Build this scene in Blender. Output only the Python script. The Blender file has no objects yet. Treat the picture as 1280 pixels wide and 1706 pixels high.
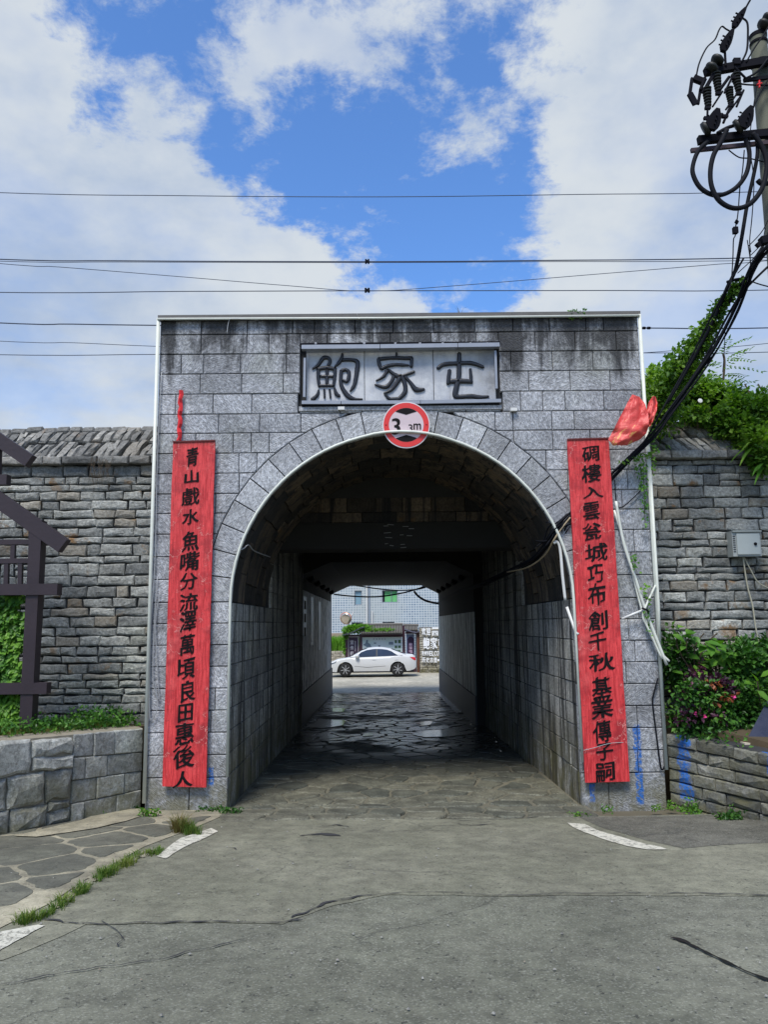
EXPOSURE = 0.25; SKYK = 1.55; CLK = 7.0; SKYS = .10; SUNE = 3.2
import bpy, bmesh, math, random
from mathutils import Vector, Matrix, noise
random.seed(7)
S = bpy.context.scene
COL = S.collection
R = math.radians

# ------------------------------------------------------------------ camera
CH = 2.27
FPX = 1282.0
def _basis(th=8.3, ro=.6, yaw=.22):
    th, ro, yaw = R(th), R(ro), R(yaw)
    f = Vector((math.sin(yaw)*math.cos(th), math.cos(yaw)*math.cos(th), math.sin(th)))
    r0 = f.cross(Vector((0, 0, 1))).normalized()
    u0 = r0.cross(f)
    return math.cos(ro)*r0-math.sin(ro)*u0, math.cos(ro)*u0+math.sin(ro)*r0, f
CR, CU, CF = _basis()
cam_data = bpy.data.cameras.new('camera')
cam = bpy.data.objects.new('camera', cam_data)
COL.objects.link(cam)
cam.matrix_world = Matrix(((CR.x, CU.x, -CF.x, 0), (CR.y, CU.y, -CF.y, 0), (CR.z, CU.z, -CF.z, CH), (0, 0, 0, 1)))
cam_data.sensor_fit = 'VERTICAL'
cam_data.sensor_height = 24
cam_data.lens = 24*FPX/1706
cam_data.clip_end = 600
cam_data.clip_start = .05
S.camera = cam
S.view_settings.view_transform = 'Standard'
S.view_settings.look = 'None'
S.view_settings.exposure = EXPOSURE
S.view_settings.gamma = 1
S.view_settings.use_curve_mapping = False
S.cycles.max_bounces = 6
S.cycles.diffuse_bounces = 4
S.cycles.glossy_bounces = 3
S.cycles.transmission_bounces = 3
S.cycles.caustics_reflective = False
S.cycles.use_denoising = True

# ------------------------------------------------------------------ node helper
class NT:
    def __init__(s, tree):
        s.t = tree
        s.t.nodes.clear()
    def n(s, ty, **kw):
        nd = s.t.nodes.new(ty)
        for k, v in kw.items():
            if k.startswith('i_'):
                key = k[2:].replace('_', ' ')
                s.set(nd, int(key) if key.isdigit() else key, v)
            else:
                setattr(nd, k, v)
        return nd
    def set(s, nd, key, v):
        sock = nd.inputs[key]
        if isinstance(v, bpy.types.NodeSocket):
            s.t.links.new(v, sock)
        else:
            if sock.type == 'RGBA' and not isinstance(v, (int, float)) and len(v) == 3:
                v = (*v, 1)
            sock.default_value = v
    def m(s, op, a, b=None, c=None, clamp=False):
        nd = s.t.nodes.new('ShaderNodeMath')
        nd.operation = op
        nd.use_clamp = clamp
        s.set(nd, 0, a)
        if b is not None: s.set(nd, 1, b)
        if c is not None: s.set(nd, 2, c)
        return nd.outputs[0]
    def vm(s, op, a, b=None):
        nd = s.t.nodes.new('ShaderNodeVectorMath')
        nd.operation = op
        s.set(nd, 0, a)
        if b is not None: s.set(nd, 1, b)
        return nd.outputs['Value'] if op in ('DOT_PRODUCT', 'LENGTH', 'DISTANCE') else nd.outputs[0]
    def sep(s, v):
        nd = s.n('ShaderNodeSeparateXYZ', i_0=v)
        return nd.outputs
    def comb(s, x, y, z):
        nd = s.t.nodes.new('ShaderNodeCombineXYZ')
        s.set(nd, 0, x); s.set(nd, 1, y); s.set(nd, 2, z)
        return nd.outputs[0]
    def noise(s, vec, scale, detail=4, rough=.55, dist=0, out='Fac'):
        nd = s.t.nodes.new('ShaderNodeTexNoise')
        if vec is not None: s.set(nd, 'Vector', vec)
        nd.inputs['Scale'].default_value = scale
        nd.inputs['Detail'].default_value = detail
        nd.inputs['Roughness'].default_value = rough
        nd.inputs['Distortion'].default_value = dist
        return nd.outputs[out]
    def ramp(s, v, a, b, lo=0., hi=1., smooth=True):
        nd = s.t.nodes.new('ShaderNodeMapRange')
        nd.interpolation_type = 'SMOOTHSTEP' if smooth else 'LINEAR'
        s.set(nd, 0, v)
        for i, x in enumerate((a, b, lo, hi)):
            s.set(nd, i+1, x)
        return nd.outputs[0]
    def mix(s, fac, a, b, blend='MIX'):
        nd = s.t.nodes.new('ShaderNodeMix')
        nd.data_type = 'RGBA'
        nd.blend_type = blend
        s.set(nd, 0, fac)
        s.set(nd, 6, a)
        s.set(nd, 7, b)
        return nd.outputs[2]

# ------------------------------------------------------------------ sky and sun
SUN_EL, SUN_AZ = R(58), R(200)      # high and behind the camera, a little to the left
w = bpy.data.worlds.new('World')
S.world = w
w.use_nodes = True
t = NT(w.node_tree)
sky = t.n('ShaderNodeTexSky', sky_type='NISHITA', sun_disc=False)
sky.sun_elevation = SUN_EL
sky.sun_rotation = SUN_AZ
sky.air_density = 1.0
sky.dust_density = .4
sky.ozone_density = 3.0
D = t.n('ShaderNodeTexCoord').outputs['Generated']
dz = t.sep(D)[2]
den = t.m('ADD', t.m('MAXIMUM', dz, 0.0), .22)
sx, sy, _ = t.sep(D)
q = t.comb(t.m('DIVIDE', sx, den), t.m('DIVIDE', sy, den), 0.0)
q2 = t.vm('ADD', q, t.vm('MULTIPLY', t.noise(q, 2.2, 5, out='Color'), (.10, .10, 0.)))
big = t.noise(q2, 1.25, 8, .6)
fine = t.noise(q2, 13., 7, .66)
def lobe(d, width):
    """soft patch of sky round direction d; 1 at its middle"""
    v = Vector(d).normalized()
    dd = t.vm('DOT_PRODUCT', t.vm('NORMALIZE', t.vm('ADD', D, t.vm('MULTIPLY', t.vm('SUBTRACT', t.noise(D, 5., 6, .6, out='Color'), (.5, .5, .5)), (.16, .16, .16)))), tuple(v))
    return t.ramp(dd, math.cos(R(width)), 1.0-(1-math.cos(R(width)))*.15, 0, 1)
def dirpx(px, py):
    return CR*(px-640)/FPX-CU*(py-853)/FPX+CF
# (where, apparent radius in hundredths of a radian, strength)
GAPS = [(770, 280, 21, .62), (880, 385, 11, .55), (610, 375, 12, .45), (450, 275, 10, .40), (575, 215, 9, .34), (120, 110, 14, .36), (330, 90, 18, .24), (220, 250, 9, .4), (730, 110, 5, .15), (730, 430, 7, .15), (480, 350, 5, .3)]
BANKS = [(0, 330, 26, .75), (60, 620, 34, .7), (230, 470, 17, .7), (400, 490, 14, .6), (600, 560, 13, .45), (1150, 360, 24, .85), (1130, 90, 22, .42), (930, 170, 11, .26), (1000, 250, 9, .3),
         (1150, 650, 30, .6), (275, 175, 6, .30), (430, 90, 8, .18), (560, 60, 9, .18), (640, 110, 8, .22), (760, 170, 5, .22), (490, 150, 9, .30), (400, 30, 8, .22), (560, 250, 5, .22), (470, 300, 4, .2), (640, 400, 6, .22), (700, 30, 8, .2), (1000, 30, 10, .15), (700, 520, 5, .5), (590, 300, 3, .28), (790, 470, 4, .25), (-60, 90, 13, .6)]
mid = t.noise(q2, 5.0, 9, .70, .12)
dens = t.m('ADD', t.m('MULTIPLY', t.m('SUBTRACT', big, .5), .8), .50)
dens = t.m('ADD', dens, t.m('MULTIPLY', t.m('SUBTRACT', mid, .5), 3.1))
dens = t.m('ADD', dens, t.m('MULTIPLY', t.m('SUBTRACT', fine, .5), 2.3))
for x, y, wd, am in GAPS:
    dens = t.m('SUBTRACT', dens, t.m('MULTIPLY', lobe(dirpx(x, y), math.degrees(wd*.0105)), am*.78))
for x, y, wd, am in BANKS:
    dens = t.m('ADD', dens, t.m('MULTIPLY', lobe(dirpx(x, y), math.degrees(wd*.0105)), am))
dens = t.m('ADD', dens, t.ramp(dz, .40, .08, 0, .45))
cover = t.ramp(dens, .10, 1.02, 0., 1.)
shade = t.noise(t.vm('MULTIPLY', D, (1., 1., 1.6)), 2.6, 7, .58)
cl = t.mix(t.ramp(shade, .34, .62), (.50, .62, .82), (.84, .90, .95))
skyc = t.mix(1.0, sky.outputs[0], (SKYK*.70, SKYK*.98, SKYK*1.30), 'MULTIPLY')
veil = t.m('SUBTRACT', .97, t.m('MULTIPLY', t.ramp(t.noise(q2, 2.0, 5, .6), .44, .66), .30))
fin = t.mix(t.m('MULTIPLY', cover, veil), skyc, t.mix(1.0, cl, (CLK, CLK, CLK), 'MULTIPLY'))
bg = t.n('ShaderNodeBackground', i_0=fin, i_1=SKYS)
t.t.links.new(bg.outputs[0], t.n('ShaderNodeOutputWorld').inputs[0])

sd = bpy.data.lights.new('sun', 'SUN')
sd.energy = SUNE
sd.angle = R(20)
sd.color = (1, .95, .87)
sun = bpy.data.objects.new('sun', sd)
COL.objects.link(sun)
_sv = Vector((math.sin(SUN_AZ)*math.cos(SUN_EL), math.cos(SUN_AZ)*math.cos(SUN_EL), math.sin(SUN_EL)))
sun.rotation_euler = _sv.to_track_quat('Z', 'Y').to_euler()
sun.location = (0, -5, 30)

# ------------------------------------------------------------------ points measured in the place
def ray(px, py):
    return CR*(px-640)/FPX-CU*(py-853)/FPX+CF
def P(px, py, Y):
    d = ray(px, py); k = Y/d.y
    return Vector((d.x*k, Y, CH+d.z*k))
def zg(Y):
    if Y < 10: return .065*(10-Y)
    if Y < 31: return -.39*(Y-10)/21
    return -.39+.1*min((Y-31)/8, 1)
def G(px, py, dz=0):
    """point of the sloping ground seen there"""
    d = ray(px, py)
    lo, hi = 1., 80.
    for _ in range(50):
        m = (lo+hi)/2
        z = CH+d.z*m/d.y
        if z > zg(m)+dz: lo = m
        else: hi = m
    Y = (lo+hi)/2
    return Vector((d.x*Y/d.y, Y, zg(Y)+dz))

# ------------------------------------------------------------------ object helpers
WL = {}
def tag(o, label=None, cat=None, group=None, kind=None):
    if label: o['label'] = label
    if cat: o['category'] = cat
    if group: o['group'] = group
    if kind: o['kind'] = kind
    return o
def thing(name, label, cat, loc=(0, 0, 0), group=None):
    o = bpy.data.objects.new(name, None)
    o.empty_display_size = .2
    COL.objects.link(o)
    o.location = loc
    WL[o] = Vector(loc)
    return tag(o, label, cat, group)
def obj(name, verts, faces, mat, parent=None, smooth=False, mi=None, uvs=None):
    """one mesh object from world-space vertices; its origin goes to the middle of them"""
    n = len(verts)
    c = Vector((sum(v[0] for v in verts)/n, sum(v[1] for v in verts)/n, sum(v[2] for v in verts)/n))
    me = bpy.data.meshes.new(name)
    me.from_pydata([(v[0]-c.x, v[1]-c.y, v[2]-c.z) for v in verts], [], faces)
    for m in (mat if isinstance(mat, (list, tuple)) else [mat]):
        me.materials.append(m)
    if mi:
        for p, k in zip(me.polygons, mi): p.material_index = k
    if smooth:
        me.polygons.foreach_set('use_smooth', [True]*len(me.polygons))
    o = bpy.data.objects.new(name, me)
    COL.objects.link(o)
    if parent is not None:
        o.parent = parent
        o.location = c-WL[parent]
    else:
        o.location = c
    WL[o] = c
    return o
class MB:
    def __init__(s): s.v, s.f, s.k = [], [], []
    def add(s, v, f, k=0):
        b = len(s.v)
        s.v += [tuple(x) for x in v]
        s.f += [tuple(b+i for i in x) for x in f]
        s.k += [k]*len(f)
        return s
    def box(s, a, b, k=0):
        x0, y0, z0 = a; x1, y1, z1 = b
        return s.add([(x0, y0, z0), (x1, y0, z0), (x1, y1, z0), (x0, y1, z0), (x0, y0, z1), (x1, y0, z1), (x1, y1, z1), (x0, y1, z1)],
                     [(0, 3, 2, 1), (4, 5, 6, 7), (0, 1, 5, 4), (1, 2, 6, 5), (2, 3, 7, 6), (3, 0, 4, 7)], k)
    def bar(s, p, q, w, h, up=(0, 0, 1), k=0):
        p, q = Vector(p), Vector(q)
        d = (q-p).normalized(); u = Vector(up)
        sd_ = d.cross(u).normalized(); u = sd_.cross(d)
        v = []
        for e in (p, q):
            for a, b in ((-1, -1), (1, -1), (1, 1), (-1, 1)):
                v.append(e+sd_*a*w/2+u*b*h/2)
        return s.add(v, [(0, 1, 2, 3), (7, 6, 5, 4), (0, 4, 5, 1), (1, 5, 6, 2), (2, 6, 7, 3), (3, 7, 4, 0)], k)
    def tube(s, pts, r, n=6, smooth=True, k=0, caps=True, steps=5):
        pts = [Vector(p) for p in pts]
        if smooth and len(pts) > 2: pts = catmull(pts, steps)
        rr = r if callable(r) else (lambda a: r)
        v, f = [], []
        prev = None
        for i, p in enumerate(pts):
            d = (pts[min(i+1, len(pts)-1)]-pts[max(i-1, 0)])
            if d.length < 1e-9: d = Vector((0, 0, 1))
            d.normalize()
            if prev is None:
                a = d.orthogonal().normalized()
            else:
                a = prev-d*prev.dot(d)
                a = a.normalized() if a.length > 1e-6 else d.orthogonal().normalized()
            prev = a
            b = d.cross(a)
            q = rr(i/max(1, len(pts)-1))
            for j in range(n):
                th = 2*math.pi*j/n
                v.append(p+(a*math.cos(th)+b*math.sin(th))*q)
            if i:
                o_ = (i-1)*n
                for j in range(n):
                    f.append((o_+j, o_+(j+1) % n, o_+n+(j+1) % n, o_+n+j))
        if caps:
            f.append(tuple(reversed(range(n))))
            f.append(tuple(range((len(pts)-1)*n, len(pts)*n)))
        return s.add(v, f, k)
    def lathe(s, o_, axis, prof, n=12, k=0):
        """prof: list of (distance along axis, radius)"""
        o_, ax = Vector(o_), Vector(axis).normalized()
        a = ax.orthogonal().normalized(); b = ax.cross(a)
        v, f = [], []
        for i, (h, r_) in enumerate(prof):
            for j in range(n):
                th = 2*math.pi*j/n
                v.append(o_+ax*h+(a*math.cos(th)+b*math.sin(th))*r_)
            if i:
                q_ = (i-1)*n
                for j in range(n):
                    f.append((q_+j, q_+(j+1) % n, q_+n+(j+1) % n, q_+n+j))
        f.append(tuple(reversed(range(n))))
        f.append(tuple(range((len(prof)-1)*n, len(prof)*n)))
        return s.add(v, f, k)
    def make(s, name, mat, parent=None, smooth=False):
        return obj(name, s.v, s.f, mat, parent, smooth, s.k if isinstance(mat, (list, tuple)) else None)
def catmull(p, n=5):
    out = []
    for i in range(len(p)-1):
        a, b, c, d = p[max(i-1, 0)], p[i], p[i+1], p[min(i+2, len(p)-1)]
        for j in range(n):
            u = j/n
            out.append(.5*((2*b)+(c-a)*u+(2*a-5*b+4*c-d)*u*u+(3*b-a-3*c+d)*u**3))
    out.append(p[-1])
    return out
def rnd(a, b): return random.uniform(a, b)

def inset_poly(poly, d):
    """move every edge of a roughly convex counter-clockwise polygon inwards by d"""
    n = len(poly)
    out = []
    for i in range(n):
        a, b, c = poly[i-1], poly[i], poly[(i+1) % n]
        e1 = Vector((b[0]-a[0], b[1]-a[1])); e2 = Vector((c[0]-b[0], c[1]-b[1]))
        if e1.length < 1e-6 or e2.length < 1e-6:
            out.append(b); continue
        e1.normalize(); e2.normalize()
        n1 = Vector((-e1.y, e1.x)); n2 = Vector((-e2.y, e2.x))
        m_ = n1+n2
        if m_.length < .3:
            out.append(b); continue
        m_.normalize()
        k = d/max(.45, m_.dot(n1))
        out.append((b[0]+m_.x*k, b[1]+m_.y*k))
    return out
def area(p):
    return sum(p[i-1][0]*p[i][1]-p[i][0]*p[i-1][1] for i in range(len(p)))/2
def slab(name, poly, O, U, V, N, mat, parent, thick=.04, bev=.008, proud=.006, jog=0, mb=None):
    """a stone: polygon in the plane (O,U,V), face towards N, with bevelled arrises"""
    if area(poly) < 0: poly = poly[::-1]
    O, U, V, N = map(Vector, (O, U, V, N))
    flip = U.cross(V).dot(N) < 0
    n = len(poly)
    ins = inset_poly(poly, bev)
    tx, ty = rnd(-jog, jog), rnd(-jog, jog)
    ca, cb = sum(p[0] for p in poly)/n, sum(p[1] for p in poly)/n
    def W(p, h): return O+U*p[0]+V*p[1]+N*h
    v = [W(p, -thick) for p in poly]+[W(p, 0) for p in poly]
    v += [W(p, proud+tx*(p[0]-ca)+ty*(p[1]-cb)) for p in ins]
    f = []
    for i in range(n):
        j = (i+1) % n
        f.append((i, j, n+j, n+i)); f.append((n+i, n+j, 2*n+j, 2*n+i))
    f.append(tuple(range(2*n, 3*n)))
    if flip: f = [tuple(reversed(x)) for x in f]
    if mb is not None:
        mb.add(v, f); return None
    return obj(name, v, f, mat, parent)
def rough(name, poly, O, U, V, N, mat, parent, thick=.06, bulge=.025, jit=.008, inset=.02, mb=None):
    """a rough hewn stone: wavy outline, broken bulging face"""
    if area(poly) < 0: poly = poly[::-1]
    O, U, V, N = map(Vector, (O, U, V, N))
    flip = U.cross(V).dot(N) < 0
    pts = []
    for i in range(len(poly)):
        a, b = poly[i], poly[(i+1) % len(poly)]
        L = math.hypot(b[0]-a[0], b[1]-a[1])
        k = max(1, min(4, round(L/.11)))
        for j in range(k):
            u = j/k
            pts.append((a[0]+(b[0]-a[0])*u+rnd(-jit, jit), a[1]+(b[1]-a[1])*u+rnd(-jit, jit)))
    n = len(pts)
    ins = inset_poly(pts, inset*rnd(.6, 1.1))
    a0, a1 = min(p[0] for p in pts), max(p[0] for p in pts)
    b0, b1 = min(p[1] for p in pts), max(p[1] for p in pts)
    cb = (b0+b1)/2; ca = (a0+a1)/2
    def W(p, h): return O+U*p[0]+V*p[1]+N*h
    off = rnd(-.012, .012)
    v = [W(p, -thick) for p in pts]+[W(p, off-.004) for p in pts]
    v += [W((p[0], p[1]), off+bulge*rnd(.35, 1.)) for p in ins]
    k1 = (a1-a0)*.22
    mids = [(ca-k1+rnd(-.02, .02), cb+rnd(-.2, .2)*(b1-b0)), (ca+k1+rnd(-.02, .02), cb+rnd(-.2, .2)*(b1-b0))]
    v += [W(p, off+bulge*rnd(.7, 1.35)) for p in mids]
    f = []
    for i in range(n):
        j = (i+1) % n
        f.append((i, j, n+j, n+i)); f.append((n+i, n+j, 2*n+j, 2*n+i))
        mi_ = 0 if (ins[i][0]+ins[j][0])/2 < ca else 1
        f.append((2*n+i, 2*n+j, 3*n+mi_))
        mj = 0 if (ins[j][0]+ins[(j+1) % n][0])/2 < ca else 1
        if mj != mi_: f.append((2*n+j, 3*n+mj, 3*n+mi_))
    if flip: f = [tuple(reversed(x)) for x in f]
    if mb is not None:
        mb.add(v, f); return None
    return obj(name, v, f, mat, parent)
def clip(poly, a, b, c):
    """keep a*x+b*y<=c"""
    out = []
    for i in range(len(poly)):
        p, q_ = poly[i-1], poly[i]
        dp, dq = a*p[0]+b*p[1]-c, a*q_[0]+b*q_[1]-c
        if (dp <= 0) != (dq <= 0):
            u = dp/(dp-dq)
            out.append((p[0]+(q_[0]-p[0])*u, p[1]+(q_[1]-p[1])*u))
        if dq <= 0: out.append(q_)
    return out
def voronoi(pts, region):
    cells = []
    for i, p in enumerate(pts):
        c = list(region)
        near = sorted((x for j, x in enumerate(pts) if j != i), key=lambda x: (x[0]-p[0])**2+(x[1]-p[1])**2)[:18]
        for x in near:
            a, b = x[0]-p[0], x[1]-p[1]
            c = clip(c, a, b, (x[0]**2+x[1]**2-p[0]**2-p[1]**2)/2)
            if len(c) < 3: break
        if len(c) >= 3: cells.append(c)
    return cells
def simplify(c, d):
    out = [c[0]]
    for p in c[1:]:
        if math.hypot(p[0]-out[-1][0], p[1]-out[-1][1]) > d: out.append(p)
    if len(out) > 3 and math.hypot(out[0][0]-out[-1][0], out[0][1]-out[-1][1]) < d: out.pop()
    return out

# ------------------------------------------------------------------ materials
def new_mat(name):
    m = bpy.data.materials.new(name)
    m.use_nodes = True
    return m, NT(m.node_tree)
def finish(t, col, rough=.8, bump=None, bstr=.4, bdist=.01, metal=0., spec=.5, extra=None):
    b = t.n('ShaderNodeBsdfPrincipled')
    t.set(b, 'Base Color', col)
    t.set(b, 'Roughness', rough)
    t.set(b, 'Metallic', metal)
    t.set(b, 'Specular IOR Level', spec)
    if extra:
        for k, v in extra.items(): t.set(b, k, v)
    if bump is not None:
        bn = t.n('ShaderNodeBump', i_Strength=bstr, i_Distance=bdist)
        t.set(bn, 'Height', bump)
        t.t.links.new(bn.outputs[0], b.inputs['Normal'])
    o = t.n('ShaderNodeOutputMaterial')
    t.t.links.new(b.outputs[0], o.inputs[0])
def plain(name, col, rough=.6, metal=0., var=.25, scale=8., bstr=.15, spec=.5):
    m, t = new_mat(name)
    oc = t.n('ShaderNodeTexCoord').outputs['Object']
    n1 = t.noise(oc, scale, 6, .62)
    n2 = t.noise(oc, scale*9, 3, .6)
    k = t.m('ADD', 1-var, t.m('MULTIPLY', t.m('ADD', n1, t.m('MULTIPLY', n2, .4)), var*1.4))
    c = t.mix(1., (*col, 1), t.comb(k, k, k), 'MULTIPLY')
    finish(t, c, t.m('ADD', rough-.08, t.m('MULTIPLY', n1, .16)), t.m('ADD', n1, n2), bstr, .004, metal, spec)
    return m
def stone(name, c1, c2, hatch=1., top=None, streak=0., moss=None, rust=0., marks=(), rough=.86, relief=.012, blotch=.35, wet=None, light=1.0, vary=.40):
    """grey stone; hatch = chisel strokes, top = (z0, z1) height over which black run-off begins, moss = (z0, z1)"""
    m, t = new_mat(name)
    oc = t.n('ShaderNodeTexCoord').outputs['Object']
    rn = t.n('ShaderNodeObjectInfo').outputs['Random']
    wp = t.n('ShaderNodeNewGeometry').outputs['Position']
    X, Y, Z = t.sep(wp)
    ang = t.m('ADD', .35, t.m('MULTIPLY', t.m('FRACT', t.m('MULTIPLY', rn, 7.31)), 1.1))
    flipn = t.m('SUBTRACT', t.m('MULTIPLY', t.m('GREATER_THAN', t.m('FRACT', t.m('MULTIPLY', rn, 13.7)), .5), 2.), 1.)
    ca, sa = t.m('COSINE', ang), t.m('MULTIPLY', t.m('SINE', ang), flipn)
    ox, oy, oz = t.sep(oc)
    h = t.m('ADD', ox, oy)
    warp = t.m('MULTIPLY', t.noise(oc, 6., 2), .05)
    a = t.m('ADD', t.m('ADD', t.m('MULTIPLY', h, ca), t.m('MULTIPLY', oz, sa)), warp)
    b = t.m('SUBTRACT', t.m('MULTIPLY', h, sa), t.m('MULTIPLY', oz, ca))
    off = t.m('MULTIPLY', rn, 90.)
    hv = t.comb(t.m('MULTIPLY', a, 20.), t.m('MULTIPLY', b, 78.), off)
    hn = t.noise(hv, 1., 2, .6)
    hs = t.ramp(hn, .36, .62)
    vo = t.vm('ADD', oc, t.comb(off, off, off))
    n1 = t.noise(vo, 4., 6, .65)
    n2 = t.noise(vo, 26., 5, .75)
    n3 = t.noise(vo, 130., 2, .6)
    c = t.mix(t.m('FRACT', t.m('MULTIPLY', rn, 3.77)), (*c1, 1), (*c2, 1))
    k = t.m('ADD', 1-blotch*.75, t.m('MULTIPLY', n1, blotch*1.5))
    k = t.m('MULTIPLY', k, t.ramp(n2, .22, .78, .45, 1.5))
    k = t.m('MULTIPLY', k, t.m('ADD', .7, t.m('MULTIPLY', n3, .6)))
    k = t.m('MULTIPLY', k, t.m('ADD', 1-vary/2, t.m('MULTIPLY', t.m('FRACT', t.m('MULTIPLY', rn, 11.3)), vary)))
    if hatch: k = t.m('MULTIPLY', k, t.m('ADD', 1-.22*hatch, t.m('MULTIPLY', hs, .36*hatch)))  # relief shading of the chisel strokes put into the colour too
    lf = t.noise(wp, 1.1, 5, .62)
    k = t.m('MULTIPLY', k, t.m('MULTIPLY', t.ramp(lf, .32, .66, .74, 1.14), light))
    c = t.mix(1., c, t.comb(k, k, k), 'MULTIPLY')
    if rust:
        rm = t.m('MULTIPLY', t.ramp(t.noise(wp, 3.6, 5, .65), .54, .68), t.m('MULTIPLY', t.ramp(t.m('FRACT', t.m('MULTIPLY', rn, 5.1)), .50, .85), rust))
        c = t.mix(rm, c, (.27, .145, .05, 1))
        c = t.mix(t.m('MULTIPLY', t.m('GREATER_THAN', t.m('FRACT', t.m('MULTIPLY', rn, 9.1)), .87), .42*min(rust, 1)), c, (.27, .20, .115, 1))
    grn = t.ramp(t.noise(wp, .9, 5, .6), .50, .72, 0, .30)
    c = t.mix(grn, c, t.mix(1., c, (.92, .95, .70, 1), 'MULTIPLY'))
    dark = None
    sv = t.comb(t.m('MULTIPLY', X, 2.6), t.m('MULTIPLY', Y, 2.6), t.m('MULTIPLY', Z, .33))
    sn = t.noise(sv, 1., 6, .68, .4)
    if top:
        tm = t.ramp(Z, top[0], top[1], -.09, .20)
        sn3 = t.noise(wp, 6., 6, .7)
        dark = t.ramp(t.m('ADD', t.m('ADD', t.m('MULTIPLY', sn, .75), t.m('MULTIPLY', sn3, .25)), tm), .58, .73, 0, .88)
    if streak:
        tan = t.m('MULTIPLY', t.ramp(Z, 1.3, .1, 0, 1), t.ramp(t.noise(wp, 1.7, 5, .65), .40, .62))
        c = t.mix(t.m('MULTIPLY', tan, .6), c, (.27, .20, .10, 1))
        s2 = t.noise(t.comb(t.m('MULTIPLY', X, 7.), t.m('MULTIPLY', Y, 4.6), t.m('MULTIPLY', Z, .30)), 1., 6, .72)
        d2 = t.ramp(s2, .54-.10*streak, .62-.04*streak, 0, .94)
        dark = d2 if dark is None else t.m('MAXIMUM', dark, d2)
    rv = rough
    if dark is not None:
        c = t.mix(dark, c, (.018, .019, .021, 1))
    if moss:
        mm = t.m('MULTIPLY', t.ramp(Z, moss[0], moss[1], 1, 0), t.ramp(t.noise(wp, 3.2, 6, .7), .34, .60))
        c = t.mix(t.m('MULTIPLY', mm, .78), c, (.13, .12, .045, 1))
    for (x0, z0, z1, wd, st) in marks:
        # sprayed blue paint stroke
        wob = t.m('MULTIPLY', t.m('SUBTRACT', t.noise(wp, 9., 4), .5), wd*1.1)
        dx = t.m('ABSOLUTE', t.m('ADD', t.m('SUBTRACT', X, x0), wob))
        mk = t.m('MULTIPLY', t.ramp(dx, wd*.62, wd*.38), t.m('MULTIPLY', t.ramp(Z, z0-.02, z0+.02), t.ramp(Z, z1+.02, z1-.02)))
        mk = t.m('MULTIPLY', mk, t.ramp(t.noise(wp, 22., 6, .75), .40, .54, .12, 1))
        mk = t.m('MULTIPLY', mk, st)
        c = t.mix(mk, c, (.012, .14, .50, 1))
    hb = t.m('ADD', t.m('MULTIPLY', n1, .9), t.m('ADD', t.m('MULTIPLY', n2, .95), t.m('MULTIPLY', n3, .25)))
    if hatch: hb = t.m('ADD', hb, t.m('MULTIPLY', hs, .42*hatch))
    if wet is not None: rv = wet
    finish(t, c, rv, hb, 1.0, relief)
    return m
GM = [(-2.16, .30, .52, .07, .9), (2.60, .06, .28, .07, .8), (3.20, .02, .98, .09, .95)]
M_facade = stone('facade_granite', (.36, .372, .395), (.42, .43, .45), 1.15, vary=.2, top=(4.7, 6.35), moss=(-.1, 1.0), marks=GM, relief=.010, blotch=.45)
M_vous = stone('arch_granite', (.37, .38, .40), (.42, .43, .445), .9, top=(5.6, 6.8), relief=.009, blotch=.35)
M_tunnel = stone('tunnel_granite', (.37, .375, .365), (.48, .47, .42), .5, streak=.85, moss=(0, 1.3), relief=.012, blotch=.5)
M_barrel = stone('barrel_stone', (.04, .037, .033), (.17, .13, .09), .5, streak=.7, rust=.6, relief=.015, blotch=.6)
M_rub = stone('rubble_limestone', (.25, .26, .25), (.47, .475, .435), .15, top=(3.9, 5.2), rust=.9, moss=(-.3, 1.3), relief=.034, blotch=.8)
M_ridge = stone('ridge_slate', (.17, .17, .16), (.32, .31, .28), .1, rust=.4, relief=.02, blotch=.8)
M_low = stone('kerb_wall_stone', (.28, .29, .275), (.44, .445, .405), .3, moss=(-.1, 1.2), relief=.018, blotch=.7)
LM = [(3.69, .12, .99, .085, .95), (4.27, .60, .95, .075, .9), (4.27, .1, .45, .075, .35)]
M_lowr = stone('terrace_stone', (.10, .105, .098), (.235, .235, .205), .25, moss=(-.2, 1.6), relief=.018, blotch=.8, marks=LM)
M_cap = plain('bed_mortar', (.27, .24, .18), .95, var=.5, bstr=.6)
M_joint = plain('dark_joint', (.035, .035, .036), 1., var=.4)
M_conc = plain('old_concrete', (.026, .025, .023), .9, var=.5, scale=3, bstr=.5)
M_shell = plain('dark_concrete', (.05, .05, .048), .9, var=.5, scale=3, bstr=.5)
M_fill = plain('earth_fill', (.10, .085, .06), 1., var=.5)
M_pipe = plain('grey_white_pipe', (.66, .68, .60), .45, var=.25, scale=4)
M_pipew = plain('white_pipe', (.66, .66, .63), .45, var=.2, scale=4)
M_black = plain('black_cable', (.005, .006, .010), .75, var=.2, spec=.2)
M_wire = plain('line_wire', (.02, .035, .07), .6, var=.1)
M_alu = plain('grey_light_bar', (.30, .32, .36), .45, .3, var=.15)
M_ink = plain('black_ink', (.006, .005, .006), .75, var=.3, bstr=.4, spec=.2)
M_lacq = plain('black_lacquer', (.012, .013, .018), .35, var=.4, bstr=.5)
M_frame = plain('dark_plum_paint', (.026, .016, .021), .55, var=.45, scale=3, bstr=.5)
M_iron = plain('dark_iron', (.006, .006, .010), .85, 0., spec=.15)
M_rustiron = plain('rusty_iron', (.045, .028, .036), .7, .2)
M_glaze = plain('porcelain_glaze', (.018, .020, .017), .5, var=.3, spec=.3)
M_redcloth = plain('red_ribbon', (.70, .025, .03), .6, var=.2)

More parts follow.
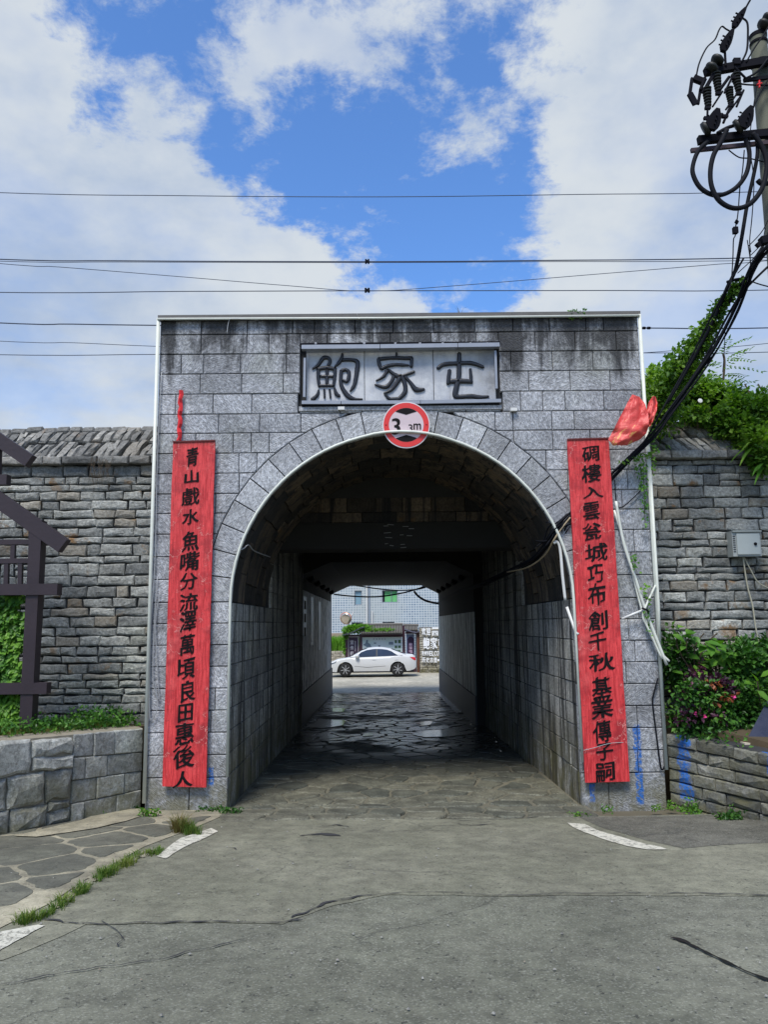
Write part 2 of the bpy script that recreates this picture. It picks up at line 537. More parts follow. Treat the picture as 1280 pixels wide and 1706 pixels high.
# ------------------------------------------------------------------ ground
gv, gf = [], []
ys = [-60, -20, -5, 0, 3, 6, 9, 10, 13, 17, 22, 27, 31, 33, 35, 39, 60, 120, 300]
xs = [-300, -60, -20, -8, -4, 0, 4, 8, 20, 60, 300]
for y in ys:
    for x in xs: gv.append((x, y, zg(max(y, -4))-.06-(.0 if y < 9 or y > 9.5 else 0)))
for i in range(len(ys)-1):
    for j in range(len(xs)-1):
        a = i*len(xs)+j
        gf.append((a, a+1, a+1+len(xs), a+len(xs)))
tag(obj('ground', gv, gf, plain('bare_earth', (.12, .105, .07), 1., var=.5, scale=.4)), kind='structure')

def sheet(name, poly, mat, dz=0., parent=None, kind='structure', step=None, cracks=None):
    """flat sheet lying on the slope: poly of (x, y)"""
    v = [(p[0], p[1], zg(p[1])+dz) for p in poly]
    o = obj(name, v, [tuple(range(len(v)))], mat, parent)
    if parent is None or kind: tag(o, kind=kind)
    return o
def asphalt(name, c1, c2, grit=1., crackw=.012, rough=.92, aggregate=(.42, .42, .36)):
    m, t = new_mat(name)
    wp = t.n('ShaderNodeNewGeometry').outputs['Position']
    n1 = t.noise(wp, .7, 6, .6)
    n2 = t.noise(wp, 5., 7, .75)
    n3 = t.noise(wp, 55., 4, .75)
    vor = t.n('ShaderNodeTexVoronoi', feature='F1', i_Vector=wp, i_Scale=95.)
    ag = t.ramp(t.m('FRACT', t.m('MULTIPLY', t.sep(vor.outputs['Color'])[0], 1.)), .80, .95)
    c = t.mix(t.ramp(n1, .35, .65), (*c1, 1), (*c2, 1))
    k = t.m('MULTIPLY', t.ramp(n2, .3, .7, .72, 1.26), t.m('ADD', .42, t.m('MULTIPLY', n3, 1.16)))
    c = t.mix(1., c, t.comb(k, k, k), 'MULTIPLY')
    c = t.mix(t.m('MULTIPLY', ag, .24*grit), c, (*aggregate, 1))
    lo = t.ramp(t.noise(wp, .5, 6, .65), .36, .64, .86, 1.12)
    c = t.mix(1., c, t.comb(lo, lo, t.m('MULTIPLY', lo, .97)), 'MULTIPLY')
    pit = t.ramp(t.noise(wp, 26., 3, .6), .30, .36, 1, 0)
    c = t.mix(t.m('MULTIPLY', pit, .6), c, (.03, .03, .03, 1))
    # hairline cracks
    wv = t.vm('ADD', wp, t.vm('MULTIPLY', t.noise(wp, 1.6, 6, .65, out='Color'), (.8, .8, 0)))
    ve = t.n('ShaderNodeTexVoronoi', feature='DISTANCE_TO_EDGE', i_Vector=wv, i_Scale=.55)
    cr = t.m('MULTIPLY', t.ramp(ve.outputs['Distance'], .004, crackw*.5, 1, 0), t.ramp(t.noise(wp, .9, 3), .50, .60))
    c = t.mix(t.m('MULTIPLY', cr, .30), c, (.05, .05, .045, 1))
    hb = t.m('SUBTRACT', t.m('ADD', t.m('MULTIPLY', n3, .8), t.m('MULTIPLY', n2, .5)), t.m('ADD', pit, cr))
    finish(t, c, rough, hb, .9, .010)
    return m
M_as1 = asphalt('worn_asphalt', (.128, .131, .098), (.158, .159, .122), 1.2)
M_as2 = asphalt('cement_road', (.158, .158, .114), (.198, .195, .145), 1.0, aggregate=(.36, .34, .28))
M_as3 = asphalt('dark_asphalt', (.085, .083, .066), (.125, .122, .10), 1.)

def gxy(px, py):
    p = G(px, py); return (p.x, p.y)
def jag(pts, amp, step=.12):
    out = []
    for i in range(len(pts)-1):
        a, b = pts[i], pts[i+1]
        L = math.hypot(b[0]-a[0], b[1]-a[1]); k = max(1, int(L/step))
        for j in range(k):
            u = j/k
            x, y = a[0]+(b[0]-a[0])*u, a[1]+(b[1]-a[1])*u
            nz = noise.noise(Vector((x*2.3, y*2.3, 1.7)))+.6*noise.noise(Vector((x*9, y*9, 4)))
            nx = noise.noise(Vector((x*2.3, y*2.3, 9.7)))+.6*noise.noise(Vector((x*9, y*9, 7)))
            out.append((x+amp*nx, y+amp*nz))
    out.append(pts[-1])
    return out
# joint where the tunnel floor meets the road, and the line where the pavement meets the road
Yj = gxy(640, 1362)[1]
front_edge = [(-8.5, 9.9), gxy(375, 1360), gxy(640, 1363), gxy(972, 1360), (4.2, 9.98), (9.5, 9.98)]
road = sheet('road', [(-14, -4), (14, -4), (14, 9.93), gxy(972, 1361), gxy(640, 1366), gxy(370, 1362), (-14, 9.8)], M_as1, 0.0)
# lighter cement strip in front of the gate
low_e = jag([gxy(-420, 1640), gxy(0, 1602), gxy(150, 1540), gxy(300, 1538), gxy(470, 1540), gxy(560, 1510), gxy(640, 1492), gxy(900, 1493), gxy(1290, 1493), (9, 6.0)], .04)
up_e = jag([(9, 9.95), gxy(1120, 1362), gxy(972, 1360), gxy(780, 1366), gxy(640, 1364), gxy(500, 1365), gxy(370, 1363), gxy(150, 1362), (-9, 9.9)], .06)
sheet('cement_strip', low_e+up_e, M_as2, .004, road, None)
pd = jag([gxy(965, 1362), gxy(1000, 1378), gxy(1075, 1400), gxy(1140, 1414), gxy(1230, 1407), gxy(1300, 1404), (9, 8.7)], .025)+[(9, 9.96), gxy(1120, 1361)]
sheet('dark_asphalt_patch', pd, M_as3, .007, road, None)

def crack(pts, wd, name='crack', mat=None, dz=.012, amp=.06):
    m = mat or M_joint
    c = jag([gxy(*p) for p in pts], amp, .03)
    wd *= .8
    v, f = [], []
    for i, p in enumerate(c):
        q = c[min(i+1, len(c)-1)]; r_ = c[max(i-1, 0)]
        d = Vector((q[0]-r_[0], q[1]-r_[1]))
        if d.length < 1e-6: d = Vector((1, 0))
        d.normalize()
        ww = wd*(.25+abs(noise.noise(Vector((p[0]*6, p[1]*6, 2))))*2.2)*(.3 if i in (0, len(c)-1) else 1)
        v += [(p[0]-d.y*ww, p[1]+d.x*ww, zg(p[1])+dz), (p[0]+d.y*ww, p[1]-d.x*ww, zg(p[1])+dz)]
        if i: f.append((2*i-2, 2*i-1, 2*i+1, 2*i))
    obj(name, v, f, m, road)
crack([(75, 1536), (180, 1540), (300, 1537), (430, 1540), (505, 1535)], .010)
crack([(488, 1532), (545, 1508), (620, 1492)], .014)
crack([(560, 1503), (610, 1493), (700, 1489), (860, 1492), (960, 1491), (1110, 1490), (1285, 1491)], .007)
crack([(180, 1535), (196, 1556), (205, 1580)], .007)
crack([(5, 1648), (110, 1622), (260, 1605), (330, 1588), (410, 1568)], .007)
crack([(500, 1394), (535, 1391), (568, 1394)], .045, 'pothole', amp=.02)
crack([(535, 1378), (560, 1376), (582, 1379)], .012)
crack([(430, 1361), (490, 1364)], .008)
crack([(735, 1362), (770, 1369), (840, 1366), (900, 1362)], .012)
crack([(760, 1374), (790, 1377), (830, 1374)], .02)
crack([(375, 1414), (388, 1415), (393, 1417)], .012, 'pothole')
M_oil = plain('wet_stain', (.006, .006, .006), .35, var=.2)
crack([(1122, 1563), (1160, 1580), (1200, 1600), (1240, 1618), (1290, 1637)], .028, 'oil_stain', M_oil, amp=.02)
crack([(1118, 1564), (1130, 1566), (1152, 1575)], .05, 'oil_stain', M_oil, amp=.02)

# road markings
m, t = new_mat('worn_white_paint')
wp = t.n('ShaderNodeNewGeometry').outputs['Position']
n2 = t.noise(wp, 14., 6, .75); n1 = t.noise(wp, 60., 3, .7)
c = t.mix(t.ramp(t.m('ADD', t.m('MULTIPLY', n2, .7), t.m('MULTIPLY', n1, .3)), .40, .52), (.18, .175, .14, 1), (.60, .58, .48, 1))
finish(t, c, .9, t.m('ADD', n2, n1), .7, .008)
M_paint = m
def marking(top, bot, label):
    v = jag([gxy(*p) for p in top], .012, .06)+jag([gxy(*p) for p in bot[::-1]], .022, .06)
    o = sheet('road_marking', v, M_paint, .0105, road, None)
    o['label'] = label
marking([(262, 1428), (300, 1398), (352, 1381)], [(276, 1432), (312, 1411), (362, 1387)], 'short worn white edge line near the left pier')
marking([(-60, 1600), (0, 1555), (62, 1543)], [(-60, 1630), (0, 1584), (74, 1545)], 'chipped white edge line at the near left kerb')
marking([(946, 1372), (975, 1374), (1000, 1386), (1040, 1397), (1075, 1407), (1100, 1412)], [(952, 1377), (975, 1388), (1005, 1400), (1045, 1411), (1080, 1417), (1114, 1417)], 'curved white line before the right pier')

# ------------------------------------------------------------------ crazy paving left of the road
M_flag = asphalt('flagstone', (.105, .107, .083), (.15, .148, .115), .3, .002)
M_grout = asphalt('pale_grout', (.29, .265, .19), (.37, .34, .25), .4, .002, aggregate=(.4, .38, .3))
ker = [gxy(-330, 1705), gxy(0, 1548), gxy(80, 1508), gxy(150, 1462), gxy(240, 1412), gxy(330, 1378), gxy(376, 1358)]
pave_poly = ker+[(-2.0, 10.0), (-3.0, 10.05), (-7.5, 10.2), (-9, 6)]
pavement = sheet('pavement', pave_poly, M_grout, .010)
random.seed(11)
pts = []
for i in range(-22, 0):
    for j in range(0, 18):
        x = i*.72+(.36 if j % 2 else 0)+rnd(-.24, .24)+1.4; y = 4.2+j*.50+rnd(-.17, .17)
        pts.append((x, y))
pcells = voronoi(pts, [(-8.8, 4.0), (0, 4.0), (0, 10.05), (-8.8, 10.05)])
def kerb_x(y):
    for a, b in zip(ker[:-1], ker[1:]):
        if a[1] <= y <= b[1]: return a[0]+(b[0]-a[0])*(y-a[1])/(b[1]-a[1]+1e-9)
    return -99
U_, V_, N_ = (1, 0, 0), (0, 1, -.065), (0, 0, 1)
slope_o = (0, 0, .65+.004)
for c in pcells:
    c = clip(c, 0, 1, 9.95)
    if len(c) < 3: continue
    cx = sum(p[0] for p in c)/len(c); cy = sum(p[1] for p in c)/len(c)
    if cx > kerb_x(cy)-.05 or cy < 4.4: continue
    # cut along the kerb edge
    for a, b in zip(ker[:-1], ker[1:]):
        if a[1]-.3 <= cy <= b[1]+.3:
            ex, ey = b[0]-a[0], b[1]-a[1]
            L = math.hypot(ex, ey); nx, ny = ey/L, -ex/L
            c = clip(c, nx, ny, nx*a[0]+ny*a[1]-.07)
            if len(c) < 3: break
    if len(c) < 3: continue
    c = simplify(c, .07)
    if len(c) < 3 or abs(area(c)) < .03: continue
    if area(c) < 0: c = c[::-1]
    c2 = inset_poly(c, rnd(.018, .036))
    c3 = []
    for i in range(len(c2)):
        a, b = c2[i], c2[(i+1) % len(c2)]
        L = math.hypot(b[0]-a[0], b[1]-a[1])
        c3.append((a[0]*.9+b[0]*.1, a[1]*.9+b[1]*.1))
        nn_ = max(1, int(L/.09))
        for q_ in range(1, nn_): c3.append((a[0]+(b[0]-a[0])*(.1+.8*q_/nn_)+rnd(-.016, .016), a[1]+(b[1]-a[1])*(.1+.8*q_/nn_)+rnd(-.016, .016)))
        if L > .12: c3.append((a[0]*.12+b[0]*.88, a[1]*.12+b[1]*.88))
    if min(math.hypot(p[0], p[1]) for p in c3) > 11.6: continue
    slab('flagstone', c3, slope_o, U_, V_, N_, M_flag, pavement, .02, .008, .012, .01)

# ------------------------------------------------------------------ floor of the tunnel
m, t = new_mat('wet_paving')
wp = t.n('ShaderNodeNewGeometry').outputs['Position']
rn = t.n('ShaderNodeObjectInfo').outputs['Random']
Xs, Ys, Zs = t.sep(wp)
n1 = t.noise(wp, 3., 6, .65); n2 = t.noise(wp, 40., 4, .7)
c = t.mix(rn, (.075, .08, .066, 1), (.15, .145, .11, 1))
k = t.m('MULTIPLY', t.ramp(n1, .3, .7, .6, 1.35), t.ramp(n2, .3, .7, .5, 1.4))
c = t.mix(1., c, t.comb(k, k, t.m('MULTIPLY', k, .95)), 'MULTIPLY')
wetm = t.m('MULTIPLY', t.ramp(Ys, 12., 16.), t.ramp(Ys, 33.5, 29.5))
wetm = t.m('MULTIPLY', wetm, t.ramp(t.noise(wp, .55, 4, .6), .33, .50))
c = t.mix(t.m('MULTIPLY', wetm, .78), c, (.016, .017, .018, 1))
rr = t.m('ADD', t.m('MULTIPLY', t.m('SUBTRACT', 1, wetm), .62), t.m('ADD', .10, t.m('MULTIPLY', n1, .14)))
finish(t, c, rr, t.m('ADD', n1, t.m('MULTIPLY', n2, .3)), .8, .013)
M_wet = m
_ty = [9.15, 9.6, 10, 13.2, 13.25, 19, 25, 31]
_tv, _tf = [], []
for _i, _y in enumerate(_ty):
    _tv += [(-2.03, _y, zg(_y)+(.006 if _y >= 10 else -.004)), (2.52 if _y < 13.22 else 2.38, _y, zg(_y)+(.006 if _y >= 10 else -.004))]
    if _i: _tf.append((2*_i-2, 2*_i-1, 2*_i+1, 2*_i))
tfloor = tag(obj('tunnel_floor', _tv, _tf, plain('floor_mortar', (.15, .14, .10), .8, var=.5, scale=5, bstr=.6)), kind='structure')
for vtx in tfloor.data.vertices: pass
random.seed(5)
pts = []
for j in range(0, 34):
    for i in range(0, 9):
        pts.append((-2.1+i*.56+(.28 if j % 2 else 0)+rnd(-.2, .2), 9.75+j*.36+rnd(-.14, .14)))
far = MB()
pts2 = []
for j in range(0, 34):
    for i in range(0, 8):
        pts2.append((-2.1+i*.62+(.3 if j % 2 else 0)+rnd(-.17, .17), 20.0+j*.34+rnd(-.12, .12)))
cells = voronoi(pts, [(-1.93, 9.99), (2.45, 9.99), (2.45, 20), (-1.93, 20)])
cells2 = voronoi(pts2, [(-1.93, 20), (2.3, 20), (2.3, 31), (-1.93, 31)])
SLV = -.39/21
cnt = 0
cells0 = voronoi([(-2.1+i*.5+rnd(-.18, .18), 9.42+j*.30+rnd(-.08, .08)+(.1 if i % 2 else 0)) for i in range(10) for j in range(2)], [(-1.99, 9.25), (2.50, 9.25), (2.50, 9.97), (-1.99, 9.97)])
def floorstone(c, mb=None, pre=False):
    c = simplify(c, .06)
    if len(c) < 3 or abs(area(c)) < .02: return
    if area(c) < 0: c = c[::-1]
    c2 = inset_poly(c, rnd(.012, .026))
    c3 = []
    for i in range(len(c2)):
        a, b = c2[i], c2[(i+1) % len(c2)]
        c3.append((a[0]*.88+b[0]*.12, a[1]*.88+b[1]*.12))
        if mb is None and math.hypot(a[0]-b[0], a[1]-b[1]) > .16:
            for q_ in (.35, .65): c3.append((a[0]*(1-q_)+b[0]*q_+rnd(-.018, .018), a[1]*(1-q_)+b[1]*q_+rnd(-.018, .018)))
        c3.append((a[0]*.12+b[0]*.88, a[1]*.12+b[1]*.88))
    slab('paving_stone', c3, (0, 0, (.65+.004 if pre else .186+.008)+rnd(-.003, .003)), (1, 0, 0), (0, 1, -.065 if pre else SLV), (0, 0, 1), M_wet, tfloor, .01, .012, .014, .025, mb)
for c in cells0:
    if len(c) > 2: floorstone(c, None, True); cnt += 1
for c in cells:
    if cnt < 288 and len(c) > 2:
        floorstone(c); cnt += 1
    else: floorstone(c, far)
for c in cells2: floorstone(c, far)
tag(far.make('far_paving_stones', M_wet, tfloor), kind='stuff')
# standing water
M_water = bpy.data.materials.new('puddle_water'); M_water.use_nodes = True
t = NT(M_water.node_tree)
wn = t.noise(t.n('ShaderNodeNewGeometry').outputs['Position'], 9., 4, .6)
finish(t, (.012, .013, .015, 1), .04, wn, .25, .01, spec=.6)
def puddle(pp):
    c = jag([gxy(*p) for p in pp]+[gxy(*pp[0])], .10, .10)[:-1]
    v = [(x, y, zg(y)+.036) for x, y in c]
    tag(obj('puddle', v, [tuple(range(len(v)))], M_water), kind='structure')
puddle([(685, 1226), (715, 1219), (760, 1218), (780, 1225), (750, 1230), (710, 1231)])
puddle([(512, 1214), (530, 1200), (575, 1202), (572, 1210), (540, 1216)])
puddle([(540, 1187), (560, 1181), (578, 1182), (570, 1188)])
puddle([(695, 1206), (715, 1203), (718, 1210), (700, 1212)])
puddle([(606, 1225), (620, 1223), (622, 1228), (608, 1229)])
# pale gutter edge by the right wall
g = MB()
for i in range(12):
    a, b = 22+i*.72, 22+(i+1)*.72-.04
    g.add([(2.05, a, zg(a)+.03), (2.22, a, zg(a)+.05), (2.22, b, zg(b)+.05), (2.05, b, zg(b)+.03)], [(0, 1, 2, 3)])
g.make('gutter_strip', plain('wet_gutter', (.30, .30, .30), .25, var=.3), tfloor)

street = sheet('street', [(-16, 31), (18, 31), (18, 47), (-16, 47)], asphalt('street_concrete', (.36, .34, .28), (.44, .41, .34), .5), .004)
# ------------------------------------------------------------------ the gate
GX0, GX1, GZ = -3.0, 3.55, 6.43
AC, AR, AZ = .26, 2.21, 2.576
gate = thing('stone_gate', 'grey chiselled granite gatehouse with round tunnel arch and three-character plaque', 'gate', (AC, 10.2, 0))
def arch_outline(x0, x1, z0, z1, r, n=40, base=-.3):
    pts = [(x0, base), (x0, z1), (x1, z1), (x1, base), (AC+r, base)]
    for i in range(n+1):
        a = math.pi*i/n
        pts.append((AC+r*math.cos(a), AZ+r*math.sin(a)))
    pts.append((AC-r, base))
    return pts
def extrude_ring(name, x0, x1, z1, r, y0, y1, mat, parent, base=-.3, n=40):
    """a slab with an arch cut through it, as quads so that it shades cleanly"""
    mb = MB()
    inner = [(AC-r, base)]+[(AC-r, AZ)]+[(AC-r*math.cos(math.pi*i/n), AZ+r*math.sin(math.pi*i/n)) for i in range(1, n)]+[(AC+r, AZ), (AC+r, base)]
    outer = []
    for (x, z) in inner:
        if z <= AZ: outer.append((x0 if x < AC else x1, z))
        else:
            dx, dz = x-AC, z-AZ
            k = 1e9
            if dx < -1e-6: k = min(k, (x0-AC)/dx)
            if dx > 1e-6: k = min(k, (x1-AC)/dx)
            if dz > 1e-6: k = min(k, (z1-AZ)/dz)
            outer.append((AC+dx*k, AZ+dz*k))
    N_i = len(inner)
    v = [(x, y0, z) for x, z in inner]+[(x, y0, z) for x, z in outer]+[(x, y1, z) for x, z in inner]+[(x, y1, z) for x, z in outer]
    f = []
    for i in range(N_i-1):
        f.append((i, i+1, N_i+i+1, N_i+i))
        f.append((2*N_i+i, 3*N_i+i, 3*N_i+i+1, 2*N_i+i+1))
        f.append((i, 2*N_i+i, 2*N_i+i+1, i+1))
        f.append((N_i+i, N_i+i+1, 3*N_i+i+1, 3*N_i+i))
    mb.add(v, f)
    # corners of the top
    for sx, xx in ((0, x0), (1, x1)):
        mb.add([(xx, y0, AZ), (xx, y0, z1), (xx, y1, z1), (xx, y1, AZ)], [(0, 1, 2, 3)])
        # wedge triangles towards the corner
        best = [o for o in outer if (abs(o[1]-z1) < 1e-5)]
        e = (min if sx == 0 else max)(best, key=lambda o: o[0])
        s_ = [o for o in outer if abs(o[0]-xx) < 1e-5]
        g_ = max(s_, key=lambda o: o[1])
        for y in (y0, y1):
            mb.add([(xx, y, z1), (e[0], y, e[1]), (g_[0], y, g_[1])], [(0, 1, 2)])
        mb.add([(xx, y0, z1), (e[0], y0, z1), (e[0], y1, z1), (xx, y1, z1)], [(0, 1, 2, 3)])
    return mb.make(name, mat, parent)
extrude_ring('wall_core', GX0+.015, GX1-.015, GZ-.03, AR+.03, 10.062, 10.95, M_joint, gate)

random.seed(21)
# plaque recess in the face
PX0, PX1, PZ0, PZ1 = -1.075, 1.62, 5.13, 6.04
rows = []
z = 6.43
zs = [6.43-.045, 6.183, 5.906, 5.63, 5.349, 5.072, 4.809, 4.536, 4.266, 3.994, 3.733, 3.461]
zs += [3.166, 2.871, AZ]
while zs[-1] > .45: zs.append(zs[-1]-.272)
zs.append(-.12)
RO = AR+.345     # outer line of the arch stones
RM = RO+.010
def xc(z):
    h = z-AZ
    if h <= 0: return AR+.004
    return math.sqrt(max(0, RM*RM-h*h))
joint = .0085
for ri in range(len(zs)-1):
    zt, zb = zs[ri], zs[ri+1]
    row = []
    x = GX0+.02
    while x < GX1-.02:
        wd = random.choice((.50, .54, .56, .52, .30, .24, .62, .55))
        if x+wd > GX1-.22: wd = GX1-.02-x
        row.append((x, x+wd)); x += wd
    for (a, b) in row:
        segs = [(a, b)]
        # the plaque recess
        if zb < PZ1-.02 and zt > PZ0+.05:
            ns = []
            for (p, q_) in segs:
                if q_ <= PX0 or p >= PX1: ns.append((p, q_))
                else:
                    if p < PX0-.03: ns.append((p, PX0))
                    if q_ > PX1+.03: ns.append((PX1, q_))
            if zt > PZ1 > zb or zt > PZ0 > zb:   # rows the recess only partly cuts
                lo, hi = (PZ1, zt) if zt > PZ1 else (zb, PZ0)
                if hi-lo > .03:
                    for (p, q_) in segs:
                        p2, q2 = max(p, PX0), min(q_, PX1)
                        if q2-p2 > .05:
                            slab('stone_block', [(p2+joint/2, lo+joint/2), (q2-joint/2, lo+joint/2), (q2-joint/2, hi-joint/2), (p2+joint/2, hi-joint/2)],
                                 (0, 10.0, 0), (1, 0, 0), (0, 0, 1), (0, -1, 0), M_facade, gate, .075, .009, .010, .016)
            segs = ns
        for (p, q_) in segs:
            xb_, xt_ = xc(zb), xc(zt)
            parts = []
            if zb-AZ >= RM: parts.append(('full', p, q_))
            else:
                lim = xb_
                if p < AC-xt_ and p < AC: parts.append(('L', p, min(q_, AC)))
                if q_ > AC+xt_ and q_ > AC: parts.append(('R', max(p, AC), q_))
            for kind, p1, q1 in parts:
                if q1-p1 < .02: continue
                h0, h1 = zb+joint/2, zt-joint/2
                if kind == 'full':
                    poly = [(p1+joint/2, h0), (q1-joint/2, h0), (q1-joint/2, h1), (p1+joint/2, h1)]
                else:
                    n = 6
                    col = []
                    for i in range(n+1):
                        hz = h0+(h1-h0)*i/n
                        e = xc(hz)
                        if kind == 'L': col.append((min(q1-joint/2, AC-e), hz))
                        else: col.append((max(p1+joint/2, AC+e), hz))
                    if kind == 'L':
                        left = p1+joint/2
                        col = [(max(left, cx_), cz_) for cx_, cz_ in col]
                        if max(cx_ for cx_, _ in col)-left < .03: continue
                        poly = [(left, h0)]+[c_ for c_ in col]+[(left, h1)]
                    else:
                        rt = q1-joint/2
                        col = [(min(rt, cx_), cz_) for cx_, cz_ in col]
                        if rt-min(cx_ for cx_, _ in col) < .03: continue
                        poly = [(rt, h0), (rt, h1)]+[c_ for c_ in col[::-1]]
                    pl = []
                    for c_ in poly:
                        if not pl or math.hypot(c_[0]-pl[-1][0], c_[1]-pl[-1][1]) > .012: pl.append(c_)
                    if math.hypot(pl[0][0]-pl[-1][0], pl[0][1]-pl[-1][1]) < .012: pl.pop()
                    poly = pl
                    if len(poly) < 3 or abs(area(poly)) < .004: continue
                slab('stone_block', poly, (0, 10.0+rnd(-.003, .003), 0), (1, 0, 0), (0, 0, 1), (0, -1, 0), M_facade, gate, .075, .009, .010, .016)
# arch stones
NV = 23
for i in range(NV):
    a0 = math.pi*i/NV; a1 = math.pi*(i+1)/NV
    r1 = RO
    g0 = .0065/RM
    p = [(AC+AR*math.cos(a0+g0), AZ+AR*math.sin(a0+g0)), (AC+r1*math.cos(a0+g0), AZ+r1*math.sin(a0+g0)),
         (AC+r1*math.cos(a1-g0), AZ+r1*math.sin(a1-g0)), (AC+AR*math.cos(a1-g0), AZ+AR*math.sin(a1-g0))]
    slab('arch_stone', p, (0, 9.990, 0), (1, 0, 0), (0, 0, 1), (0, -1, 0), M_vous, gate, .085, .006, .006, .006)
# thin cap along the top
for a, b in ((GX0, -.3), (-.297, 1.8), (1.803, GX1)):
    MB().box((a, 9.93, GZ-.035), (b, 11.0, GZ+.012)).make('cap_slab', plain('cap_concrete', (.13, .125, .12), .9, var=.5), gate)
# recess back and sides

MB().box((PX0-.01, 9.97, PZ0-.03), (PX1+.01, 10.1, PZ0+.03)).make('plaque_sill', M_vous, gate)

# ------------------------------------------------------------------ the plaque
plaque = thing('name_plaque', 'pale stone plaque of three black relief characters set above the arch', 'plaque', (.26, 10.05, 5.2))
m, t = new_mat('pale_plaque_stone')
wp = t.n('ShaderNodeNewGeometry').outputs['Position']
Xs, Ys, Zs = t.sep(wp)
n1 = t.noise(wp, 3.5, 6, .65); n2 = t.noise(wp, 45., 4, .7)
st = t.noise(t.comb(t.m('MULTIPLY', Xs, 16), 0., t.m('MULTIPLY', Zs, 1.2)), 1., 5, .65)
c = t.mix(t.ramp(n1, .35, .65), (.40, .42, .46, 1), (.58, .59, .60, 1))
c = t.mix(t.ramp(st, .52, .72, 0, .55), c, (.24, .24, .25, 1))
c = t.mix(t.m('MULTIPLY', t.ramp(Xs, 1.15, 1.5), t.ramp(n1, .4, .6, .2, .8)), c, (.16, .17, .19, 1))
c = t.mix(t.m('MULTIPLY', t.ramp(n2, .62, .7), .5), c, (.15, .15, .16, 1))
finish(t, c, .75, t.m('ADD', n1, n2), .6, .006)
M_plq = m
zA, zB = P(520, 668, 10.02).z, P(520, 583, 10.02).z
cuts = [P(510, 620, 10.05).x, P(607.5, 620, 10.05).x, P(722.5, 620, 10.05).x, P(826, 620, 10.05).x]
for a, b in zip(cuts[:-1], cuts[1:]):
    slab('panel', [(a+.004, zA), (b-.004, zA), (b-.004, zB), (a+.004, zB)], (0, 10.05, 0), (1, 0, 0), (0, 0, 1), (0, -1, 0), M_plq, plaque, .008, .006, .004)
def Z1(x, y): return (490+x/7.11, 560+y/7.11)
def Z2(x, y): return (660+x/6.74, 560+y/6.74)
def brush(mb, strokes, Yp):
    for st in strokes:
        pts = []
        for (px, py, w_) in st:
            q = P(px, py, Yp)
            pts.append((Vector((q.x, 0, q.z)), w_))
        # resample
        P3 = catmull([p for p, _ in pts], 6) if len(pts) > 2 else [pts[0][0].lerp(pts[1][0], i/6) for i in range(7)]
        Ws = []
        n = len(P3)
        for i in range(n):
            u = i/(n-1)*(len(pts)-1); k = min(int(u), len(pts)-2)
            Ws.append(pts[k][1]*(1-(u-k))+pts[k+1][1]*(u-k))
        sc = 1/124.
        v, f = [], []
        prof = [(-1, .0), (-.86, .75), (-.35, 1.), (.35, 1.), (.86, .75), (1, 0)]
        ends = []
        for i in range(n):
            d = P3[min(i+1, n-1)]-P3[max(i-1, 0)]
            d.normalize()
            s_ = Vector((-d.z, 0, d.x))
            wv = Ws[i]*sc/2*(1+.10*noise.noise(P3[i]*25))
            for (a, h) in prof:
                v.append(P3[i]+s_*a*wv+Vector((0, Yp-.004-.024*h, 0)))
            if i:
                for j in range(5):
                    a = (i-1)*6+j
                    f.append((a, a+1, a+7, a+6))
        # rounded ends
        for e, sg in ((0, -1), (n-1, 1)):
            d = (P3[1]-P3[0]) if e == 0 else (P3[-1]-P3[-2])
            d.normalize()
            tip = P3[e]+d*sg*Ws[e]*sc*.42+Vector((0, Yp-.010, 0))
            b = len(v); v.append(tip)
            for j in range(5):
                f.append((e*6+j, e*6+j+1, b))
        mb.add(v, f)
K = 1/7.11
def z1s(L): return [(*Z1(x, y), w_*K) for x, y, w_ in L]
def z2s(L): return [(*Z2(x, y), w_/6.74) for x, y, w_ in L]
bao = [z1s(L) for L in (
    [(218, 392, 16), (285, 345, 42), (335, 275, 50), (370, 255, 52), (415, 268, 45), (425, 310, 40), (405, 350, 44)],
    [(288, 395, 46), (286, 500, 42), (300, 600, 36)], [(275, 395, 40), (390, 378, 55), (480, 392, 46)],
    [(485, 385, 46), (482, 480, 40), (465, 595, 36)], [(300, 590, 34), (390, 588, 40), (470, 590, 34)],
    [(300, 478, 34), (480, 480, 34)], [(392, 380, 46), (388, 590, 40)],
    [(292, 640, 22), (275, 700, 40), (215, 755, 50)], [(358, 635, 26), (362, 735, 24)], [(422, 635, 26), (432, 735, 24)],
    [(480, 615, 24), (498, 680, 48), (535, 712, 44)],
    [(575, 210, 26), (562, 270, 44), (530, 320, 44), (482, 368, 18)],
    [(570, 285, 46), (690, 285, 44), (752, 315, 58), (745, 420, 56), (720, 560, 48), (695, 615, 44), (665, 655, 18)],
    [(562, 420, 40), (600, 398, 42), (648, 425, 44), (645, 500, 44), (620, 540, 44), (575, 520, 20)],
    [(560, 410, 44), (552, 520, 44), (570, 610, 50), (640, 710, 62), (720, 748, 40), (812, 748, 14)])]
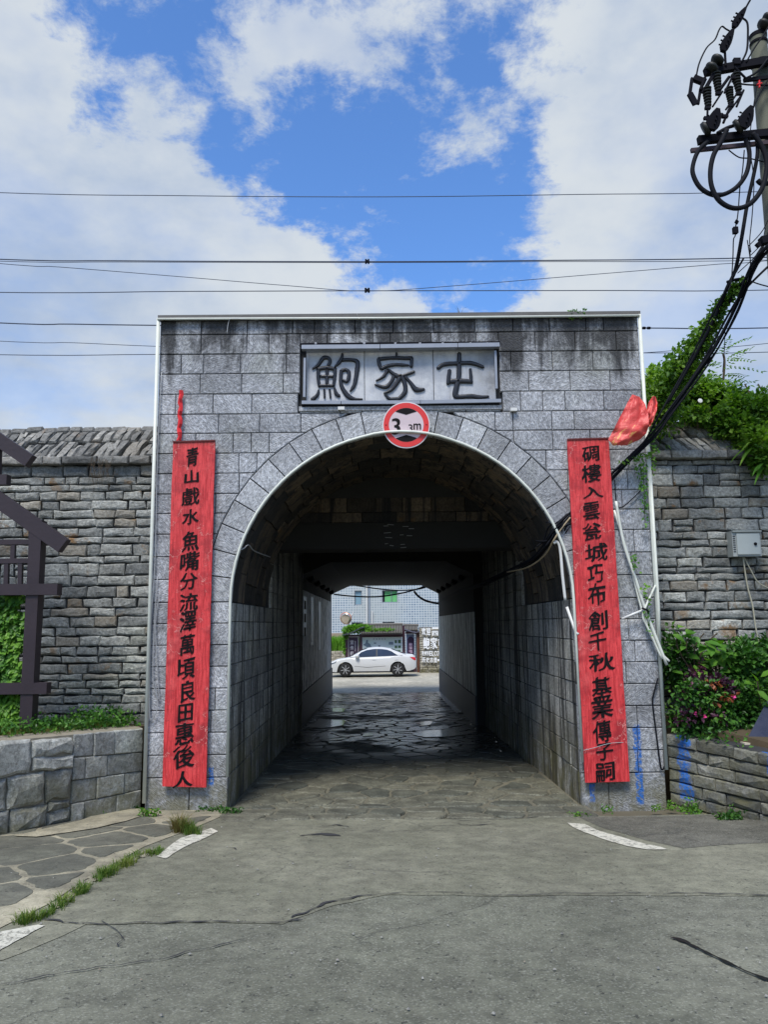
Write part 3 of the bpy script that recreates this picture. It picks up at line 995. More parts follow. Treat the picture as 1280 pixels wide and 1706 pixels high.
jia = [z1s([(1214, 200, 24), (1215, 262, 34)]),
       z1s([(1005, 275, 50), (1140, 262, 42), (1280, 262, 46)])+z2s([(90, 250, 42), (180, 250, 46)])[0:],
       z1s([(1000, 270, 40), (1010, 330, 44), (1035, 392, 46)]), z2s([(178, 245, 40), (172, 350, 34)]),
       z1s([(1035, 392, 48), (1100, 358, 44), (1200, 342, 40), (1290, 345, 40)])+z2s([(145, 332, 16)]),
       z1s([(1110, 400, 48), (1060, 480, 42), (972, 532, 14)]),
       z1s([(1125, 405, 30), (1180, 450, 44), (1240, 480, 60)])+z2s([(30, 450, 50), (60, 445, 40)]),
       z1s([(1185, 470, 46), (1150, 545, 44), (1080, 605, 54), (960, 577, 20)]),
       z1s([(1262, 480, 60), (1215, 560, 54), (1150, 640, 44), (1070, 680, 24)]),
       z1s([(1075, 680, 26), (1130, 742, 40), (1220, 745, 44)])+z2s([(30, 705, 44), (95, 640, 54), (105, 570, 54), (78, 480, 50), (40, 440, 46)]),
       z2s([(60, 452, 30), (140, 425, 36), (205, 402, 30)]),
       z2s([(95, 450, 34), (160, 520, 38), (225, 600, 66), (315, 600, 34)])]
tun = [z2s(L) for L in (
    [(710, 195, 46), (710, 320, 54), (705, 470, 56), (680, 570, 60), (665, 660, 66), (700, 682, 52), (850, 676, 54), (945, 688, 48), (1040, 680, 24)],
    [(470, 365, 44), (540, 320, 52), (700, 308, 48), (850, 306, 50), (980, 350, 36)],
    [(602, 385, 42), (592, 460, 46), (585, 540, 40)], [(835, 372, 30), (842, 450, 40), (846, 528, 34)],
    [(600, 512, 56), (710, 505, 62), (845, 512, 54)])]
for nm, ch in (('first character', bao), ('second character', jia), ('third character', tun)):
    mb = MB(); brush(mb, ch, 10.046)
    o = mb.make('character', M_lacq, plaque, smooth=True)
# light bars that frame it
def barpx(mb, a, b, Y, w_, h_): mb.bar(P(*a, Y), P(*b, Y), w_, h_)
def lightbar(a, b, Y, w_, h_, up=(0, 0, 1), label=None):
    mb = MB(); mb.bar(P(*a, Y), P(*b, Y), w_, h_, up)
    return mb.make('light_bar', M_alu, plaque)
lightbar((503, 580), (633, 579), 9.94, .10, .055); lightbar((634, 579), (762, 577), 9.94, .10, .055); lightbar((763, 577), (832, 576), 9.94, .10, .055)
lightbar((503, 671), (568, 671), 9.95, .05, .045); lightbar((569, 671), (700, 670.5), 9.95, .05, .045); lightbar((701, 670.5), (835, 668), 9.95, .05, .045)
lightbar((508, 597), (507, 662), 9.98, .05, .03, (1, 0, 0)); lightbar((825.5, 585), (827.5, 648), 9.98, .05, .03, (1, 0, 0))
for px in (526, 607, 659, 700, 738, 784, 812): MB().bar(P(px, 574, 9.97), P(px, 570, 10.03), .03, .03).make('bracket', M_alu, plaque)
MB().box((P(500, 570, 10).x, 9.985, PZ1-.035), (P(834, 570, 10).x, 10.1, PZ1+.01)).make('drip_edge', M_iron, plaque)
MB().box((P(503, 680, 10).x, 9.962, P(600, 676.5, 10).z-.012), (P(832, 680, 10).x, 10.0, P(600, 674, 10).z)).make('cable_tray', M_iron, plaque)
for px, py in ((567, 680), (832, 682)):
    MB().box((P(px-5, 0, 9.95).x, 9.93, P(px, py+3, 9.95).z), (P(px+5, 0, 9.95).x, 9.99, P(px, py-2, 9.95).z)).make('cable_clip', M_pipew, plaque)

# ------------------------------------------------------------------ tunnel behind it
tun_ = thing('tunnel_passage', 'long dark tunnel under the bank with mossy block walls and stone barrel', 'tunnel', (AC, 20, 0))
random.seed(31)
# barrel: rings of stone
rings = [10.08, 10.5, 11.0, 11.55, 12.1, 12.6, 13.15]
nseg = 17
for ri in range(len(rings)-1):
    y0, y1 = rings[ri]+.004, rings[ri+1]-.004
    a = 0.0+(0 if ri % 2 else -.09)
    while a < math.pi:
        da = rnd(.15, .24)
        a0, a1 = max(a, 0), min(a+da, math.pi)
        if math.pi-a1 < .06: a1 = math.pi
        a = a1
        if a1-a0 < .03: continue
        r_ = AR+rnd(-.006, .035)
        if 10.1 > y0: r_ = AR+.004
        v, f = [], []
        gap = .004
        for yy in (y0, y1):
            for k in range(4):
                th = a0+gap+(a1-a0-2*gap)*k/3
                for rr_ in (r_, r_+.12):
                    v.append((AC+rr_*math.cos(th), yy, AZ+rr_*math.sin(th)))
        for k in range(3):
            b = k*2
            f += [(b, b+2, 8+b+2, 8+b), (b, b+1, b+3, b+2), (8+b, 8+b+2, 8+b+3, 8+b+1)]
        f += [(0, 8, 9, 1), (6, 7, 15, 14)]
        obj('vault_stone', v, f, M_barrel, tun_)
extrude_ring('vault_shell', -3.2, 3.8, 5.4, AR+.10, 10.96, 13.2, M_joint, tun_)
# side walls of blocks
def ww(xw, sgn, y0, y1, ztop, mb=None):
    z0 = -.45; r = 0
    zz = [z0, .42, .69, .965, 1.235, 1.51, 1.78, 2.05, 2.325, AZ-.005]
    while zz[-1] < ztop-.1: zz.append(min(ztop, zz[-1]+.275))
    for a_, b_ in zip(zz[:-1], zz[1:]):
        y = y0; first = True
        while y < y1-.01:
            L = rnd(.46, .62) if not first else rnd(.22, .6)
            first = False
            if y+L > y1-.18: L = y1-y
            slab('wall_block', [(y+.004, a_+.004), (y+L-.004, a_+.004), (y+L-.004, b_-.004), (y+.004, b_-.004)], (xw, 0, 0), (0, 1, 0), (0, 0, 1), (-sgn, 0, 0),
                 M_tunnel, tun_, .05, .007, .007, .02, mb)
            y += L
random.seed(33)
ww(AC-AR, -1, 10.075, 13.6, AZ)
ww(AC+AR, 1, 10.075, 13.6, AZ)
deep = MB()
ww(AC-AR, -1, 13.6, 19.0, 4.4, deep); ww(AC+AR, 1, 13.6, 19.0, 4.4, deep)
for xw, sg in ((AC-AR, -1), (AC+AR, 1)):
    pass
tag(deep.make('deep_wall_blocks', M_tunnel, tun_), kind='stuff')
sh = MB()
sh.box((-3.2, 10.96, -.6), (AC-AR-.045, 19.2, 4.7)).box((AC+AR+.045, 10.96, -.6), (3.8, 19.2, 4.7))
sh.box((-3.2, 13.21, 4.45), (3.8, 19.2, 5.5))
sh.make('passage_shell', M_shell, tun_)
# lintel wall and concrete beam behind the vault
random.seed(35)
zl = [4.02, 4.20, 4.46, 4.83]
for a_, b_ in zip(zl[:-1], zl[1:]):
    x = AC-AR-.02
    while x < AC+AR:
        L = rnd(.4, .62); L = min(L, AC+AR+.02-x)
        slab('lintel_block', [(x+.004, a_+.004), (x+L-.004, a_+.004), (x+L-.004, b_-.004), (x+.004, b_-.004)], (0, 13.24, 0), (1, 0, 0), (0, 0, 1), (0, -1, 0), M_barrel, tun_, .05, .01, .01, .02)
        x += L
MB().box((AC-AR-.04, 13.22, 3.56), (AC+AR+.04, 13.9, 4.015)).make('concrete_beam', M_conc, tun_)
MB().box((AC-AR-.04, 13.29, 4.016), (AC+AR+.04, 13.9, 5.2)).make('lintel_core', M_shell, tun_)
# the far section with canted ceiling
LX, RX, CZ = -2.02, 2.26, 3.80
prof = [(LX, -.6), (LX, 3.47), (-1.28, CZ), (1.58, CZ), (RX, 3.47), (RX, -.6)]
for (p, q_), nm in zip(zip(prof[:-1], prof[1:]), ('side_wall', 'canted_panel', 'ceiling_slab', 'canted_panel', 'side_wall')):
    cx_, cz_ = (AC, 2.)
    n_ = Vector((q_[1]-p[1], 0, -(q_[0]-p[0]))).normalized()
    mid = Vector(((p[0]+q_[0])/2, 0, (p[1]+q_[1])/2))
    if n_.dot(Vector((cx_, 0, cz_))-mid) > 0: n_ = -n_
    t0 = .35
    v = []
    for yy in (19.0, 30.9):
        v += [(p[0], yy, p[1]), (q_[0], yy, q_[1]), (q_[0]+n_.x*t0, yy, q_[1]+n_.z*t0), (p[0]+n_.x*t0, yy, p[1]+n_.z*t0)]
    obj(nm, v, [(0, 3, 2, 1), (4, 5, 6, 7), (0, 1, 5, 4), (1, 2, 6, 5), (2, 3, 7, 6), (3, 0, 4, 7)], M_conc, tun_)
hd = MB()
hd.add([(LX-1.2, 18.98, 3.45), (LX, 18.98, 3.47), (-1.28, 18.98, CZ), (1.58, 18.98, CZ), (RX, 18.98, 3.47), (RX+1.5, 18.98, 3.45), (RX+1.5, 18.98, 5.4), (1.58, 18.98, 5.4), (-1.28, 18.98, 5.4), (LX-1.2, 18.98, 5.4)],
       [(0, 1, 2, 8, 9), (2, 3, 7, 8), (3, 4, 5, 6, 7)])
hd.box((-3.4, 19.3, CZ+.3), (3.9, 30.6, 5.2)).box((-3.4, 19., -.6), (LX-.36, 30.6, 5.2)).box((RX+.36, 19., -.6), (3.9, 30.6, 5.2))
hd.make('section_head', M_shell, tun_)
# beam marks: faint chalk strokes on the concrete beam
M_chalk = plain('chalk', (.30, .30, .29), .9, var=.3)
ck = MB()
random.seed(36)
for (px, py) in ((640, 877), (676, 877), (640, 893), (672, 893), (644, 906), (668, 908)):
    c0 = P(px, py, 13.21)
    for i in range(5):
        a = Vector((rnd(-.07, .07), 0, rnd(-.06, .06))); b = a+(Vector((rnd(.05, .12), 0, rnd(-.01, .01))) if i % 2 else Vector((0, 0, rnd(.05, .10))))
        ck.bar(c0+a, c0+b, .004, .010)
ck.make('chalk_marks', M_chalk, tun_)
# rows of round pipe stubs along the canted edges
for sx in (-1, 1):
    for i in range(5):
        xx = (LX+.12) if sx < 0 else (RX-.12)
        MB().lathe((xx, 20.5+i*2.1, 3.50), (0, 1, -.1), [(0, .09), (.25, .09)], 10).make('pipe_stub', M_iron, tun_)

# earth bank over the tunnel
bk = MB()
bk.box((-30, 12.4, -.5), (-3.42, 30.2, 4.4)).box((3.92, 12.4, -.5), (30, 30.2, 4.4)).box((-3.41, 13.3, 5.52), (3.91, 30.2, 5.62))
tag(bk.make('bank', M_fill), kind='structure')

# ------------------------------------------------------------------ painted boards on the tunnel walls
def mural(name, seed, cols):
    m, t = new_mat(name)
    wp = t.n('ShaderNodeNewGeometry').outputs['Position']
    X, Y, Z = t.sep(wp)
    st = t.noise(t.comb(0., t.m('MULTIPLY', Y, 4.0), t.m('MULTIPLY', Z, .7)), 1., 6, .7, .5)
    n1 = t.noise(wp, 2.2, 6, .7); n3 = t.noise(wp, 9., 5, .7)
    c = t.mix(t.ramp(st, .40, .60), (*cols[0], 1), (*cols[1], 1))
    c = t.mix(t.ramp(n1, .45, .62, 0, .7), c, (*cols[2], 1))
    k = t.m('ADD', .6, t.m('MULTIPLY', n3, .8))
    c = t.mix(1., c, t.comb(k, k, k), 'MULTIPLY')
    finish(t, c, .6, n3, .3, .006)
    return m
Mm1 = mural('faded_board_print', 1, ((.85, .87, .90), (.40, .43, .46), (.10, .12, .14)))
Mm2 = mural('faded_board_paint', 2, ((.78, .84, .82), (.18, .22, .21), (.38, .42, .42)))
M_dado = plain('dark_grey_dado', (.055, .06, .07), .6, var=.3, scale=2)
lb = thing('wall_board', 'faded printed boards along the left tunnel wall above a dark dado', 'board', (LX+.03, 25, 1))
y = 19.35
for i, L in enumerate((1.5, 2.3, 2.3, 2.3, 2.3)):
    ztp = 3.15
    MB().box((LX+.005, y, .62), (LX+.03, y+L-.03, ztp)).make('panel', Mm1, lb)
    y += L
for (a, b, z0, z1) in ((19.5, 20.35, 2.0, 3.0), (21.6, 22.4, 1.7, 3.05), (24.2, 25.1, 1.5, 3.0)):
    MB().box((LX+.034, a, z0), (LX+.04, b, z1)).make('poster', plain('poster_blue_grey', (.55, .65, .78), .4, var=.4, scale=2), lb)
for zc in (2.78, 2.45, 2.10):
    MB().box((LX+.042, 19.72, zc-.11), (LX+.047, 20.12, zc+.11)).make('poster_letter', M_ink, lb)
MB().box((LX+.003, 19.3, -.5), (LX+.045, 30.85, .60)).make('dado', M_dado, lb)
rb = thing('wall_board', 'peeling pale mural boards along the right tunnel wall above a dark dado', 'board', (RX-.03, 25, 1))
y = 18.9
for L in (2.9, 3.0, 3.0, 2.9):
    MB().box((RX-.03, y, .55), (RX-.005, y+L-.02, 2.55)).make('panel', Mm2, rb)
    y += L
MB().box((RX-.045, 18.9, -.5), (RX-.003, 30.85, .53)).make('dado', M_dado, rb)
# ------------------------------------------------------------------ writing
def glyph(ch, bold=.03, res=5):
    cu = bpy.data.curves.new('txt', 'FONT')
    cu.body = ch; cu.offset = bold; cu.resolution_u = res; cu.align_x = 'CENTER'
    o = bpy.data.objects.new('txt', cu)
    COL.objects.link(o)
    bpy.context.view_layer.update()
    me = o.evaluated_get(bpy.context.evaluated_depsgraph_get()).to_mesh()
    v = [tuple(x.co) for x in me.vertices]; f = [tuple(p.vertices) for p in me.polygons]
    o.to_mesh_clear()
    bpy.data.objects.remove(o); bpy.data.curves.remove(cu)
    return v, f
def write(name, ch, org, U, V, w_, h_, mat, parent, bold=.03, brushy=0., thick=.0, lean=0.):
    """one piece of lettering centred on org, scaled to w_ by h_"""
    v, f = glyph(ch, 0)
    if not v: return None
    if bold:
        # heavier brush: the character laid over itself a little to each side, each layer a hair behind the last
        v0, f0 = v, f
        v, f = [], []
        for k in range(7):
            r_ = bold*(k-3)/3; a = .42
            b = len(v)
            v += [(p[0]+r_*math.cos(a), p[1]+r_*math.sin(a), -.0006*k) for p in v0]
            f += [tuple(b+i for i in q_) for q_ in f0]
    x0, x1 = min(a[0] for a in v), max(a[0] for a in v); y0, y1 = min(a[1] for a in v), max(a[1] for a in v)
    org, U, V = Vector(org), Vector(U), Vector(V)
    Nn = U.cross(V).normalized()
    out = []
    sd_ = Vector((rnd(0, 99), rnd(0, 99), 0))
    for a in v:
        x, y = (a[0]-(x0+x1)/2)/(x1-x0), (a[1]-(y0+y1)/2)/max(y1-y0, .12)
        if brushy:
            x += brushy*noise.noise(Vector((x*3, y*3, 0))+sd_)+.4*brushy*noise.noise(Vector((x*9, y*9, 5))+sd_)
            y += brushy*noise.noise(Vector((x*3, y*3, 7))+sd_)+.4*brushy*noise.noise(Vector((x*9, y*9, 8))+sd_)
            y += lean*x
        out.append(org+U*(x*w_)+V*(y*h_)+Nn*(a[2] if bold else 0))
    if thick:
        n = len(out)
        # edges on the outline
        ec = {}
        for p in f:
            for i in range(len(p)):
                e = (p[i-1], p[i]); ec[e] = 1
        ff = [p for p in f]
        vv = [q+Nn*thick for q in out]+out
        for (a, b) in list(ec):
            if (b, a) not in ec: ff.append((a, b, n+b, n+a))
        return obj(name, vv, ff, mat, parent)
    return obj(name, out, f, mat, parent)

# ------------------------------------------------------------------ couplet boards
m, t = new_mat('weathered_red_board')
oc = t.n('ShaderNodeTexCoord').outputs['Object']
X, Y, Z = t.sep(oc)
rn = t.n('ShaderNodeObjectInfo').outputs['Random']
gr = t.noise(t.comb(t.m('MULTIPLY', X, 42.), t.m('MULTIPLY', rn, 30), t.m('MULTIPLY', Z, 3.2)), 1., 6, .7, .8)
g2 = t.noise(t.comb(t.m('MULTIPLY', X, 90.), 3., t.m('MULTIPLY', Z, 14)), 1., 4, .7, 1.5)
n1 = t.noise(oc, 3., 6, .65); n2 = t.noise(oc, 26., 5, .75, 1.)
c = t.mix(t.ramp(gr, .36, .62), (.44, .014, .018, 1), (.76, .060, .062, 1))
c = t.mix(t.ramp(n1, .46, .66, 0, .75), c, (.30, .012, .018, 1))
c = t.mix(t.ramp(t.noise(oc, 1.7, 5, .7), .52, .70, 0, .5), c, (.74, .13, .12, 1))
c = t.mix(t.ramp(n2, .57, .66, 0, .62), c, (.24, .022, .02, 1))
c = t.mix(t.ramp(g2, .62, .74, 0, .55), c, (.85, .30, .27, 1))
cwp = t.vm('ADD', oc, t.vm('MULTIPLY', t.noise(oc, 4., 5, .7, out='Color'), (.5, .5, .5)))
ve = t.n('ShaderNodeTexVoronoi', feature='DISTANCE_TO_EDGE', i_Vector=cwp, i_Scale=2.6)
cr = t.m('MULTIPLY', t.ramp(ve.outputs['Distance'], .0, .018, 1, 0), t.ramp(n1, .5, .58))
c = t.mix(t.m('MULTIPLY', cr, .7), c, (.85, .42, .36, 1))
c = t.mix(t.m('MULTIPLY', t.ramp(Z, 2.10, 2.2), t.ramp(n2, .35, .6)), c, (.10, .035, .015, 1))
finish(t, c, .62, t.m('ADD', gr, n2), .5, .006)
M_red = m
M_redside = plain('board_edge', (.12, .02, .02), .8, var=.3)
def couplet(tl, tr, bl, br, chars, ys, label, xs, sizes):
    Yb = 9.90
    A, B_, C_, D_ = P(*tl, Yb), P(*tr, Yb), P(*br, Yb), P(*bl, Yb)
    root = thing('couplet_board', label, 'couplet board', ((A.x+B_.x)/2, 9.95, (A.z+D_.z)/2), 'red couplet boards')
    # board with slightly bowed edges, cut in strips so that it reads as plywood
    v = []; n = 24
    for i in range(n+1):
        u = i/n
        p, q_ = A.lerp(D_, u), B_.lerp(C_, u)
        wv = .006*noise.noise(Vector((u*9, tl[0], 0)))
        for (pt, sg) in ((p, -1), (q_, 1)):
            for yy in (-.0, .035):
                v.append((pt.x+sg*.0+wv*1.2, Yb+yy+wv*.5, pt.z))
    f = []
    for i in range(n):
        a = i*4
        f += [(a, a+4, a+6, a+2), (a+1, a+3, a+7, a+5), (a, a+1, a+5, a+4), (a+2, a+6, a+7, a+3)]
    f += [(0, 2, 3, 1), (n*4, n*4+1, n*4+3, n*4+2)]
    obj('board', v, f, M_red, root)
    # battens on the wall behind
    for u in (.08, .5, .93):
        p, q_ = A.lerp(D_, u), B_.lerp(C_, u)
        MB().box((p.x+.04, Yb+.037, p.z-.03), (q_.x-.04, Yb+.085, p.z+.03)).make('batten', M_redside, root)
    rim = MB()
    rim.bar(A+Vector((0, .01, 0)), B_+Vector((0, .01, 0)), .045, .018)
    rim.make('top_rim', M_redside, root)
    for ch, x, y, (sw, sh_) in zip(chars, xs, ys, sizes):
        c0 = P(x, y, Yb-.006)
        write('character', ch, (c0.x, Yb-.008, c0.z), (1, 0, 0), (0, 0, 1), sw*.96/122, sh_*.94/122, M_ink, root, .026, .055, .0, .14)
    return root
Lc = '青山戲水魚嘴分流澤萬頃良田惠後人'
Ly = [761, 794, 827, 861, 901, 935, 968, 1003, 1035, 1074, 1114, 1151, 1187, 1222, 1260, 1298]
Lx = [320, 319, 317, 317, 317, 316, 314, 314, 313, 312, 310, 313, 309, 307, 306, 304]
Ls = [(20, 32), (24, 22), (30, 30), (28, 26), (28, 34), (32, 32), (28, 28), (30, 28), (27, 34), (24, 33), (29, 33), (24, 34), (24, 28), (30, 34), (35, 36), (33, 26)]
couplet((288, 736), (358, 734), (270, 1310), (343, 1312), Lc, Ly, 'long red couplet board left of the arch, black characters ending at the lower left pier', Lx, Ls)
Rc = '碉樓入雲瓮城巧布創千秋基業傳子嗣'
Ry = [756, 788, 820, 851, 885, 920, 956, 990, 1034, 1068, 1103, 1145, 1178, 1219, 1252, 1286]
Rx = [985, 986, 988, 986, 987, 995, 993, 995, 997, 997, 1003, 1003, 1004, 1004, 1008, 1009]
Rs = [(29, 26), (33, 31), (34, 20), (28, 30), (31, 28), (38, 30), (27, 31), (30, 36), (32, 31), (29, 30), (42, 29), (32, 33), (35, 34), (30, 34), (28, 26), (31, 29)]
random.seed(44)
couplet((946, 732), (1015, 730), (976, 1304), (1050, 1302), Rc, Ry, 'long red couplet board right of the arch, beside the loose white pipes', Rx, Rs)
# red ribbon strip hanging above the left board
rs = MB()
v, f = [], []
for i in range(13):
    u = i/12
    c0 = P(301-3*u+1.2*math.sin(i*1.9), 650+84*u, 9.93+.01*math.sin(i*2.3))
    ww_ = .027+.004*math.sin(i*2.7)
    v += [(c0.x-ww_, c0.y, c0.z), (c0.x, c0.y-.018, c0.z), (c0.x+ww_, c0.y+.004, c0.z)]
    if i:
        a = (i-1)*3
        f += [(a, a+3, a+4, a+1), (a+1, a+4, a+5, a+2)]
n = len(v)
v2 = [(x, y+.012, z) for x, y, z in v]
f2 = [tuple(n+k for k in reversed(q_)) for q_ in f]
edge = [(i*3, i*3+3, n+i*3+3, n+i*3) for i in range(12)]+[(i*3+2, n+i*3+2, n+i*3+5, i*3+5) for i in range(12)]
tag(obj('red_strip', v+v2, f+f2+edge, M_redcloth, smooth=False), 'thin bright red strip hanging above the left couplet board', 'ribbon')

# ------------------------------------------------------------------ height limit sign
sg = thing('height_limit_sign', 'round red-rimmed height limit sign of 3.3m hung at the crown of the arch', 'road sign', (.347, 9.9, 4.88))
sc_, SY = Vector((.345, 9.90, 4.875)), 9.90
SRr = .315
def disc(name, r0, r1, y, mat, parent, n=48, z0=0.):
    v, f = [], []
    for i in range(n):
        a = 2*math.pi*i/n
        v += [(sc_.x+r1*math.cos(a), y, sc_.z+r1*math.sin(a)), (sc_.x+r0*math.cos(a), y, sc_.z+r0*math.sin(a))]
    if r0 < .001:
        v = [p for p in v[::2]]
        f = [tuple(range(n))]
    else:
        for i in range(n):
            a, b = 2*i, 2*((i+1) % n)
            f.append((a, b, b+1, a+1))
    return obj(name, v, f, mat, parent)
M_swhite = plain('sign_white', (.66, .63, .64), .45, var=.15)
M_spink = plain('sign_faded_pink', (.62, .50, .52), .45, var=.22, scale=4)
M_sred = plain('sign_red', (.68, .035, .03), .4, var=.15)
MB().lathe((sc_.x, SY+.02, sc_.z), (0, -1, 0), [(0, SRr), (.02, SRr)], 48).make('plate', M_swhite, sg)
disc('red_rim', SRr*.735, SRr*.955, SY-.004, M_sred, sg)
disc('white_field', 0, SRr*.73, SY-.004, M_spink, sg)
def segm(up):
    r_ = SRr*.725; v = []
    a0, a1 = (R(52), R(128))
    for i in range(13):
        a = a0+(a1-a0)*i/12
        v.append((sc_.x+r_*math.cos(a), SY-.008, sc_.z+up*r_*math.sin(a)))
    v.append((sc_.x, SY-.008, sc_.z+up*r_*.60))
    obj('black_arrow', v, [tuple(range(len(v)))], M_ink, sg)
segm(1); segm(-1)
write('digit', '3', (sc_.x-.135, SY-.009, sc_.z-.02), (1, 0, 0), (0, 0, 1), .115, .225, M_ink, sg, .03)
write('digit', '.', (sc_.x-.005, SY-.009, sc_.z-.10), (1, 0, 0), (0, 0, 1), .02, .02, M_ink, sg, .03)
write('digit', '3', (sc_.x+.055, SY-.009, sc_.z-.045), (1, 0, 0), (0, 0, 1), .055, .10, M_ink, sg, .0)
write('digit', 'm', (sc_.x+.145, SY-.009, sc_.z-.025), (1, 0, 0), (0, 0, 1), .10, .085, M_ink, sg, .02)
for sx in (-1, 1): MB().lathe((sc_.x+sx*SRr*.85, SY-.004, sc_.z), (0, -1, 0), [(0, .008), (.006, .006)], 8).make('rivet', M_iron, sg)
MB().bar((sc_.x, SY+.021, sc_.z+.1), (sc_.x, 10.0, sc_.z+.1), .04, .04, (0, 0, 1)).make('bracket', M_iron, sg)

# ------------------------------------------------------------------ conduits round the gate
def pipe(name, pts, r, mat, label, cat='pipe', n=8, smooth=False, group=None):
    o = MB().tube(pts, r, n, smooth).make(name, mat, smooth=True)
    return tag(o, label, cat, group)
pipe('conduit', [P(239.5, 1338, 9.94), P(263.5, 531, 9.94)], .024, M_pipe, 'grey-white conduit running up the left edge of the gate')
pipe('conduit', [P(262, 531.5, 9.92), P(640, 530, 9.92), P(1066, 525.5, 9.92)], .017, M_pipe, 'thin pale conduit along the very top of the gate')
pipe('conduit', [P(1066, 524, 9.94), P(1111.5, 1282, 9.94)], .024, M_pipe, 'grey-white conduit running down the right edge of the gate')
rp = AR-.005
pp = [Vector((AC-rp, 9.925, .42)), Vector((AC-rp, 9.925, AZ))]
for i in range(1, 40):
    a = math.pi-math.pi*i/40
    pp.append(Vector((AC+rp*math.cos(a), 9.925, AZ+rp*math.sin(a))))
pp += [Vector((AC+rp, 9.925, AZ)), Vector((AC+rp+.02, 9.925, .55))]
for k_, p in enumerate(pp):
    p.y = 9.925-.055*max(0, min(1, 2.6-abs(p.x-.345)*4.2))
pipe('arch_conduit', pp, .019, M_pipe, 'pale conduit following the edge of the round arch', 'pipe', 8, False)
for i in range(7):
    p = P(239.5+24*(i/7), 1338-807*(i+.5)/7, 9.94)
# second thin pipe by the upper right edge
pipe('conduit', [P(1079, 700, 9.93), P(1098, 1010, 9.93), P(1100, 1080, 9.93)], .020, M_pipe, 'second pale pipe beside the right gate edge below the red banner')
# loose white pipes on the right pier
pipe('loose_pipe', [P(1027, 835, 9.90), P(1040, 905, 9.90), P(1060, 965, 9.89), P(1077, 1018, 9.88), P(1112, 1108, 9.84)], .019, M_pipe, 'longest loose pale pipe slanting down from the right couplet board', 'pipe', 8, True)
pipe('loose_pipe', [P(1024, 850, 9.92), P(1050, 935, 9.92), P(1070, 1015, 9.91), P(1096, 1078, 9.88), P(1116, 1102, 9.86)], .015, M_pipe, 'thinner loose pale pipe strapped along the slanting one', 'pipe', 8, True)
pipe('loose_pipe', [P(1037, 1031, 9.90), P(1073, 1016, 9.87)], .016, M_pipew, 'short white pipe poking out beside the right couplet board')
pipe('loose_pipe', [P(1093, 975, 9.90), P(1077, 1010, 9.86), P(1072, 1028, 9.86), P(1080, 1046, 9.87), P(1104, 1098, 9.85)], .014, M_pipe, 'bent pale pipe crossing the strapped bundle near the shrub', 'pipe', 8, True)
MB_ = MB(); MB_.tube([P(1070, 1013, 9.84), P(1080, 1017, 9.83), P(1080, 1022, 9.87)], .012, 6)
tag(MB_.make('cable_tie', M_black), 'black tie round the loose pale pipes', 'cable tie')
pipe('broken_pipe', [P(923, 905, 9.97), P(929, 903, 9.97), P(934, 915, 9.97), P(938, 960, 9.97), P(942.5, 1000, 9.97)], .020, M_pipew, 'upper piece of broken white pipe just inside the right arch edge', 'pipe', 8, True)
pipe('broken_pipe', [P(945, 1011, 9.97), P(958.5, 1050, 9.96), P(964, 1057, 9.90)], .019, M_pipew, 'lower piece of broken white pipe just inside the right arch edge')
# slack cables on the left pier
M_thin = plain('thin_grey_cable', (.34, .35, .36), .6, var=.2)
pipe('slack_cable', [P(269, 620, 9.96), P(262, 760, 9.95), P(258, 930, 9.95), P(251, 1050, 9.95), P(249, 1180, 9.95), P(252, 1198, 9.95), P(262, 1180, 9.95), P(260, 1150, 9.95), P(257, 1135, 9.95)], .006, M_thin, 'thin slack grey cable looping down the left pier', 'cable', 5, True)
pipe('slack_cable', [P(262, 960, 9.96), P(256, 1060, 9.96), P(255, 1135, 9.96), P(265, 1165, 9.96), P(263, 1135, 9.96), P(259, 1040, 9.96), P(266, 985, 9.96)], .006, M_thin, 'thin grey cable with a long narrow loop beside the left conduit', 'cable', 5, True)
pipe('drop_cable', [P(1097, 1130, 9.95), P(1089, 1160, 9.95), P(1088, 1170, 9.95), P(1094, 1220, 9.95), P(1102, 1279, 9.95), P(1108, 1277, 9.95)], .010, M_black, 'black cable dropping down the right pier near the blue paint', 'cable', 6, True)
pipe('drop_cable', [P(1068, 818, 9.95), P(1032, 846, 9.94), P(1025, 800, 9.94)], .008, M_black, 'short black cable crossing the right pier above the pipes', 'cable', 6, True)
pipe('slack_cable', [P(973, 1250, 9.88), P(990, 1246, 9.88), P(1020, 1238, 9.88), P(1058, 1237, 9.93)], .004, M_thin, 'thin pale cable crossing the foot of the right couplet board', 'cable', 5, True)
pipe('slack_cable', [P(388, 918, 9.93), P(404, 915, 9.97), P(414, 908, 10.1), P(424, 918, 10.5), P(450, 928, 11.5)], .008, M_thin, 'grey cable end bending into the left side of the arch', 'cable', 5, True)
pipe('slack_cable', [P(378, 556, 9.94), P(381, 536, 9.93), P(388, 531, 9.9), P(430, 533, 9.93)], .006, M_thin, 'thin cable curling over the gate top left of the plaque', 'cable', 5, True)

# cable bundle from the pole down into the tunnel
def off(pts, k, amp=.03):
    rng = random.Random(k)
    a = rng.uniform(0, 6.28)
    out = []
    for i, p in enumerate(pts):
        a += rng.uniform(-.9, .9)
        out.append(Vector(p)+Vector((math.cos(a)*amp, rng.uniform(-1, 1)*amp*.5, math.sin(a)*amp)))
    return out
bun = [P(1330, 385, 8.4), P(1300, 398, 8.5), P(1258, 440, 8.8), P(1228, 515, 9.2), P(1196, 575, 9.45), P(1165, 622, 9.6), P(1122, 680, 9.72), P(1092, 722, 9.8), P(1050, 765, 9.86), P(1022, 792, 9.94), P(985, 830, 9.96), P(950, 860, 9.94),
       P(925, 885, 9.95), P(905, 915, 10.3), P(885, 935, 11.), P(850, 952, 12.4), P(800, 975, 15), P(765, 985, 19.5), P(738, 1000, 27)]
bund = thing('cable_bundle', 'sagging bundle of black cables from the pole down into the right side of the arch', 'cables', bun[7])
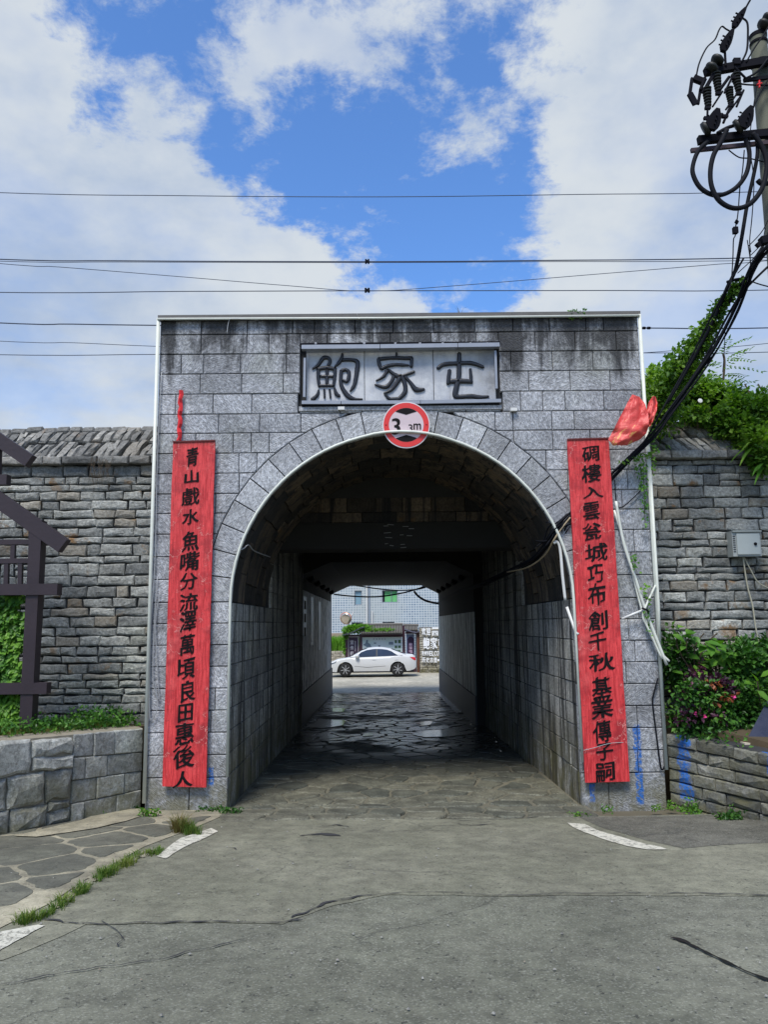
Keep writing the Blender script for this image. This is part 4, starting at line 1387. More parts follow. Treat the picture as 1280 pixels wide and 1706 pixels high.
for k in range(9):
    MB().tube(off(bun, k+3, .034), [.015, .012, .010, .008, .008, .011, .008, .009, .012][k], 6, True, steps=4).make('cable', M_black, bund, True)
MB().tube([P(1240, 430, 8.9), P(1190, 520, 9.3), P(1150, 600, 9.6), P(1100, 690, 9.74), P(1070, 742, 9.82), P(1030, 785, 9.9)], .012, 6).make('cable', M_black, bund, True)
# frayed ends hanging at the arch
fr = thing('cable_tangle', 'tangle of black cable ends hanging where the bundle turns into the arch', 'cables', P(930, 885, 9.93))
random.seed(52)
for k in range(11):
    a = P(rnd(938, 952), rnd(855, 878), 9.93)
    b = P(rnd(905, 930), rnd(870, 925), rnd(9.93, 10.2))
    mid = (a+b)/2+Vector((rnd(-.08, .08), rnd(-.03, .04), rnd(-.13, .05)))
    e = b+Vector((rnd(-.14, .02), rnd(0, .2), rnd(-.12, .04)))
    MB().tube([a, mid, b, e], rnd(.005, .011), 5, True).make('cable', M_black, fr, True)
MB().tube([P(951, 862, 9.9), P(935, 882, 9.92), P(922, 902, 9.96), P(908, 925, 10.3), P(880, 945, 11), P(845, 953, 12)], .011, 6, True).make('tan_cable', plain('tan_cable', (.36, .28, .17), .6), fr, True)

# ------------------------------------------------------------------ torn red banner
m, t = new_mat('red_plastic_sheet')
oc = t.n('ShaderNodeTexCoord').outputs['Object']
X, Y, Z = t.sep(oc)
n1 = t.noise(oc, 3.5, 5, .6); n2 = t.noise(oc, 13., 5, .65, 2.)
c = t.mix(t.ramp(n1, .35, .65), (.62, .035, .03, 1), (.74, .10, .085, 1))
yel = t.m('MULTIPLY', t.ramp(t.noise(t.comb(t.m('ADD', X, Z), t.m('MULTIPLY', t.m('SUBTRACT', X, Z), 5.), 0.), 2.4, 3, .6, 1.), .56, .62), t.ramp(Z, .05, -.08))
c = t.mix(t.m('MULTIPLY', yel, .75), c, (.80, .48, .14, 1))
finish(t, c, .38, n2, .5, .02)
M_sheet = m
def cloth_grid(name, rows, Y, mat, parent, amp=.03, seed=1, n=16, th=.004):
    rr0 = rows; rows = []
    for i in range(len(rr0)-1):
        for q_ in range(4):
            u = q_/4; A_, B_ = rr0[i], rr0[i+1]
            l_ = lambda a, b: (a[0]+(b[0]-a[0])*u, a[1]+(b[1]-a[1])*u)
            rows.append((l_(A_[0], B_[0]), l_(A_[1], B_[1]), A_[2]+(B_[2]-A_[2])*u))
    rows.append(rr0[-1])
    """rows: list of (left px, right px) pairs down the cloth"""
    v = []
    for i, (a, b, dy) in enumerate(rows):
        for j in range(n+1):
            u = j/n
            px, py = a[0]+(b[0]-a[0])*u+rnd(-.25, .25), a[1]+(b[1]-a[1])*u+1.2*noise.noise(Vector((u*9, i*.7, seed)))
            f_ = noise.noise(Vector((u*3.1+i*.12, i*.2-u*1.2, seed)))+.5*noise.noise(Vector((u*7+i*.22, i*.45, seed+5)))+.6*math.sin(5*u+i*.28)*u
            v.append(P(px, py, Y+dy-amp*f_-amp*.8*math.sin(math.pi*u)))
    f = []
    for i in range(len(rows)-1):
        for j in range(n):
            a = i*(n+1)+j
            f.append((a, a+n+1, a+n+2, a+1))
    m0 = len(v)
    v2 = v+[Vector((p.x, p.y+th, p.z)) for p in v]
    f2 = f+[tuple(m0+k for k in reversed(q_)) for q_ in f]
    return obj(name, v2, f2, mat, parent, True)
bn = thing('torn_red_banner', 'crumpled torn red plastic sheet with yellow print caught on the cables', 'banner', P(1055, 705, 9.7))
rows = [((1054, 657), (1066, 661), 0), ((1048, 668), (1075, 672), -.02), ((1040, 683), (1081, 690), -.04), ((1030, 702), (1082, 708), -.05), ((1022, 718), (1078, 722), -.04), ((1014, 732), (1066, 733), -.02), ((1022, 742), (1045, 742), 0)]
cloth_grid('sheet', rows, 9.62, M_sheet, bn, .055, 3)
rows = [((1088, 660), (1093, 660), 0), ((1082, 670), (1096, 672), -.02), ((1077, 688), (1095, 684), -.03), ((1080, 703), (1091, 697), -.03), ((1080, 712), (1086, 709), -.02)]
cloth_grid('torn_corner', rows, 9.66, M_sheet, bn, .07, 8, 10)
# ------------------------------------------------------------------ dry stone walls beside the gate
def courses(name, x0, x1, z0, z1, org, U, V, N, mat, parent, hs=(.10, .20), ls=(.18, .52), mb=None, fn=rough, zfun=None, **kw):
    z = z0
    while z < z1-.02:
        h = rnd(*hs)
        if z+h > z1-.06: h = z1-z
        x = x0-rnd(0, .2)
        while x < x1:
            L = rnd(*ls)*(1 if h > .13 else 1.1)
            a, b = max(x, x0), min(x+L, x1)
            if b-a > .06:
                g = .008
                dz = rnd(-.006, .006)
                # now and then two thin stones instead of one
                if h > .17 and random.random() < .16:
                    m_ = z+h*rnd(.4, .6)
                    fn(name, [(a+g, z+g), (b-g, z+g), (b-g, m_-g), (a+g, m_-g)], org, U, V, N, mat, parent, mb=mb, **kw)
                    fn(name, [(a+g, m_+g), (b-g, m_+g), (b-g, z+h-g), (a+g, z+h-g)], org, U, V, N, mat, parent, mb=mb, **kw)
                else:
                    fn(name, [(a+g, z+g+dz), (b-g, z+g-dz), (b-g, z+h-g), (a+g, z+h-g)], org, U, V, N, mat, parent, mb=mb, **kw)
            x += L
        z += h
WY = 10.62
ZL0, ZT, ZC = .75, 4.52, 4.64
random.seed(61)
def ridge(parent, x0, x1, lean):
    """two rows of slabs laid slanting on the sloping top of the wall, and round ends along the crest"""
    O = (0, WY+.02, ZC+.0); Vd = Vector((0, .60, .80)).normalized(); Nn = Vector((0, -.80, .60)).normalized()
    lo0, lo1, hi1 = -.02, .32, .60
    for (s0, s1) in ((lo0, lo1), (lo1+.01, hi1)):
        x = x0-.3
        while x < x1:
            wv = rnd(.10, .16)
            l0, l1 = s0+rnd(-.02, .02), s1+rnd(-.05, .05)
            k = lean*(1+.5*noise.noise(Vector((x*1.3, s0*3, 0))))
            p = [(x+.013+k*l0, l0), (x+wv-.013+k*l0, l0), (x+wv-.013+k*l1, l1), (x+.013+k*l1, l1)]
            cx_ = x+k*(l0+l1)/2
            if x0-.05 < min(q_[0] for q_ in p) and max(q_[0] for q_ in p) < x1+.03:
                rough('coping_stone', p, Vector(O)+Nn*rnd(-.015, .02), (1, 0, 0), Vd, Nn, M_ridge, parent, thick=.07, bulge=.032, jit=.006, inset=.020)
            x += wv
def side_wall(x0, x1, label, lean, zb, nm):
    wl = thing('dry_stone_wall', label, 'wall', ((x0+x1)/2, WY+.3, zb))
    core = MB()
    core.box((x0, WY+.045, zb-.8), (x1, WY+1.6, ZC-.04))
    core.add([(x0, WY+.05, ZC-.04), (x1, WY+.05, ZC-.04), (x1, WY+.39, ZC+.44), (x0, WY+.39, ZC+.44), (x0, WY+1.6, ZC+.3), (x1, WY+1.6, ZC+.3)],
             [(0, 1, 2, 3), (3, 2, 5, 4)])
    core.make('wall_core', M_joint, wl)
    courses('stone', x0, x1, zb, ZT, (0, WY, 0), (1, 0, 0), (0, 0, 1), (0, -1, 0), M_rub, wl, (.085, .175), (.18, .52), jit=.012, bulge=.016)
    # projecting course under the ridge
    x = x0
    while x < x1-.05:
        L = min(rnd(.25, .50), x1-x)
        rough('ledge_stone', [(x+.005, ZT+.005), (x+L-.005, ZT+.005), (x+L-.005, ZC-.005), (x+.005, ZC-.005)], (0, WY-.10, 0), (1, 0, 0), (0, 0, 1), (0, -1, 0), M_ridge, wl, thick=.16, bulge=.02, jit=.006, inset=.012)
        x += L
    ridge(wl, x0, x1, lean)
    # rounded crest stones
    x = x0
    while x < x1-.05:
        L = min(rnd(.14, .26), x1-x)
        zc, yc = ZC+.455+rnd(-.01, .02), WY+.40
        prof = [(0, .055), (.02, .075), (L-.03, .078), (L-.008, .05)]
        MB().lathe((x, yc, zc), (1, .03, rnd(-.05, .05)), prof, 8).make('crest_stone', M_ridge, wl)
        x += L
    return wl
wl_l = side_wall(-7.0, -3.03, 'grey dry stone wall left of the gate with slanting slab coping', .36, .82, 'l')
random.seed(62)
wl_r = side_wall(3.58, 6.75, 'vine-topped grey dry stone wall right of the gate behind the meter box', -.55, .95, 'r')

# ------------------------------------------------------------------ low wall left
A = G(236, 1346); B = G(0, 1392)
d = (B-A); d.z = 0; Ld = d.length; d.normalize()
Nn = Vector((-d.y, d.x, 0))
if Nn.y > 0: Nn = -Nn
ll = thing('low_wall', 'low kerb wall of grey blocks curving from the left pier, weeds on its top', 'wall', (A+B)/2)
zbA, zbB = A.z, B.z
ZTL = P(235, 1213, A.y).z
ZTB = P(0, 1234, B.y).z
random.seed(63)
E2 = 2.3
def lw_top(u): return ZTL+(ZTB-ZTL)*u/Ld
# ashlar part
u = 0.02
zr = [-.15, .19, .42, .65, .80]
for i in range(4):
    z0_, z1_ = zr[i], zr[i+1]
    u = .02
    while u < 1.02:
        L = min(rnd(.25, .55), 1.05-u)
        if 1.05-u-L < .12: L = 1.05-u
        def tz(z, uu): return z+(lw_top(uu)-.80 if z >= .79 else (.03+.10*uu*z/.8))
        p = [(u+.005, tz(z0_, u)+.004), (u+L-.005, tz(z0_, u+L)+.004), (u+L-.005, tz(z1_, u+L)-.004), (u+.005, tz(z1_, u)-.004)]
        rough('block', p, A*1-Vector((0, 0, A.z)), d, (0, 0, 1), Nn, M_low, ll, thick=.08, bulge=.014, jit=.003, inset=.010)
        u += L
# rubble part
random.seed(64)
def follow(name, poly, *a, **k):
    return rough(name, [(p[0], p[1] if p[1] < 0 else p[1]*(lw_top(p[0])-.004)/.86) for p in poly], *a, **k)
courses('rubble_stone', 1.06, 5.4, -.2, .86, A-Vector((0, 0, A.z)), d, (0, 0, 1), Nn, M_low, ll, (.20, .30), (.34, .75), fn=follow, thick=.08, bulge=.04, jit=.02, inset=.035)
# core with mortar top
def W(u, z, b): return A-Vector((0, 0, A.z))+d*u+Vector((0, 0, z))-Nn*b
core = MB()
ns = 12
vv, ff = [], []
for i in range(ns+1):
    u = 5.4*i/ns
    vv += [W(u, -.6, .03), W(u, lw_top(u)-.005, .03), W(u, lw_top(u)+.012, .12), W(u, lw_top(u)+.02, .32), W(u, -.6, .32)]
    if i:
        a = (i-1)*5
        for j in range(4): ff.append((a+j, a+j+5, a+j+6, a+j+1))
ff.append((0, 1, 2, 3, 4)); ff.append(tuple(reversed([ns*5+k for k in range(5)])))
core.add(vv, ff).make('wall_core', M_cap, ll)
# soil behind it
M_soil = plain('brown_soil', (.075, .055, .03), 1., var=.6, scale=6, bstr=.9)
sv = [W(0, lw_top(0)-.03, .30), W(5.4, lw_top(5.4)-.03, .30), Vector((-7.2, WY+.04, .92)), Vector((-3.05, WY+.04, .98))]
sv2 = [Vector((p.x, p.y, -.3)) for p in sv]
tag(obj('planting_bed', sv+sv2, [(0, 1, 2, 3), (0, 4, 5, 1), (1, 5, 6, 2), (2, 6, 7, 3), (3, 7, 4, 0)], M_soil), kind='structure')
# mortar apron at the foot of the low wall
random.seed(65)
ap = jag([gxy(20, 1397), gxy(60, 1388), gxy(140, 1368), gxy(175, 1352), gxy(236, 1351), gxy(240, 1362), gxy(210, 1371), gxy(160, 1383), gxy(110, 1391), gxy(60, 1398)], .03, .1)
sheet('mortar_apron', ap, M_grout, .026, pavement, None)

# ------------------------------------------------------------------ low terrace wall right
A2 = G(1118, 1352); B2 = G(1290, 1372)
A2 = Vector((3.58, 10.0, zg(10.0))); 
d2 = Vector((B2.x-A2.x, B2.y-A2.y, 0)); L2 = d2.length; d2.normalize()
N2 = Vector((d2.y, -d2.x, 0))
if N2.y > 0: N2 = -N2
rw = thing('terrace_wall', 'low dark mossy stone wall right of the gate with sprayed blue stripes', 'wall', (A2+B2)/2)
random.seed(66)
ZR0 = P(1118, 1222, 10.0).z; ZR1 = P(1278, 1256, B2.y).z
def rt(u): return ZR0+(ZR1-ZR0)*u/L2
nrow = 7
for r_ in range(nrow):
    u = 0.0
    while u < 3.2:
        L = rnd(.28, .62)
        f0, f1 = r_/nrow, (r_+1)/nrow
        zb0 = -.12
        p = [(u+.006, zb0+(rt(u)-zb0)*f0+.004), (u+L-.006, zb0+(rt(u+L)-zb0)*f0+.004), (u+L-.006, zb0+(rt(u+L)-zb0)*f1-.004), (u+.006, zb0+(rt(u)-zb0)*f1-.004)]
        rough('stone', p, A2-Vector((0, 0, A2.z)), d2, (0, 0, 1), N2, M_lowr, rw, thick=.08, bulge=.028, jit=.005, inset=.014)
        u += L
def W2(u, z, b): return A2-Vector((0, 0, A2.z))+d2*u+Vector((0, 0, z))-N2*b
vv, ff = [], []
for i in range(7):
    u = 3.3*i/6
    vv += [W2(u, -.6, .03), W2(u, rt(u)-.004, .03), W2(u, rt(u)+.0, .30), W2(u, -.6, .30)]
    if i:
        a = (i-1)*4
        for j in range(3): ff.append((a+j, a+j+4, a+j+5, a+j+1))
ff.append((0, 1, 2, 3)); ff.append(tuple(reversed([24+k for k in range(4)])))
MB().add(vv, ff).make('wall_core', M_joint, rw)
sv = [W2(0, rt(0)-.05, .28), W2(3.3, rt(3.3)-.05, .28), Vector((7.4, WY+.04, 1.1)), Vector((3.6, WY+.04, 1.05))]
sv2 = [Vector((p.x, p.y, -.3)) for p in sv]
tag(obj('planting_bed', sv+sv2, [(3, 2, 1, 0), (1, 5, 4, 0), (2, 6, 5, 1), (3, 7, 6, 2), (0, 4, 7, 3)], M_soil), kind='structure')

# ------------------------------------------------------------------ dark slanted tablet at the right edge
tb = thing('stone_tablet', 'dark blue-grey slanted tablet on a pale stone base at the right edge', 'tablet', P(1275, 1235, 9.3))
Yt = 9.35
q0, q1, q2_ = P(1246, 1230, Yt), P(1330, 1238, Yt-.3), P(1262, 1163, Yt+.35)
q2_ = P(1291, 1150, Yt+.25)
q0, q1, q2_, q3 = P(1246, 1231, Yt), P(1400, 1246, Yt-.25), P(1440, 1140, Yt+.3), P(1290, 1146, Yt+.4)
nn = (q1-q0).cross(q3-q0).normalized()*.07
if nn.y > 0: nn = -nn
v = [q0, q1, q2_, q3]+[p-nn for p in (q0, q1, q2_, q3)]
obj('slab', v, [(0, 1, 2, 3), (7, 6, 5, 4), (0, 4, 5, 1), (1, 5, 6, 2), (2, 6, 7, 3), (3, 7, 4, 0)], plain('polished_navy_stone', (.022, .028, .055), .28, var=.2), tb)
b0 = P(1240, 1248, Yt-.02)
MB().box((b0.x, Yt-.06, b0.z-.04), (b0.x+1.6, Yt+.5, b0.z+.075)).make('base_ledge', plain('pale_sandstone', (.55, .49, .38), .85, var=.3), tb)
MB().box((b0.x+.1, Yt+.04, .3), (b0.x+1.6, Yt+.42, b0.z-.042)).make('plinth', M_low, tb)

# ------------------------------------------------------------------ meter box
mb_ = thing('meter_box', 'grey metal meter box hanging on the right stone wall', 'meter box', P(1245, 906, WY-.12))
c0, c1 = P(1223, 927, WY-.17), P(1267, 886, WY-.17)
MB().box((c0.x, WY-.17, c0.z), (c1.x, WY+.0, c1.z)).make('body', plain('grey_enamel', (.34, .37, .36), .5, var=.15), mb_)
MB().box((c0.x+.055, WY-.188, c0.z+.025), (c1.x-.02, WY-.171, c1.z-.025)).make('door', plain('grey_enamel_door', (.38, .42, .41), .45, var=.12), mb_)
MB().box((c0.x-.0, WY-.20, c1.z+.0), (c1.x+.012, WY+.0, c1.z+.018)).make('rain_cap', plain('grey_enamel_cap', (.30, .33, .32), .5, var=.12), mb_)
MB().lathe((c1.x-.085, WY-.189, (c0.z+c1.z)/2), (0, -1, 0), [(0, .022), (.015, .02), (.02, .01)], 10).make('lock', M_iron, mb_)
for i in range(8): MB().box((c0.x+.008, WY-.176, c0.z+.06+i*.03), (c0.x+.040, WY-.1705, c0.z+.07+i*.03)).make('vent_slit', M_iron, mb_)
M_tanw = plain('tan_wire', (.42, .40, .30), .7)
pipe('box_wire', [P(1239, 929, WY-.1), P(1246, 975, WY-.08), P(1255, 1010, WY-.1), P(1261, 1050, WY-.12), P(1276, 1115, WY-.2)], .011, M_tanw, 'pale wire dropping straight down from the meter box', 'cable', 6, True)
pipe('box_wire', [P(1241, 929, WY-.1), P(1252, 950, WY-.09), P(1266, 972, WY-.08), P(1295, 985, WY-.08)], .009, M_tanw, 'pale wire leaving the meter box to the right', 'cable', 6, True)

# ------------------------------------------------------------------ timber-look frame at the left edge
fr_ = thing('lattice_frame', 'dark plum painted gabled lattice frame overgrown with ivy at the left edge', 'frame', P(40, 1200, 9.5))
FY = 9.5
def member(nm, a, b, w_, dep=.10, y=FY, up=(0, 0, 1)):
    MB().bar(P(*a, y), P(*b, y), dep, w_, up) if False else None
    p, q_ = P(*a, y), P(*b, y)
    mb = MB(); dd = (q_-p).normalized()
    s_ = Vector((-dd.z, 0, dd.x))*w_/2
    v = []
    for e in (p, q_):
        for sx, yy in ((-1, -dep/2), (1, -dep/2), (1, dep/2), (-1, dep/2)):
            v.append(e+s_*sx+Vector((0, yy, 0)))
    mb.add(v, [(0, 1, 2, 3), (7, 6, 5, 4), (0, 4, 5, 1), (1, 5, 6, 2), (2, 6, 7, 3), (3, 7, 4, 0)])
    return mb.make(nm, M_frame, fr_)
member('post', (64, 868), (46, 1215), .148, .16)
member('rafter', (-160, 625), (51, 769), .165, .13, FY-.02)
member('rafter', (-160, 722), (107, 910), .185, .13, FY-.02)
member('tie_beam', (-160, 802), (14, 800), .13, .12, FY+.01)
member('tie_beam', (-200, 984), (99, 982), .135, .15, FY-.03)
member('low_rail', (-200, 1150), (81, 1146), .13, .13, FY-.03)
member('lattice_rail', (-160, 905), (56, 903), .062, .06)
member('lattice_rail', (-160, 938), (56, 934), .060, .06)
for (x_, a_, b_) in ((52, 880, 978), (22, 908, 934), (11, 938, 978), (34, 938, 978), (-14, 938, 978), (-40, 908, 978), (-68, 908, 978)):
    member('lattice_bar', (x_, a_), (x_-1, b_), .052, .05, FY+.0)
member('post', (-2, 740), (-4, 800), .05, .08)
member('post', (-150, 640), (-160, 1230), .148, .16)

# ------------------------------------------------------------------ foliage
def leafmat(name, c1, c2, c3, tr=.25, rough=.45):
    m, t = new_mat(name)
    g = t.n('ShaderNodeNewGeometry')
    rn = g.outputs['Random Per Island']
    n1 = t.noise(g.outputs['Position'], 2.2, 4, .6)
    c = t.mix(t.ramp(rn, 0, 1, smooth=False), (*c1, 1), (*c2, 1))
    c = t.mix(t.ramp(t.m('ADD', n1, t.m('MULTIPLY', rn, .18)), .52, .75), c, (*c3, 1))
    b = t.n('ShaderNodeBsdfPrincipled'); t.set(b, 'Base Color', c); t.set(b, 'Roughness', rough); t.set(b, 'Specular IOR Level', .35)
    tl = t.n('ShaderNodeBsdfTranslucent'); t.set(tl, 'Color', t.mix(1., c, (1.3, 1.5, .5, 1), 'MULTIPLY'))
    mx = t.n('ShaderNodeMixShader', i_0=tr)
    t.t.links.new(b.outputs[0], mx.inputs[1]); t.t.links.new(tl.outputs[0], mx.inputs[2])
    t.t.links.new(mx.outputs[0], t.n('ShaderNodeOutputMaterial').inputs[0])
    return m
ML_vine = leafmat('vine_leaves', (.05, .13, .016), (.13, .27, .03), (.24, .40, .05), .35)
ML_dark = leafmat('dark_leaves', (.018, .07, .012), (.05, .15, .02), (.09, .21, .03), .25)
ML_shrub = leafmat('shrub_leaves', (.025, .09, .014), (.065, .19, .025), (.12, .27, .035), .25)
ML_ivy = leafmat('ivy_leaves', (.04, .13, .015), (.10, .26, .03), (.17, .34, .04), .3)
ML_purple = leafmat('purple_leaves', (.030, .012, .028), (.075, .022, .050), (.13, .035, .075), .25)
ML_dry = leafmat('dry_grass', (.15, .11, .035), (.26, .19, .055), (.10, .12, .03), .2, .8)
ML_grass = leafmat('green_grass', (.05, .12, .015), (.12, .20, .03), (.17, .21, .04), .3, .7)
ML_lawn = leafmat('bright_grass', (.10, .27, .02), (.16, .36, .03), (.14, .30, .03), .3, .7)
M_stem = plain('brown_stem', (.07, .05, .03), .9, var=.4)
def leaf(v, f, p, dr, nrm, L, Wd, fold=.25, seg=1):
    dr = dr.normalized(); s_ = dr.cross(nrm)
    if s_.length < 1e-4: s_ = dr.orthogonal()
    s_.normalize(); up = s_.cross(dr)
    b = len(v)
    if seg == 1:
        v += [p, p+dr*L*.45+s_*Wd+up*fold*Wd, p+dr*L-up*fold*L*.3, p+dr*L*.45-s_*Wd+up*fold*Wd]
        f += [(b, b+1, b+2), (b, b+2, b+3)]
    else:
        v += [p, p+dr*L*.28+s_*Wd*.85+up*fold*Wd, p+dr*L*.62+s_*Wd*.75+up*fold*Wd*.4, p+dr*L-up*fold*L*.45, p+dr*L*.62-s_*Wd*.75+up*fold*Wd*.4, p+dr*L*.28-s_*Wd*.85+up*fold*Wd, p+dr*L*.5-up*fold*L*.05]
        f += [(b, b+1, b+6), (b+1, b+2, b+6), (b+2, b+3, b+6), (b+3, b+4, b+6), (b+4, b+5, b+6), (b+5, b, b+6)]
def rdir(zb=0.):
    while 1:
        q_ = Vector((rnd(-1, 1), rnd(-1, 1), rnd(-1, 1)))
        if .05 < q_.length < 1: break
    q_.normalize(); q_.z += zb
    return q_.normalized()
def blob_leaves(blobs, n, L, out=None, droop=.2, shell=.75, clump=0., seg=1, wr=.32, hole=.0):
    """leaves through the volume of ellipsoids (centre, radii), denser towards the outside; uneven outline from noise"""
    v, f = ([], []) if out is None else out
    tot = sum(b[1][0]*b[1][2] for b in blobs)
    for c, r_ in blobs:
        k = int(n*r_[0]*r_[2]/tot)
        for _ in range(k):
            u = rdir()
            s_ = (random.random()**.5)*(1-shell*.45)+shell*.45*random.random()
            w_ = 1+.38*noise.noise(Vector((c[0]+u.x*2.1, c[1]+u.y*2.1, c[2]+u.z*2.1)))+.18*noise.noise(u*6+Vector(c))
            p = Vector((c[0]+u.x*r_[0]*s_*w_, c[1]+u.y*r_[1]*s_*w_, c[2]+u.z*r_[2]*s_*w_))
            if hole and noise.noise(p*2.6) < -hole: continue
            dd = (u+rdir()*.8+Vector((0, -.25, -droop))).normalized()
            nn_ = (u*.8+Vector((0, -.4, .7))+rdir()*.7).normalized()
            LL = L*rnd(.6, 1.25)
            leaf(v, f, p, dd, nn_, LL, LL*wr*rnd(.8, 1.2), .25, seg)
    return v, f
def pb(px, py, Y, rx, ry, rz):
    p = P(px, py, Y)
    return ((p.x, p.y, p.z), (rx, ry, rz))
def stems(parent, pts_list, r, nm='stem'):
    mb = MB()
    for p in pts_list: mb.tube(p, r, 5, True, steps=3)
    return mb.make(nm, M_stem, parent)
random.seed(71)
# creeper over the right wall top
cr_ = thing('wall_creeper', 'bright green creeper heaped over the top of the right stone wall', 'creeper', P(1180, 700, 11.1))
bl = [pb(1110, 655, 11.2, .42, .5, .38), pb(1135, 632, 11.1, .35, .4, .36), pb(1160, 660, 11.2, .55, .5, .32), pb(1200, 672, 11.2, .6, .5, .30), pb(1240, 690, 11.0, .55, .55, .38),
      pb(1275, 700, 11.0, .5, .6, .42), pb(1320, 700, 11.0, .6, .6, .5), pb(1258, 735, 10.6, .36, .35, .28), pb(1275, 765, 10.45, .25, .25, .22), pb(1180, 690, 10.8, .5, .3, .16), pb(1230, 712, 10.7, .4, .3, .2), pb(1100, 640, 11.3, .3, .3, .3)]
v, f = blob_leaves(bl, 24000, .085, droop=.1, shell=.8, hole=.34)
obj('foliage', v, f, ML_vine, cr_)
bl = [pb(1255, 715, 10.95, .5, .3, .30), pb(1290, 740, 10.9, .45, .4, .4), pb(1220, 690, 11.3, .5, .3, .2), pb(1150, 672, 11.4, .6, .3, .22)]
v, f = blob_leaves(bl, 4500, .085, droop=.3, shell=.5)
obj('shade_toned_foliage', v, f, ML_dark, cr_)  # darker leaf colour paints the shade low and deep in the creeper
stems(cr_, [[P(1120+i*22, 700+8*(i % 3), 10.75), P(1110+i*24, 668, 11.0), P(1100+i*22+10, 640, 11.2)] for i in range(8)], .012)
# creeper climbing the cables
cc = thing('cable_creeper', 'leafy creeper climbing the slanting black cables above the wall', 'creeper', P(1150, 600, 9.7))
v, f = [], []
path = [P(1085, 690, 10.6), P(1108, 640, 10.2), P(1133, 600, 9.9), P(1158, 565, 9.75), P(1180, 535, 9.6), P(1200, 500, 9.4), P(1222, 475, 9.25), P(1240, 460, 9.1)]
pc = catmull(path, 10)
for i, p in enumerate(pc):
    u = i/len(pc)
    rr_ = .34*(1-u)**1.7+.035
    for _ in range(int(170*(1-u)**1.6)+7):
        q_ = p+rdir()*rr_*rnd(.1, 1)+Vector((rnd(-.02, .18)*(1-u), 0, -rnd(0, .12)))
        leaf(v, f, q_, (rdir()+Vector((0, -.2, -.4))).normalized(), rdir(.6), rnd(.05, .095), rnd(.018, .03))
obj('foliage', v, f, ML_vine, cc)
MB().tube(path, .012, 5).make('stem', M_stem, cc)
# young tree with pinnate leaves
tr_ = thing('sapling', 'young tree with feathery pinnate leaves rising above the wall creeper', 'tree', P(1205, 690, 11.8))
MB().tube([P(1203, 700, 11.8), P(1205, 650, 11.8), P(1208, 605, 11.8), P(1206, 590, 11.8)], .018, 6).make('trunk', M_stem, tr_)
v, f = [], []
def pinnate(v, f, p, dr, L, n=9, ll=.11):
    dr = dr.normalized()
    for i in range(n):
        u = (i+1)/n
        c_ = p+dr*L*u+Vector((0, 0, -.25*L*u*u))
        s_ = dr.cross(Vector((0, 0, 1)))
        if s_.length < .1: s_ = Vector((1, 0, 0))
        s_.normalize()
        for sg_ in (-1, 1):
            l2 = ll*(1-.5*abs(u-.45))
            leaf(v, f, c_, (s_*sg_+dr*.35+Vector((0, 0, -.1))), Vector((0, 0, 1))+rdir()*.3, l2, l2*.2)
        if i == n-1: leaf(v, f, c_, dr, Vector((0, 0, 1)), ll, ll*.22)
random.seed(72)
for (px, py, dx, dz) in ((1207, 585, .5, .4), (1206, 590, -.7, .25), (1208, 600, 1., .15), (1210, 612, 1., -.05), (1207, 605, -.9, .05), (1206, 620, .3, .5), (1205, 615, -.5, .3), (1208, 625, .9, .2), (1204, 630, -.9, .1),
                         (1206, 640, .6, .1), (1205, 640, -.7, -.1), (1206, 595, .1, .8), (1207, 632, 1., -.1), (1209, 600, .7, .5), (1205, 608, -.8, .35), (1206, 622, .9, -.15)):
    pinnate(v, f, P(px, py, 11.8+rnd(-.2, .2)), Vector((dx, rnd(-.6, .4), dz)), rnd(.34, .52), 8, .10)
obj('crown', v, f, ML_vine, tr_)
# purple-flowered glimpses: white blossom
tag(MB().lathe(P(1167, 668, 10.6), (0, -1, .2), [(0, .01), (.012, .035), (.016, .012)], 8).make('blossom', plain('white_petal', (.8, .8, .78), .6)), 'single white blossom in the creeper above the right wall', 'flower')
# fern with strap fronds
def fern(label, px, py, Y, n, L, wd, spread, mat, sd_, nm='fern', drp=.55):
    random.seed(sd_)
    r0 = P(px, py, Y)
    t_ = thing(nm, label, 'fern' if nm == 'fern' else 'plant', r0)
    for i in range(n):
        a = rnd(-spread, spread)
        d_ = Vector((math.sin(a), -rnd(.3, .9), math.cos(a)*rnd(.3, 1.))).normalized()
        LL = L*rnd(.7, 1.15)
        v, f = [], []
        prev = None
        side = d_.cross(Vector((0, 0, 1))).normalized()
        for k in range(9):
            u = k/8
            c_ = r0+d_*LL*u+Vector((0, 0, -drp*LL*u*u))
            w_ = wd*math.sin(math.pi*min(1, .08+u*.92))**.7+.002
            lift = Vector((0, 0, w_*.35))
            v += [c_-side*w_+lift, c_, c_+side*w_+lift]
            if k:
                b = (k-1)*3
                f += [(b, b+1, b+4, b+3), (b+1, b+2, b+5, b+4)]
        obj('frond', v, f, mat, t_)
    return t_
fern('bright strap-leaved fern hanging from the right end of the wall creeper', 1268, 745, 10.5, 13, .55, .028, 1.9, ML_vine, 73)
fern('smaller strap-leaved fern below the creeper near the meter box wall', 1282, 775, 10.45, 9, .48, .026, 1.7, ML_ivy, 74)
